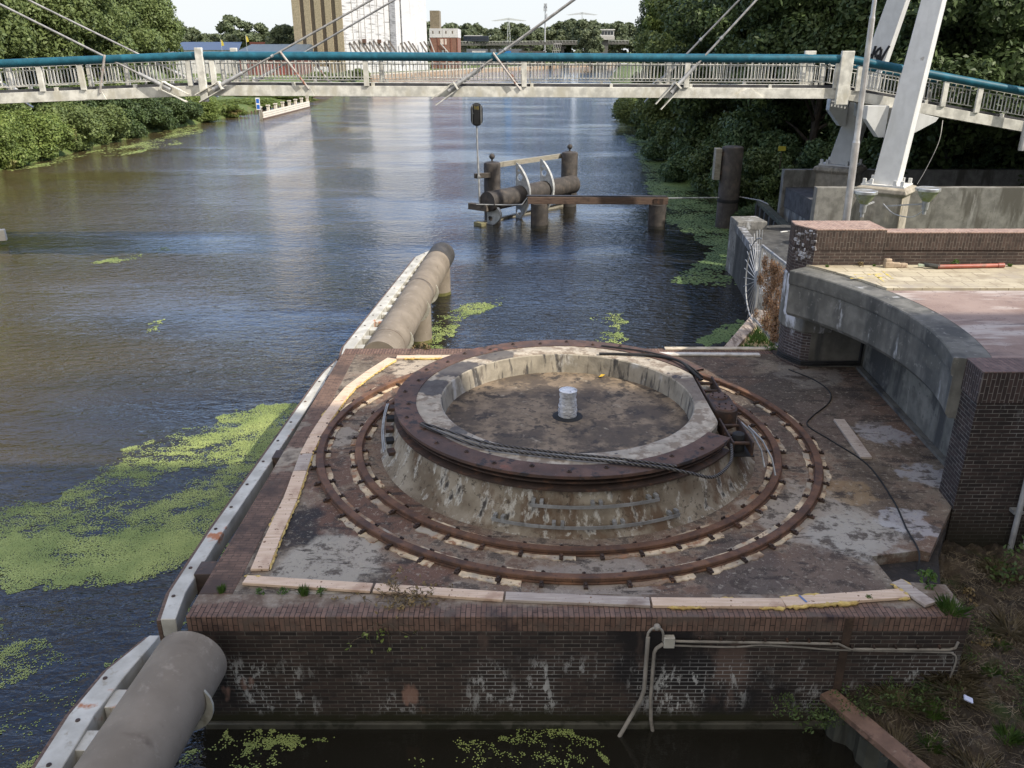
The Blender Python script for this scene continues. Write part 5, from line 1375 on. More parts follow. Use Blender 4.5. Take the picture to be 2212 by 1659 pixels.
W1c = [(-13.5, 13.6), (-10, 14.1), (-6.6, 14.6), (-5.9, 13.4), (-7.2, 12.6), (-13.5, 12.3)]
rafts.append(weed(W1c, .023, .48, .55, None, gain=1.15))
rafts.append(weed([(-9, 11.5), (-7.0, 10.6), (-6.2, 10.4), (-5.6, 11.9), (-6.0, 12.2), (-6.6, 10.4), (-5.7, 7.2), (-9, 7.2)], .019, .615, 1.4, None, gain=1.0))
W3 = [(-4.30, 9.06), (-2.95, 9.06), (-3.05, 8.8), (-3.35, 8.6), (-3.5, 7.3), (-4.1, 7.3), (-3.85, 8.5), (-4.28, 8.6)]
rafts.append(weed(W3, .017, .60, 2.2, (1.4, .8), gain=1.15))
rafts.append(weed([(-4.3, 9.07), (-2.6, 9.07), (-2.8, 8.85), (-4.3, 8.8)], .017, .55, 2.2, (1, 1), gain=1.2))
rafts.append(weed([(-2.9, 9.0), (1.6, 9.0), (1.7, 8.3), (-2.0, 7.9)], .017, .78, 1.8, (1, 1), gain=1.0))
rafts.append(weed([(-.4, 9.0), (.25, 9.0), (.3, 8.75), (-.3, 8.7)], .017, .66, 2.4, (1, 1), gain=1.0))
rafts.append(weed([(.75, 9.0), (1.25, 9.0), (1.2, 8.7), (.8, 8.7)], .017, .60, 2.4, (1, 1), gain=1.0))
rafts.append(weed([(-3.0, 25.0), (-2.9, 28.5), (-1.8, 30.6), (-.4, 31.3), (-.4, 30.2), (-1.9, 28.3), (-2.2, 25.5)], .04, .665, 1.0, (1.2, .8), gain=1.1))
rafts.append(weed([(2.7, 24.6), (3.2, 29.3), (4.0, 29.3), (3.5, 24.6)], .04, .62, 1.0, (1.2, .6), gain=1.1))
W5 = [(15.8, 110), (15.75, 84.7), (14.1, 60.5), (13.7, 54.5), (15.1, 51), (10.8, 37.8), (9.2, 32.9), (6.4, 33.7), (9.8, 39.7), (8.6, 48), (9.6, 60.5), (12.0, 80.7)]
rafts.append(weed(W5, .10, .535, .30, (1.3, .6), gain=1.15))
rafts.append(weed([(13.0, 100), (14.8, 80), (13.2, 58), (10.2, 58), (10.4, 66), (11.8, 84)], .12, .50, .25, (1.2, .55), gain=1.3))
rafts.append(weed([(12.2, 44.5), (13.1, 44.5), (12.6, 36.8), (9.8, 36.6), (10.4, 39)], .09, .38, .3, (1, 1), gain=1.4))
W6 = [(-41.6, 66), (-41.2, 76), (-42.5, 99), (-41, 112), (-36.5, 103), (-35.2, 81), (-38.2, 72)]
rafts.append(weed(W6, .16, .66, .30, (1.5, .5), gain=1.1))
rafts.append(weed([(-37.5, 88), (-36, 92), (-33.5, 88), (-33.8, 83), (-36.5, 80)], .16, .66, .4, (1.6, .5), gain=1.1))
rafts.append(weed([(-19.3, 37.0), (-16.8, 40.3), (-16.4, 39.6), (-18.1, 37.0)], .05, .68, .9, (1, 1), gain=1.3))
rafts.append(weed([(-12.95, 27.2), (-12.6, 28.6), (-12.3, 28.5), (-12.4, 27.2)], .04, .58, 1.2, (1, 1), gain=1.3))
rafts.append(weed([(5.9, 25.0), (7.3, 26), (8.6, 28.3), (8.2, 28.5), (6.4, 26.4)], .06, .40, .6, (1, 1), gain=1.4))
X = np.concatenate([r[0] for r in rafts]); Y = np.concatenate([r[1] for r in rafts]); S = np.concatenate([np.full(len(r[0]), r[2]) for r in rafts])
N = len(X); ang = rs_.uniform(0, 6.283, N); zz = rs_.uniform(.004, .010, N)
vv = np.empty((N, 5, 3))
for k in range(5):
    a = ang + k * 2 * math.pi / 5; q = S * .62 * rs_.uniform(.75, 1.15, N)
    vv[:, k, 0] = X + q * np.cos(a); vv[:, k, 1] = Y + q * np.sin(a); vv[:, k, 2] = zz
def fastmesh(name, V, n, mats, parent=None, org=(0, 0, 0), normals=None):
    """V: (N, n, 3) separate n-gons"""
    N = V.shape[0]
    me = bpy.data.meshes.new(name)
    me.vertices.add(N * n); me.loops.add(N * n); me.polygons.add(N)
    me.vertices.foreach_set('co', (V.reshape(-1, 3) - np.array(org)).astype(np.float32).ravel())
    me.loops.foreach_set('vertex_index', np.arange(N * n, dtype=np.int32))
    me.polygons.foreach_set('loop_start', np.arange(0, N * n, n, dtype=np.int32))
    me.polygons.foreach_set('loop_total', np.full(N, n, dtype=np.int32))
    me.update(calc_edges=True)
    for m_ in mats: me.materials.append(m_)
    o = bpy.data.objects.new(name, me); COL.objects.link(o)
    if parent is not None: o.parent = parent
    else: o.location = org
    o['_org'] = tuple(org)
    return o
dm2 = NT('shade_tinted_duckweed')  # darker duckweed copy with the bank's shade put into its colour
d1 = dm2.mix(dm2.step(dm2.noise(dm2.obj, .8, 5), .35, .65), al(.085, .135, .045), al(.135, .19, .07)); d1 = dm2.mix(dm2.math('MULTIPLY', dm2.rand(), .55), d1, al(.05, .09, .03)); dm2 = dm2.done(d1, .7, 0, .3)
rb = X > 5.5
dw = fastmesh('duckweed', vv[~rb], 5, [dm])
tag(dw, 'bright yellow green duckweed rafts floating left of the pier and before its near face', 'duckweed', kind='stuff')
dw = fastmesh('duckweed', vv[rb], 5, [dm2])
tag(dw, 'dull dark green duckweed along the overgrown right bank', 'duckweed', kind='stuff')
print('duckweed fronds', N)
# ------------------------------------------------------------------ foliage
def leaf_mat(name, a, b, dry=None, trans=.28):
    t = NT(name)
    rnd_ = t.rand()
    col = t.mix(rnd_, a, b)
    col = t.mix(t.step(t.noise(t.obj, .55, 4), .40, .66), t.mix(.45, col, al(a[0] * .45, a[1] * .45, a[2] * .45)), col)
    if dry: col = t.mix(t.step(t.noise(t.obj, .35, 3), .58, .70), col, dry)
    d = t.t.nodes.new('ShaderNodeBsdfTranslucent'); t.link(col, d.inputs['Color'])
    ms = t.t.nodes.new('ShaderNodeMixShader'); ms.inputs[0].default_value = trans
    t.done(col, .55, 0, .28)
    t.link(t.b.outputs[0], ms.inputs[1]); t.link(d.outputs[0], ms.inputs[2]); t.link(ms.outputs[0], t.out.inputs[0])
    return t.m
L_MID = leaf_mat('mid_green_leaves', al(.115, .155, .050), al(.20, .245, .08))
L_DARK = leaf_mat('dark_green_leaves', al(.050, .080, .028), al(.100, .140, .046), trans=.2)
L_LIGHT = leaf_mat('yellow_green_leaves', al(.13, .185, .045), al(.23, .28, .075), dry=al(.22, .17, .07))
L_FAR = leaf_mat('haze_pale_leaves', al(.12, .15, .08), al(.18, .205, .11))  # paler leaf colour with the distance haze put into it
L_BLUE = leaf_mat('bluish_green_leaves', al(.055, .10, .045), al(.12, .175, .075))
L_DRY = leaf_mat('dry_tan_leaves', al(.20, .15, .07), al(.30, .21, .09))
bark = weathered('bark', al(.06, .048, .036), [((6, 6, 1.2), al(.03, .025, .02), .5, .65)], .95, bscale=12, bstr=.8, bdist=.04)
def leaves(rs, C, rad, n, size, squash=.85, fill=.45, up=.35):
    """n kite leaves spread over blobs with centres C and radii rad"""
    k = rs.choice(len(C), n, p=(rad ** 2) / (rad ** 2).sum())
    d = rs.normal(size=(n, 3)); d /= np.linalg.norm(d, axis=1)[:, None]
    rr = rad[k] * (fill + (1 - fill) * rs.rand(n) ** .45)
    # ragged lumps so the outline breaks up
    rr *= .82 + .36 * vnoise(d[:, 0] * 2.7 + k * 3.1, d[:, 1] * 2.7 + d[:, 2] * 2.1 + k)
    p = C[k] + d * rr[:, None] * np.array([1, 1, squash])
    nrm = d * .8 + rs.normal(size=(n, 3)) * .75 + np.array([0, 0, up])
    nrm /= np.linalg.norm(nrm, axis=1)[:, None]
    t = np.cross(nrm, rs.normal(size=(n, 3))); t /= np.linalg.norm(t, axis=1)[:, None]
    b = np.cross(nrm, t)
    s = size * rs.uniform(.6, 1.35, n)[:, None]
    V = np.empty((n, 5, 3))
    V[:, 0] = p - t * s * .9; V[:, 1] = p - b * s * .42 - t * s * .1 + nrm * s * .12; V[:, 2] = p + t * s * .55 - b * s * .30
    V[:, 3] = p + t * s * .95 + nrm * s * -.1; V[:, 4] = p + b * s * .5 + nrm * s * .12
    return V
def crown_blobs(rs, H, h0, rx, n):
    C = []; Rr = []
    for i in range(n):
        z = rs.rand() ** .8
        env = math.sin(math.pi * min(1, .18 + .80 * z)) ** .7
        a = rs.rand() * 6.283; q = rx * env * (.35 + .65 * rs.rand() ** .5)
        r = rx * (.13 + .19 * rs.rand() ** 1.3)
        C.append((q * math.cos(a), q * math.sin(a), h0 + (H - h0) * z * .93)); Rr.append(r)
    C.append((0, 0, (H + h0) / 2)); Rr.append(rx * .55)
    return np.array(C), np.array(Rr)
def make_tree(name, seed, H, h0, rx, nblob, nleaf, size, mat, trunk=.3, lean=(0, 0)):
    rs = np.random.RandomState(seed)
    t = thing(name, None, None)
    C, Rr = crown_blobs(rs, H, h0, rx, nblob)
    V = leaves(rs, C, Rr, nleaf, size)
    o = fastmesh('crown', V, 5, [mat], t)
    m = MB()
    m.tube(smooth_path([(0, 0, -.6), (.1, 0, h0 * .5), (rs.uniform(-.3, .3), rs.uniform(-.3, .3), h0 + (H - h0) * .35), (rs.uniform(-.5, .5), rs.uniform(-.5, .5), H * .85)], 3), [trunk * 1.2, trunk, trunk * .95, trunk * .9, trunk * .8, trunk * .7, trunk * .55, trunk * .4, trunk * .25, trunk * .12], 9)
    for i in range(min(9, nblob)):
        c = C[i]; z0 = max(.8, c[2] * .55)
        m.tube([(0, 0, z0), (c[0] * .5, c[1] * .5, z0 + (c[2] - z0) * .6), tuple(c)], [trunk * .4, trunk * .25, trunk * .08], 6)
    m.build('trunk', bark, t)
    return t
def make_shrub(name, seed, H, rx, nblob, nleaf, size, mat, long_=1.0):
    rs = np.random.RandomState(seed)
    t = thing(name, None, None)
    C = []; Rr = []
    for i in range(nblob):
        a = rs.rand() * 6.283; q = rx * rs.rand() ** .5 * .8
        z = H * (.10 + .72 * rs.rand() * (1 - .5 * (q / rx) ** 2))
        C.append((q * math.cos(a) * long_, q * math.sin(a), z)); Rr.append(min(rx, H) * rs.uniform(.20, .36))
    V = leaves(rs, np.array(C), np.array(Rr), nleaf, size, .9)
    V[:, :, 2] = np.maximum(V[:, :, 2], .0)
    fastmesh('foliage', V, 5, [mat], t)
    m = MB()
    for i in range(min(7, nblob)):
        c = C[i]; m.tube([(c[0] * .25, c[1] * .25, -.3), (c[0] * .6, c[1] * .6, c[2] * .6), tuple(c)], [.05, .035, .015], 5)
    m.build('stems', bark, t)
    return t
used = set()
def plant(proto, loc, rz, s, label, cat, group=None):
    if proto.name in used: o = copy_tree(proto)
    else: o = proto; used.add(proto.name)
    o.location = loc; o.rotation_euler = (0, 0, rz); o.scale = s if isinstance(s, tuple) else (s, s, s)
    o['label'] = label; o['category'] = cat
    if group: o['group'] = group
    return o
LP_ = [make_tree('broadleaf_tree', 31 + i, 20, 2.4, 7.9, 95, 70000, .235, L_MID, .4) for i in range(2)]
RP_ = [make_tree('broadleaf_tree', 41 + i, 17, 1.2, 5.9, 90, 72000, .17, L_DARK if i != 1 else L_MID, .3) for i in range(3)]
RP_.append(make_tree('broadleaf_tree', 47, 18, 3.2, 4.6, 52, 34000, .20, L_LIGHT, .28))  # thinner, lighter species; its leaf colour also stands for sunlit crowns
FP_ = [make_tree('broadleaf_tree', 51 + i, 14, 1.0, 5.6, 22, 4500, .55, L_FAR, .3) for i in range(3)]
SP_ = [make_shrub('shrub', 61, 4.6, 3.6, 34, 26000, .135, L_LIGHT), make_shrub('shrub', 62, 4.4, 3.6, 34, 26000, .135, L_MID), make_shrub('shrub', 63, 4.0, 3.2, 32, 26000, .13, L_DARK), make_shrub('shrub', 64, 4.2, 3.0, 32, 26000, .125, L_BLUE)]

# left bank: tall trees then the hedge of shrubs along the water
def put(protos, rows, cat, group):
    for i, r in enumerate(rows):
        x, y, z, k, s, label = r
        plant(protos[k], (x, y, z), (x * 1.7 + y * .9) % 6.28, s, label, cat, group)
put(LP_, [(-52, 74, 1.2, 0, 1.0, 'tall leafy tree at the left edge of the view, nearest of its row'),
          (-58, 92, 1.2, 1, 1.05, 'tall leafy tree behind the left cable pair on the left bank'),
          (-54, 106, 1.2, 0, 1.0, 'broad green tree in the middle of the left bank row above the teal pipe'),
          (-66, 110, 1.2, 1, 1.1, 'tree standing back from the water in the left bank row'),
          (-60, 128, 1.2, 0, 1.0, 'full leafy tree second from the open sky in the left bank row'),
          (-60.5, 144, 1.2, 1, .92, 'rounded tree ending the left bank row against the open sky'),
          (-74, 96, 1.2, 0, 1.15, 'taller tree at the back of the left bank row')], 'tree', 'trees on the left bank')
put(SP_, [(-42.6, 70, .1, 0, (.95, 1.05, 1.02), 'yellow green shrub with straw coloured tips at the left edge of the water'),
          (-42.8, 76, .1, 0, (1.0, 1.1, .92), 'light green bush second from the left edge along the water'),
          (-43.4, 82.5, .1, 1, (1.1, 1.1, 1.05), 'mid green bush right of the yellow ones on the left bank'),
          (-43.7, 89, .1, 1, (1.1, 1.2, 1.0), 'green bush hanging over the water below the bridge strut'),
          (-44.3, 96, .1, 2, (1.2, 1.2, 1.15), 'dark green bush in the middle of the left hedge'),
          (-43.6, 103, .1, 2, (1.2, 1.2, 1.0), 'dark rounded bush near the floating weed on the left bank'),
          (-42.8, 110, .1, 2, (1.1, 1.2, .95), 'dark bush under the bridge joint on the left bank'),
          (-42.3, 117, .1, 0, (.9, 1.1, .75), 'pale green bush close behind the bridge joint'),
          (-42.6, 127, .1, 0, (.8, 1.4, .5), 'low light green bush behind the white guide fence'),
          (-47.8, 80, 1.2, 1, (1.2, 1.2, 1.25), 'taller green bush behind the yellow ones on the left bank'),
          (-48.4, 92, 1.2, 2, (1.3, 1.3, 1.2), 'tall dark bush standing behind the left hedge'),
          (-48, 103, 1.2, 1, (1.2, 1.2, 1.2), 'tall green bush at the back of the left hedge, under the trees'),
          (-49, 68, 1.0, 2, (1.3, 1.3, 1.2), 'dark bush behind the leftmost yellow shrub')], 'bush', 'bushes along the left bank')
put(SP_, [(-42.6, 139, .5, 0, (.7, 2.2, .32), 'low grassy clump on the bank beyond the guide fence'),
          (-43.0, 156, .5, 0, (.7, 2.6, .34), 'long low clump of weeds on the sunny bank'),
          (-44.5, 176, .5, 0, (.8, 3.0, .30), 'low clump of reeds before the far quay'),
          (-50, 240, .8, 1, (1.2, 2.0, .7), 'rounded bush in front of the white silo'),
          (-46.0, 262, .8, 1, (1.0, 1.2, .8), 'bush at the corner of the far quay')], 'bush', 'bushes along the left bank')

# right bank: dense wood
put(RP_, [(18.5, 53, 1.6, 0, 1.0, 'dark tree directly right of the black pile on the right bank'),
          (24.5, 50, 1.8, 1, 1.05, 'dark tree behind the rear pylon leg'),
          (30, 47, 1.8, 2, 1.05, 'dark tree behind the front pylon leg'),
          (37, 45, 1.8, 0, 1.1, 'dark tree at the right edge behind the ramp'),
          (43, 50, 1.8, 1, 1.15, 'tall dark tree at the far right edge'),
          (17.5, 64, 1.6, 2, 1.0, 'dark tree on the bank above the green weed'),
          (23.5, 62, 1.8, 0, 1.1, 'tree in the second row behind the black pile'),
          (31, 60, 1.8, 1, 1.2, 'tall tree rising between the pylon legs'),
          (39, 61, 1.8, 2, 1.2, 'tall tree in the second row at the right'),
          (17.0, 76, 1.6, 1, 1.0, 'tree overhanging the water beyond the first bend'),
          (24, 76, 1.8, 2, 1.15, 'tree in the third row of the right wood'),
          (18.5, 89, 1.6, 3, 1.0, 'tree on the right bank under the upper right stay cables'),
          (26, 92, 1.8, 1, 1.15, 'taller tree behind the bankside ones below the stay cables'),
          (20.0, 103, 1.6, 3, 1.0, 'bankside tree with sunlit yellow green crown'),
          (27.5, 110, 1.8, 0, 1.15, 'tall tree behind the sunlit crown'),
          (22.2, 119, 1.6, 2, 1.02, 'bankside tree left of the stay cables'),
          (24.8, 134, 1.6, 3, 1.0, 'lighter tree near the left end of the right wood'),
          (28.0, 150, 1.6, 0, 1.0, 'last dark tree at the left end of the right wood'),
          (33, 136, 1.8, 2, 1.2, 'tall tree behind the left end of the right wood'),
          (22.5, 44, 1.8, 0, .95, 'dark tree close behind the rear pylon plinth'),
          (27.5, 42.5, 1.8, 2, .95, 'dark tree close behind the concrete wall right of the pylon'),
          (34.5, 52.5, 1.8, 1, 1.15, 'tall dark tree between the pylon and the right edge'),
          (40, 34.5, 1.8, 0, 1.1, 'dark tree in the corner right of the ramp'),
          (33, 180, 1.6, 3, .8, 'bright yellow green tree by the bridge keeper house'),
          (37, 205, 1.6, 1, .85, 'light green tree behind the yellow green one'),
          (44, 235, 1.6, 2, .9, 'darker tree next to the bridge keeper house')], 'tree', 'trees of the right bank wood')
put(SP_, [(13.9, 47.5, 0.4, 2, (.8, .9, .9), 'dark shrub at the water edge right of the black pile'),
          (14.6, 51.5, 0.4, 3, (.9, .9, 1.15), 'light leaved shrub rising behind the black pile'),
          (17.4, 47.2, 1.2, 3, (.8, .8, .8), 'shrub left of the yellow sign'),
          (19.5, 45.6, 1.6, 2, (1.0, .9, .8), 'dark undergrowth shrub below the rear pylon leg'),
          (23, 46, 1.6, 2, (1.1, 1.0, .8), 'dark undergrowth shrub behind the concrete walls'),
          (27, 44, 1.6, 2, (1.1, 1.0, .9), 'dark undergrowth shrub right of the front pylon leg'),
          (14.6, 57, 0.2, 2, (.9, 1.0, .9), 'dark shrub hanging over the green weed'),
          (14.0, 62.5, 0.2, 3, (.9, 1.0, .8), 'bluish shrub touching the green weed'),
          (14.4, 68.5, 0.2, 2, (.9, 1.0, 1.0), 'dark shrub further up the right bank'),
          (14.8, 75, 0.2, 3, (.9, 1.1, .9), 'bluish shrub on the bank before the bend'),
          (15.4, 82, 0.2, 2, (.9, 1.2, 1.0), 'dark shrub leaning to the water under the bridge'),
          (16.0, 90, 0.2, 3, (.9, 1.2, 1.0), 'bluish shrub below the bridge girder'),
          (16.6, 98, 0.2, 2, (.9, 1.3, 1.0), 'dark shrub at the narrowing of the right bank'),
          (17.4, 108, 0.2, 1, (1.0, 1.4, 1.0), 'green shrub at the tip of the right bank'),
          (18.8, 120, 0.2, 2, (1.0, 1.5, 1.0), 'dark shrub behind the tip of the right bank'),
          (20.5, 135, 0.2, 1, (1.0, 1.6, 1.0), 'green shrub seen through the bridge railing'),
          (23.0, 152, 0.2, 2, (1.0, 1.8, 1.0), 'dark shrub seen through the railing by the far water'),
          (13.3, 44.6, 0.1, 3, (.5, .5, .35), 'reedy shrub beside the dark timber fender'),
          (31, 172, .8, 0, (1.0, 1.4, .9), 'tan and yellow shrub by the far water'),
          (42, 245, .8, 0, (1.2, 1.4, 1.0), 'orange tinted shrub under the bridge keeper house')], 'bush', 'shrubs of the right bank')

# far tree line
frs = random.Random(77)
far_rows = []
for i in range(96):
    u = -300 + i * 5.7 + frs.uniform(-3, 3)
    y = frs.uniform(570, 700)
    far_rows.append((u * y / 620, y, 1.0, frs.randrange(3), frs.uniform(1.3, 2.1)))
for (x, y, z, k, s) in far_rows:
    plant(FP_[k], (x, y, z), frs.uniform(0, 6), (s * 1.2, s * 1.2, s), 'rounded green tree in the distant tree line beyond the road viaduct', 'tree', 'trees of the distant tree line')
for (x, y, k, s, lb) in ((-84, 330, 0, 1.25, 'tree standing close to the left side of the silo'), (-108, 345, 1, 1.0, 'tree behind the dark blue shed roof'), (-122, 360, 2, .9, 'tree behind the white shed'),
                         (-97, 372, 2, 1.0, 'round tree between the sheds and the silo'), (20, 462, 1, .75, 'bush like tree under the left part of the viaduct'), (9, 440, 2, .55, 'low tree on the far quay before the viaduct'),
                         (41, 455, 0, 1.35, 'tall tree in front of the right part of the viaduct'), (32, 440, 1, .6, 'small tree at the foot of the viaduct pier'), (-4, 452, 0, .5, 'small bush by the graffiti wall')):
    plant(FP_[k], (x, y, 1.0), x % 6, s, lb, 'tree')

# ------------------------------------------------------------------ weeds and small plants
def tuft(seed, n, h, r, mat, blade=.012, name='grass_tuft', bend=.5):
    rs = np.random.RandomState(seed); V = np.empty((n, 5, 3))
    for i in range(n):
        a = rs.rand() * 6.283; q = r * rs.rand() ** .6 * .6; b = np.array([q * math.cos(a), q * math.sin(a), 0])
        d = np.array([math.cos(a), math.sin(a), 0]) * bend * h * rs.rand(); hh_ = h * rs.uniform(.5, 1.1)
        s_ = np.array([-math.sin(a), math.cos(a), 0]) * blade
        V[i] = [b - s_, b + s_, b + d * .45 + np.array([0, 0, hh_ * .6]) + s_, b + d + np.array([0, 0, hh_]), b + d * .45 + np.array([0, 0, hh_ * .6]) - s_]
    t = thing(name, None, None)
    fastmesh('blades', V, 5, [mat], t)
    return t
def leafy(seed, n, h, r, mat, size=.03, name='weed'):
    rs = np.random.RandomState(seed)
    C = np.array([(r * .6 * rs.normal(), r * .6 * rs.normal(), h * rs.uniform(.15, .8)) for _ in range(9)]); Rr = np.full(9, h * .33)
    V = leaves(rs, C, Rr, n, size, .9, .1)
    V[:, :, 2] = np.maximum(V[:, :, 2], .002)
    t = thing(name, None, None)
    fastmesh('leaves', V, 5, [mat], t)
    m = MB()
    for c in C[:5]: m.tube([(0, 0, -.01), tuple(c * np.array([.5, .5, .7])), tuple(c)], [.006, .005, .003], 4)
    m.build('stems', bark, t)
    return t
grn = leaf_mat('fresh_grass', al(.07, .14, .025), al(.14, .22, .045)); L_BR = leaf_mat('bramble_leaves', al(.06, .10, .028), al(.13, .18, .05), dry=al(.16, .11, .05)); dryg = leaf_mat('dry_grass', al(.22, .18, .10), al(.34, .28, .17))
T1 = tuft(1, 110, .15, .13, grn, .006); T2 = tuft(2, 240, .20, .24, grn, .0045, bend=1.0); T3 = tuft(3, 260, .20, .30, dryg, .0035, bend=2.0)
W_1 = leafy(4, 120, .17, .13, grn, .028); W_2 = leafy(5, 170, .42, .28, L_BR, .030, 'bramble'); W_3 = leafy(6, 70, .14, .13, L_DRY, .028)
for p, x, y, z, s, lb in ((T1, -4.10, 9.76, 1.9, .7, 'grass tuft nearest the left end of the near coping'), (W_1, -3.55, 9.70, 1.9, .55, 'small leafy weed second from left along the near coping'),
        (W_1, -3.22, 9.70, 1.9, .6, 'small leafy weed third from left along the near coping'), (T1, -2.92, 9.70, 1.9, .85, 'wide grass tuft right of the small weeds on the near coping'),
        (W_1, -2.68, 9.70, 1.9, .6, 'leafy weed touching the wide grass tuft on the near coping'), (W_1, 4.95, 9.55, 1.9, .5, 'tiny weed under the right end of the near plank row'),
        (W_1, 5.95, 9.95, 1.9, 1.25, 'lush green dandelion like weed by the right end of the planks'), (T2, 6.0, 9.32, 1.88, .9, 'long grass hanging over the right near corner of the pier'),
        (W_3, -2.4, 20.0, 1.9, 1.4, 'dry yellowish weed on the far coping behind the drum'), (W_1, -2.15, 20.05, 1.9, .7, 'small weed next to the dry one on the far coping'),
        (W_1, 10.15, 18.62, 4.4, .9, 'bright green weed at the foot of the parapet above the red pipe'), (W_3, 7.95, 18.6, 4.4, .8, 'dry weed at the foot of the brick pillar'),
        (T1, 7.2, 18.55, 4.4, .4, 'little grass tuft at the left foot of the brick pillar'), (T1, 8.3, 18.62, 4.4, .35, 'little grass tuft beside the brick lump'),
        (T1, 11.4, 18.6, 4.4, .5, 'low grass at the right end of the red pipe'), (W_1, 6.55, 19.75, 1.95, 1.1, 'dark weed on the ledge at the foot of the pillar')):
    plant(p, (x, y, z), x * 3 % 6, s, lb, 'weed', 'weeds in the masonry')
# creeper hanging on the near face and dead twigs
def twigs(name, label, cat, base, n, L_, spread, mat, seed, r=.004, leafmat=None, down=0.0):
    rs = np.random.RandomState(seed); t = thing(name, label, cat, base); m = MB()
    ends = []
    for i in range(n):
        a = rs.rand() * 6.283; l = L_ * rs.uniform(.4, 1)
        p = np.array(base) + rs.normal(size=3) * np.array([spread, spread * .4, .01]); pts = [p]
        d = np.array([math.cos(a), math.sin(a) * .5, rs.uniform(.1, .8) - down])
        for k in range(4):
            d = d + rs.normal(size=3) * .35 - np.array([0, 0, .12 + down * .2]); q = pts[-1] + d / np.linalg.norm(d) * l / 4; q[2] = max(q[2], base[2] + .005) if down == 0 else q[2]; pts.append(q)
        m.tube([tuple(q) for q in pts], [r, r * .9, r * .8, r * .6, r * .4], 4); ends.append(pts[-1]); ends.append(pts[2])
    m.build('twigs', mat, t)
    if leafmat:
        V = leaves(rs, np.array(ends), np.full(len(ends), .05), len(ends) * 4, .032, .9, .1)
        fastmesh('leaves', V, 5, [leafmat], t, base)
    return t
twig_m = weathered('dead_twig', al(.10, .075, .05), [], .9, bstr=0); straw = weathered('straw', al(.27, .22, .15), [(3, al(.11, .085, .055), .42, .58)], .9, bstr=0)
twigs('dead_creeper', 'dry brown creeper twigs lying on the near coping below the planks', 'creeper', (-1.5, 9.6, 1.92), 40, .55, .22, twig_m, 3, .006, L_DRY)
twigs('creeper', 'leafy creeper hanging down the near brick face below the dry twigs', 'creeper', (-1.72, 9.15, 1.83), 9, .62, .09, twig_m, 5, .005, L_LIGHT, 1.1)
k = 0
for i in range(11):
    x = 3.75 + i * .21 + rnd.uniform(-.06, .06)
    plant(W_2, (x, 9.0 - .25 * rnd.random(), .42 + .2 * rnd.random() + .02 * i), rnd.uniform(0, 6), rnd.uniform(.55, 1.0), 'bramble stem with sparse leaves growing up the near brick face by the rusty beam', 'bramble', 'brambles at the near brick face')
bd = [(5.05, 8.3), (5.5, 8.3), (6.2, 9.3), (6.5, 10.2), (7.3, 9.9), (6.9, 8.4), (7.6, 7.6), (6.1, 7.1), (5.3, 8.9), (5.7, 8.75), (6.1, 8.95), (6.9, 9.6), (7.2, 8.9), (6.4, 8.2), (5.9, 7.9), (6.6, 7.5), (5.6, 7.3), (7.5, 8.2), (7.8, 9.6), (7.0, 10.6), (7.9, 11.2)]
for i, (x, y) in enumerate(bd):
    z = float(soil_z(np.array([x]), np.array([y]))[0])
    plant((T3, T2, T3, W_3)[i % 4], (x, y, z - .02), i * 1.3, (.9, .8, 1.1, 1.2)[i % 4], ('straw coloured dead grass tuft on the near soil bank', 'green grass tuft on the near soil bank', 'straw coloured dead grass tuft on the near soil bank', 'low dry weed on the near soil bank')[i % 4], 'grass', ('dead grass tufts on the soil', 'green tufts on the soil', 'dead grass tufts on the soil', 'dry weeds on the soil')[i % 4])
for i in range(26):
    x = 5.6 + (i * .618 % 1) * 2.9; y = 7.2 + (i * .377 % 1) * 3.6
    if y > 9.0 and x < 6.35: x += .8
    plant((W_2, W_2, T2)[i % 3], (x, y, float(soil_z(np.array([x]), np.array([y]))[0]) - .04), i * 2.1, (.55 + .4 * (i * .29 % 1)) * (1, .9, .7)[i % 3], ('low green bramble among the straw of the near soil bank', 'low green bramble among the straw of the near soil bank', 'green grass tuft on the near soil bank')[i % 3], ('bramble', 'bramble', 'grass')[i % 3], ('brambles on the soil', 'brambles on the soil', 'green tufts on the soil')[i % 3])
for x, y, s in ((8.0, 11.1, 1.5), (8.3, 10.4, 1.4), (8.2, 9.5, 1.1)):
    plant(W_2, (x, y, 1.2), x * 7 % 6, s, 'leafy bramble at the right edge below the wing wall', 'bramble', 'brambles below the wing wall')
# loose twigs and straw over the soil, and crumbs of litter
rs = np.random.RandomState(9); m = MB()
for i in range(5200):
    x = rs.uniform(4.9, 8.8); y = rs.uniform(6.2, 11.6)
    if y > 9.0 and x < 6.3: continue
    a = rs.rand() * 6.283; l = rs.uniform(.05, .22); z = float(soil_z(np.array([x]), np.array([y]))[0]) + .03
    m.tube([(x, y, z), (x + l * .5 * math.cos(a), y + l * .5 * math.sin(a), z + rs.uniform(.0, .07)), (x + l * math.cos(a + .3), y + l * math.sin(a + .3), z + rs.uniform(-.02, .05))], rs.uniform(.0012, .0032), 3, cap=False)
tag(m.build('twig_litter', straw, None, loc=(6.5, 8.5, .9)), 'dead stalks and straw scattered over the near soil bank', 'straw', kind='stuff')
def scrap(x, y, z, s, col, label, name='scrap'):
    o = MB().cbox((x, y, z), s, s * .6, .02, x).build(name, plain('scrap_' + name, col), None, loc=(x, y, z)); 
    o.rotation_euler = (.4, .3, 0); tag(o, label, 'litter')
scrap(6.05, 8.62, 1.02, .12, al(.45, .48, .6), 'crumpled bluish white wrapper on the soil near the pier corner', 'wrapper')
scrap(6.75, 7.45, 1.05, .10, al(.7, .7, .68), 'white scrap of paper at the bottom right of the soil bank', 'paper_scrap')
yl = thing('yellow_leaf', 'single yellow leaf lying on the pit floor close to the far wall', 'leaf', (1.95, 16.75, 2.42))
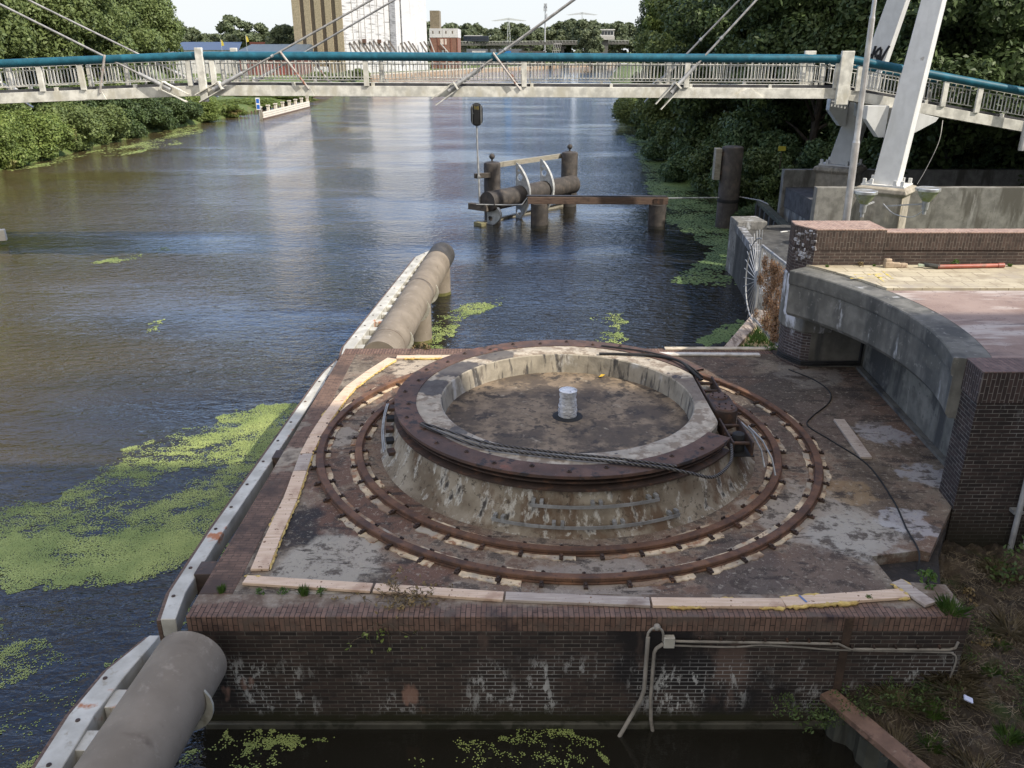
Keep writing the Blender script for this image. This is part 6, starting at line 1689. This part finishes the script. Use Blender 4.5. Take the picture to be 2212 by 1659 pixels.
MB().slab([(1.88, 16.72, 2.42), (1.95, 16.68, 2.45), (2.02, 16.76, 2.46), (1.95, 16.84, 2.44)], (0, .3, 1), .004).build('blade', plain('yellow_leaf', al(.65, .42, .05)), yl)
# grass patch at the quay corner and creeper on the fan fence
rs = np.random.RandomState(19); n_ = 2600; V = np.empty((n_, 5, 3))
i = 0
while i < n_:
    x = rs.uniform(5.9, 8.3); y = rs.uniform(20.3, 23.6)
    if (y - 20.1) > (x - 5.75) * 1.85: continue
    if fbm(np.array([x * 1.5]), np.array([y * 1.5]), 3)[0] < .44: continue
    a = rs.rand() * 6.283; h = rs.uniform(.06, .2); s_ = np.array([math.cos(a), math.sin(a), 0]) * .012; b = np.array([x, y, 1.63]); d = rs.normal(size=3) * .06
    d[2] = h
    V[i] = [b - s_, b + s_, b + d * .6 + s_, b + d, b + d * .6 - s_]; i += 1
tag(fastmesh('quay_grass', V, 5, [grn]), 'bright green grass on the brick quay corner', 'grass', kind='stuff')
rs = np.random.RandomState(29)
C = np.array([(6.95 + rs.uniform(-.05, .05), rs.choice([rs.uniform(20.35, 22.6), rs.uniform(20.4, 21.7)]), rs.uniform(1.9, 3.75)) for _ in range(90)])
V = leaves(rs, C, np.full(90, .19), 9000, .042, 1.0, .1)
V[:, :, 0] = 6.95 + (V[:, :, 0] - 6.95) * .5
dcr = fastmesh('dead_creeper', V, 5, [leaf_mat('dead_creeper_leaves', al(.22, .12, .06), al(.42, .25, .13))], None, (7.06, 21.5, 2.8))
tag(dcr, 'rust brown dead creeper clinging to the fan shaped fence', 'creeper')
# reeds where the bank meets the sheet piles
ysg = thing('yellow_sign', 'small yellow sign half hidden in the dark shrubs', 'sign', (14.5, 45.95, 1.2))
MB().box(14.28, 14.68, 45.9, 45.94, 3.98, 4.22).build('board', plain('yellow_board', al(.28, .25, .03)), ysg)
MB().tube([(14.5, 45.98, 2.6), (14.5, 45.98, 4.2)], .02, 8).build('post', rust_dark, ysg)
# ------------------------------------------------------------------ far buildings
def box_b(o, name, x0, x1, y0, y1, z0, z1, m): return MB().box(x0, x1, y0, y1, z0, z1).build(name, m, o)
T0 = Vector((-58, 310, 0)); e1 = Vector((.352, .936, 0)); e2 = Vector((-.936, .352, 0))
silo = thing('grain_silo', 'huge beige and white grain silo standing by the far quay', 'silo', (-50, 330, 1.2))
def pw(a, b, z): p = T0 + e1 * a + e2 * b; return (p.x, p.y, z)
def blockp(name, a0, a1, b0, b1, z0, z1, m):
    return MB().prism([pw(a0, b0, 0)[:2], pw(a1, b0, 0)[:2], pw(a1, b1, 0)[:2], pw(a0, b1, 0)[:2]], z0, z1).build(name, m, silo)
beige = weathered('beige_cladding', al(.40, .33, .22), [((.25, .25, .02), al(.34, .28, .18), .5, .7)], .8, bstr=0)
brown = weathered('brown_cladding', al(.11, .085, .06), [], .8, bstr=0)
wclad = NT('white_ribbed_cladding')
_z = wclad.xyz(wclad.obj)
_r = wclad.noise(wclad.obj, (.12, .12, 1.6), 3)
_c = wclad.mix(wclad.step(_r, .52, .64), al(.44, .43, .41), al(.20, .195, .185))
_c = wclad.mix(wclad.step(wclad.noise(wclad.obj, (.9, .9, .03), 3), .62, .68), _c, al(.28, .27, .25)); wclad = wclad.done(_c, .7)
wplain = weathered('white_cladding', al(.48, .47, .455), [((.8, .8, .05), al(.36, .35, .34), .55, .66), ((.3, .3, .6), al(.42, .41, .40), .5, .6)], .7, bstr=0)
blockp('tower', 0, 38, 0, 20, 0, 50, wclad)
blockp('block', 38.2, 67, 1, 16, 0, 44, wplain)
# stripes on the shaded gable: beige panels with dark bays
for i in range(5):
    b0 = i * 4.2; w_ = 2.5 if i < 4 else 3.2
    MB().prism([pw(-.25, b0, 0)[:2], pw(-.02, b0, 0)[:2], pw(-.02, b0 + w_, 0)[:2], pw(-.25, b0 + w_, 0)[:2]], 1, 50).build('beige_panel', beige, silo)
MB().prism([pw(-.1, 0, 0)[:2], pw(-.01, 0, 0)[:2], pw(-.01, 20, 0)[:2], pw(-.1, 20, 0)[:2]], 1, 49.9).build('dark_bay', brown, silo)
greyclad = weathered('grey_louvres', al(.20, .20, .20), [((.2, .2, 2), al(.11, .11, .11), .5, .6)], .8, bstr=0)
blockp('louvre_bay', 33.0, 37.6, -.35, -.05, 8, 49, greyclad)
for a in (6, 10, 14.5, 19, 24, 29): blockp('downpipe', a, a + .25, -.3, -.05, 9, 48, wplain)
blockp('downpipe', 44, 44.5, .6, .95, 3, 43, greyclad)
chm = weathered('rusty_chute', al(.10, .085, .075), [(1, al(.16, .145, .13), .5, .6)], .7, bstr=0)
for i, a in enumerate((3, 6, 9.5, 13, 17, 20, 24, 28, 31.5, 41, 44, 47.5, 51, 58, 61.5)):
    p = Vector(pw(a, -.2, 11.5 + (i % 3) * .4)); q = p + e1 * 2.2 - e2 * 2.6 + Vector((0, 0, -5.0))
    MB().bar(p, q, .55, .55).build('chute', chm, silo)
    if i in (3, 6): MB().cbox((p.x, p.y, p.z + .5), 1.6, 1.6, 1.3).build('hopper', weathered('brown_hopper', al(.10, .06, .045), [], .8, bstr=0), silo)
brk = thing('brick_warehouse', 'red brick warehouse with white upper storey and brown box on its roof beyond the silo', 'warehouse', (-30, 405, 1.2))
redb = weathered('far_red_brick', al(.20, .105, .075), [((.3, .3, .05), al(.15, .08, .058), .5, .7)], .85, bstr=0)
x0, x1, y0 = -36.6, -24.3, 400
box_b(brk, 'wall', x0, x1, y0, 425, 0, 14.2, redb)
box_b(brk, 'upper_storey', x0 - .15, x1 + .15, y0 - .15, 425, 14.2, 17.9, wplain)
box_b(brk, 'roof_box', -36.4, -32.2, 401, 410, 17.9, 25.2, beige and weathered('brown_roof_box', al(.17, .14, .095), [], .8, bstr=0))
for k in range(5): box_b(brk, 'pilaster', x0 + .4 + k * 2.9, x0 + .8 + k * 2.9, y0 - .2, y0, 0, 14.2, weathered('dark_brick_pilaster', al(.17, .07, .05), [], .85, bstr=0))
for k in range(4): box_b(brk, 'window', x0 + 1.2 + k * 2.9, x0 + 1.7 + k * 2.9, y0 - .22, y0 - .14, 15.8, 16.9, brown)
box_b(brk, 'door', x0 + 5.2, x0 + 6.9, y0 - .1, y0, 4.5, 9.0, wplain)
box_b(brk, 'pale_panel', x0 + 4.6, x0 + 7.4, y0 - .1, y0, 11.3, 13.6, weathered('pale_panel', al(.5, .42, .36), [], .8, bstr=0))
MB().bar((x0 + 4.7, y0 - .6, 11.8), (x0 + 9.2, y0 - .6, 6.8), .4, .4).build('chute', wplain, brk)
MB().bar((x0 - .2, y0 - 1.5, 14), (x0 + 2.2, y0 - 1.5, 7.5), .4, .4).build('chute', wplain, brk)

roofm = weathered('slate_blue_roof', al(.075, .095, .115), [((.5, .5, .5), al(.06, .075, .09), .5, .7)], .6, bstr=0)
shed = thing('industrial_shed', 'long low shed with slate blue roof left of the silo', 'shed', (-80, 300, 1.2))
box_b(shed, 'wall', -93, -70.5, 296, 330, 0, 7.6, weathered('brown_shed_wall', al(.13, .06, .05), [], .8, bstr=0))
MB().add([(-93.5, 295, 7.6), (-70, 295, 7.6), (-70, 312, 10.9), (-90.8, 312, 10.9), (-70, 331, 7.6), (-93.5, 331, 7.6)], [(0, 1, 2, 3), (3, 2, 4, 5), (0, 3, 5), (1, 4, 2)]).build('roof', roofm, shed, smooth=False)
for x in (-90, -86, -82, -78, -74): box_b(shed, 'door', x, x + 2.2, 295.9, 296, 1, 5, weathered('red_shed_door', al(.20, .06, .05), [], .7, bstr=0))
ws_ = thing('white_shed', 'white flat shed with solar panels on its roof beyond the left trees', 'shed', (-105, 320, 1.2))
box_b(ws_, 'wall', -122, -97, 316, 345, 0, 9.0, wplain)
MB().add([(-122.5, 315.5, 9.0), (-96.5, 315.5, 9.0), (-100, 332, 11.8), (-122, 332, 11.8)], [(0, 1, 2, 3)]).build('roof', weathered('solar_roof', al(.045, .055, .075), [], .4, bstr=0), ws_, smooth=False)
rr_ = thing('red_roofed_house', 'red flat roof of a house showing above the slate blue shed', 'house', (-90, 350, 1.2))
box_b(rr_, 'wall', -101, -82, 349, 360, 0, 10.9, wplain); box_b(rr_, 'roof', -102, -81, 348, 361, 10.9, 11.9, weathered('red_roof', al(.26, .10, .07), [], .8, bstr=0))
for i, (x, z) in enumerate(((-95.5, 10.2), (-87.2, 11.4))):
    fl = thing('yellow_flag', ('yellow flag on a pole above the white shed', 'yellow flag on a pole above the slate blue shed')[i], 'flag', (x, 296 + i * 10, 1.2))
    MB().tube([(x, 294, 1), (x, 294, z + 2.2)], .07, 6).build('pole', steelgrey, fl)
    MB().slab([(x, 294, z), (x + .9, 294.1, z + .2), (x + .7, 294, z + 1.3), (x + .1, 294, z + 2.1)], (0, 1, 0), .03).build('cloth', plain('yellow_cloth', al(.45, .36, .05)), fl)
wbx = thing('white_container', 'small white container on the grass left of the silo', 'container', (-62, 286, 1.2))
MB().box(-63.5, -59.5, 284, 287, 1.2, 4.0).build('body', wplain, wbx, bevel=.05); MB().box(-61.8, -60.8, 283.95, 284, 1.3, 3.3).build('door', weathered('grey_door', al(.3, .3, .3), [], .6, bstr=0), wbx)

# far quay wall
qm = weathered('far_quay_bricks', al(.30, .22, .15), [((.4, .4, 1), al(.20, .14, .09), .5, .65)], .9, bscale=3, bstr=.3)
fq = thing('far_quay', 'long pale quay edge running from the silo to the viaduct', 'quay', (-10, 390, 0))
QL = SH[9:15]
m = MB()
for a, b in zip(QL[:-1], QL[1:]):
    m.bar((a[0] + .35, a[1], .55), (b[0] + .35, b[1], .55), .6, 1.7)
m.build('wall', qm, fq)
m = MB()
for a, b in zip(QL[:-1], QL[1:]):
    m.add([(a[0] + .2, a[1], 1.42), (b[0] + .2, b[1], 1.42), (b[0] - 9, b[1], 1.45), (a[0] - 9, a[1], 1.45)], [(0, 1, 2, 3)])
m.build('paving', weathered('quay_paving', al(.38, .34, .27), [(.3, al(.28, .25, .2), .5, .7)], .9, bstr=0), fq)
m = MB()
for i in range(50):
    t_ = i / 49; x = np.interp(t_, [0, 1], [-40.6, -43.0]); y = 128 + t_ * 80
    m.tube([(float(np.interp(y, [p[1] for p in SH], [p[0] for p in SH])) + .25, y, -.5), (float(np.interp(y, [p[1] for p in SH], [p[0] for p in SH])) + .25, y, .28)], .13, 7)
pr_ = m.build('bank_piling', oldbeam, None, loc=(-41, 160, 0)); tag(pr_, 'row of short brown timber piles edging the sunny left bank', 'piling')

# viaduct with its bus, mast and keeper's house
vd = thing('road_viaduct', 'dark concrete road viaduct with white railing crossing the far end of the canal', 'viaduct', (15, 480, 1.2))
viad_w = weathered('viaduct_rail_paint', al(.32, .32, .30), [], .7, bstr=0)
vcon = weathered('viaduct_concrete', al(.10, .098, .09), [(.4, al(.07, .07, .065), .5, .7)], .9, bstr=0)
MB().bar((-95, 470, 11.4), (62, 482, 12.6), 8, 1.5).build('deck', vcon, vd)
MB().bar((-95, 465.8, 12.6), (62, 477.8, 13.8), .2, .22).build('parapet_rail', viad_w, vd)
m = MB()
for i in range(90):
    t_ = i / 89; x = -95 + 157 * t_; m.cbox((x, 465.8 + 12 * t_, 12.2 + 1.2 * t_), .18, .18, 1.2)
m.build('railing', viad_w, vd)
for x in (-28, -10, 8, 25):
    y = 470 + 12 * (x + 95) / 157
    for d in (-2.2, 2.2): box_b(vd, 'pier_column', x + d - .7, x + d + .7, y - 1, y + 1, 0, 11.2, vcon)
    MB().box(x - 4, x + 4, y - 1.2, y + 1.2, 9.9, 10.9).build('pier_head', vcon, vd)
bus = thing('bus', 'dark articulated city bus driving on the far viaduct', 'bus', (-20, 474, 12.7))
bx0 = -25.6
MB().box(bx0, bx0 + 13.4, 471.2, 473.8, 13.1, 15.9).build('body', plain('bus_dark_paint', al(.02, .025, .035), .3), bus, bevel=.15)
for k in range(6): MB().box(bx0 + .6 + k * 2.1, bx0 + 2.3 + k * 2.1, 471.1, 471.2, 14.3, 15.4).build('window', plain('bus_glass', al(.015, .02, .03), .1), bus)
MB().box(bx0 + .5, bx0 + 10, 471.6, 473.4, 15.9, 16.2).build('roof_unit', wplain, bus)
for x in (2.2, 6.2, 11.0): MB().tube([(bx0 + x, 471.15, 13.1), (bx0 + x, 471.5, 13.1)], .5, 12).build('wheel', blackstuff, bus)
mast = thing('telecom_mast', 'tall slim telecom mast behind the viaduct', 'mast', (17.7, 474, 1.2))
MB().tube([(17.9, 488, 1), (17.9, 488, 20), (17.9, 488, 32.2)], [.45, .38, .25], 10).build('pole', steelgrey, mast)
for i, (dz, dx) in enumerate(((29.5, -.7), (29.5, .7), (26, .8), (31, -.6), (31, .6), (23.5, 0))): MB().cbox((17.9 + dx, 487.5, dz), .4, .4, 2.3).build('antenna', weathered('grey_antenna', al(.25, .25, .25), [], .6, bstr=0), mast)
kh = thing('bridge_keeper_house', 'white bridge keeper house with dark windows at the right end of the viaduct', 'house', (49, 470, 1.2))
box_b(kh, 'tower', 44, 50.5, 470, 476, 0, 14.0, vcon)
box_b(kh, 'lower_storey', 46.0, 53.6, 468.5, 475, 14.0, 15.8, weathered('grey_storey', al(.35, .34, .32), [], .7, bstr=0))
box_b(kh, 'upper_storey', 46.2, 53.2, 468.8, 475, 15.8, 18.6, wplain); box_b(kh, 'roof', 45.8, 53.6, 468.2, 475.6, 18.6, 19.1, wplain)
for k in range(4): box_b(kh, 'window', 46.7 + k * 1.6, 48.0 + k * 1.6, 468.7, 468.79, 16.4, 18.1, plain('dark_window', al(.04, .045, .05), .15))
MB().cbox((46, 468, 13.6), .6, .4, .9).build('red_lamp', plain('red_lamp_case', al(.5, .03, .02)), kh)
gw = thing('graffiti_wall', 'low dark wall with white block letter graffiti under the viaduct', 'wall', (8, 458, 1.2))
box_b(gw, 'wall', 3.5, 17, 455.5, 456, 0, 8.6, weathered('dark_wall', al(.06, .055, .05), [], .9, bstr=0))
wh = plain('white_spray_paint', al(.6, .6, .6)); m = MB(); gx = 4.4
def seg(L_):
    for (a, b) in L_: m.bar((gx + a[0], 455.42, 5.2 + a[1]), (gx + b[0], 455.42, 5.2 + b[1]), .05, .38, up=(0, 1, 0)) if False else m.tube([(gx + a[0], 455.4, 5.2 + a[1]), (gx + b[0], 455.4, 5.2 + b[1])], .17, 6)
seg([((1.3, 2.2), (.2, 2.2)), ((.2, 2.2), (0, .2)), ((0, .2), (1.3, 0)), ((1.3, 0), (1.3, 1.1)), ((1.3, 1.1), (.7, 1.1))]); gx += 1.9
seg([((0, 0), (0, 2.2)), ((0, 2.2), (1.2, 1.6)), ((1.2, 1.6), (1.2, .5)), ((1.2, .5), (0, 0))]); gx += 1.8
seg([((1.2, 2.2), (.1, 2.0)), ((.1, 2.0), (.1, 1.3)), ((.1, 1.3), (1.2, .9)), ((1.2, .9), (1.1, .1)), ((1.1, .1), (0, 0))]); gx += 1.8
seg([((0, 0), (0, 2.2)), ((0, 2.2), (1.1, 2.0)), ((1.1, 2.0), (1.1, 1.2)), ((1.1, 1.2), (0, 1.0))]); gx += 1.9
m.build('graffiti', wh, gw)
gr = thing('lattice_gate', 'slanting white lattice frame at the end of the far quay', 'frame', (23, 458, 1.2))
m = MB()
for k in range(5): m.bar((20.3 + k * .9, 457, 5.2), (21.6 + k * .9, 457, 12.2), .14, .14)
m.bar((21.5, 457, 12.2), (25.3, 457, 12.2), .16, .16); m.bar((20.2, 457, 5.2), (24, 457, 5.2), .16, .16); m.bar((20.9, 457, 8.7), (24.7, 457, 8.7), .12, .12)
m.build('frame', wplain, gr)
bsh = thing('blue_doored_shed', 'grey shed with a bright blue door and white lettering below the viaduct', 'shed', (-5, 490, 1.2))
box_b(bsh, 'wall', -25, 6, 490, 500, 0, 9.6, weathered('grey_shed_wall', al(.12, .13, .15), [], .8, bstr=0))
box_b(bsh, 'door', -5, -.5, 489.9, 490, 3, 8.6, plain('blue_door', al(.02, .16, .42)))
box_b(bsh, 'white_panel', -22, -14.5, 489.85, 489.98, 4.2, 8.6, wplain)
dgr = thing('yellow_digger', 'small yellow excavator parked on the far quay under the viaduct', 'excavator', (-13, 486, 1.2))
MB().box(-15, -11.5, 484, 486, 4.6, 6.2).build('body', plain('digger_yellow', al(.55, .36, .02)), dgr, bevel=.1); MB().box(-15, -13.4, 484, 486, 6.2, 7.8).build('cab', plain('digger_glass', al(.05, .05, .05), .2), dgr)
MB().box(-15.4, -11.2, 483.8, 486.2, 3.6, 4.5).build('track', blackstuff, dgr); MB().bar((-11.6, 485, 6), (-9.6, 485, 8), .4, .4).build('boom', plain('digger_boom', al(.55, .36, .02)), dgr)
hazesteel = weathered('haze_tinted_steel', al(.42, .44, .45), [], .6, bstr=0)  # steel lightened towards the sky, haze put into its colour
for i, (x, y, h, lb) in enumerate(((-2.0, 560, 27.5, 'hazy power pylon with wide crossarm left of the mast'), (48, 620, 33, 'hazy power pylon with wide crossarm right of the mast'))):
    p = thing('power_pylon', lb, 'pylon', (x, y, 1.2)); m = MB()
    for s_ in (-1, 1): m.bar((x + s_ * 1.6, y, 1), (x + s_ * .3, y, h), .25, .25)
    for k in range(8): m.bar((x - 1.6 + .16 * k, y, 1 + k * h / 9), (x + 1.45 - .16 * k, y, 1 + (k + 1) * h / 9), .15, .15)
    m.build('lattice', hazesteel, p)
    MB().add([(x - 11, y, h - 1.6), (x, y, h), (x + 11, y, h - 1.6), (x + 9, y, h - 2), (x, y, h - 1.4), (x - 9, y, h - 2)], [(0, 1, 4, 5), (1, 2, 3, 4)]).build('crossarm', hazesteel, p)

# unseen block added behind the viewer on the right: its long straight roof edge shades the pier and the near water
ob = thing('shade_block', 'unseen tall grey block added behind the viewer to shade the pier and near water', 'shade block', (36, -8, 0))
obm = weathered('shade_block_facade', al(.32, .31, .29), [(.3, al(.26, .25, .24), .5, .7)], .9, bstr=0)
box_b(ob, 'wall', 9.6, 62, -30, 3.0, 0, 28.6, obm)  # body of the added unseen block
gl = plain('shade_block_glass', al(.04, .05, .06), .1)
for fl_ in range(8):
    m = MB()
    for k in range(16): m.box(11 + k * 3.15, 13.2 + k * 3.15, 3.0, 3.04, 2 + fl_ * 3.3, 3.7 + fl_ * 3.3)
    m.build('shade_block_window_row', gl, ob, smooth=False)
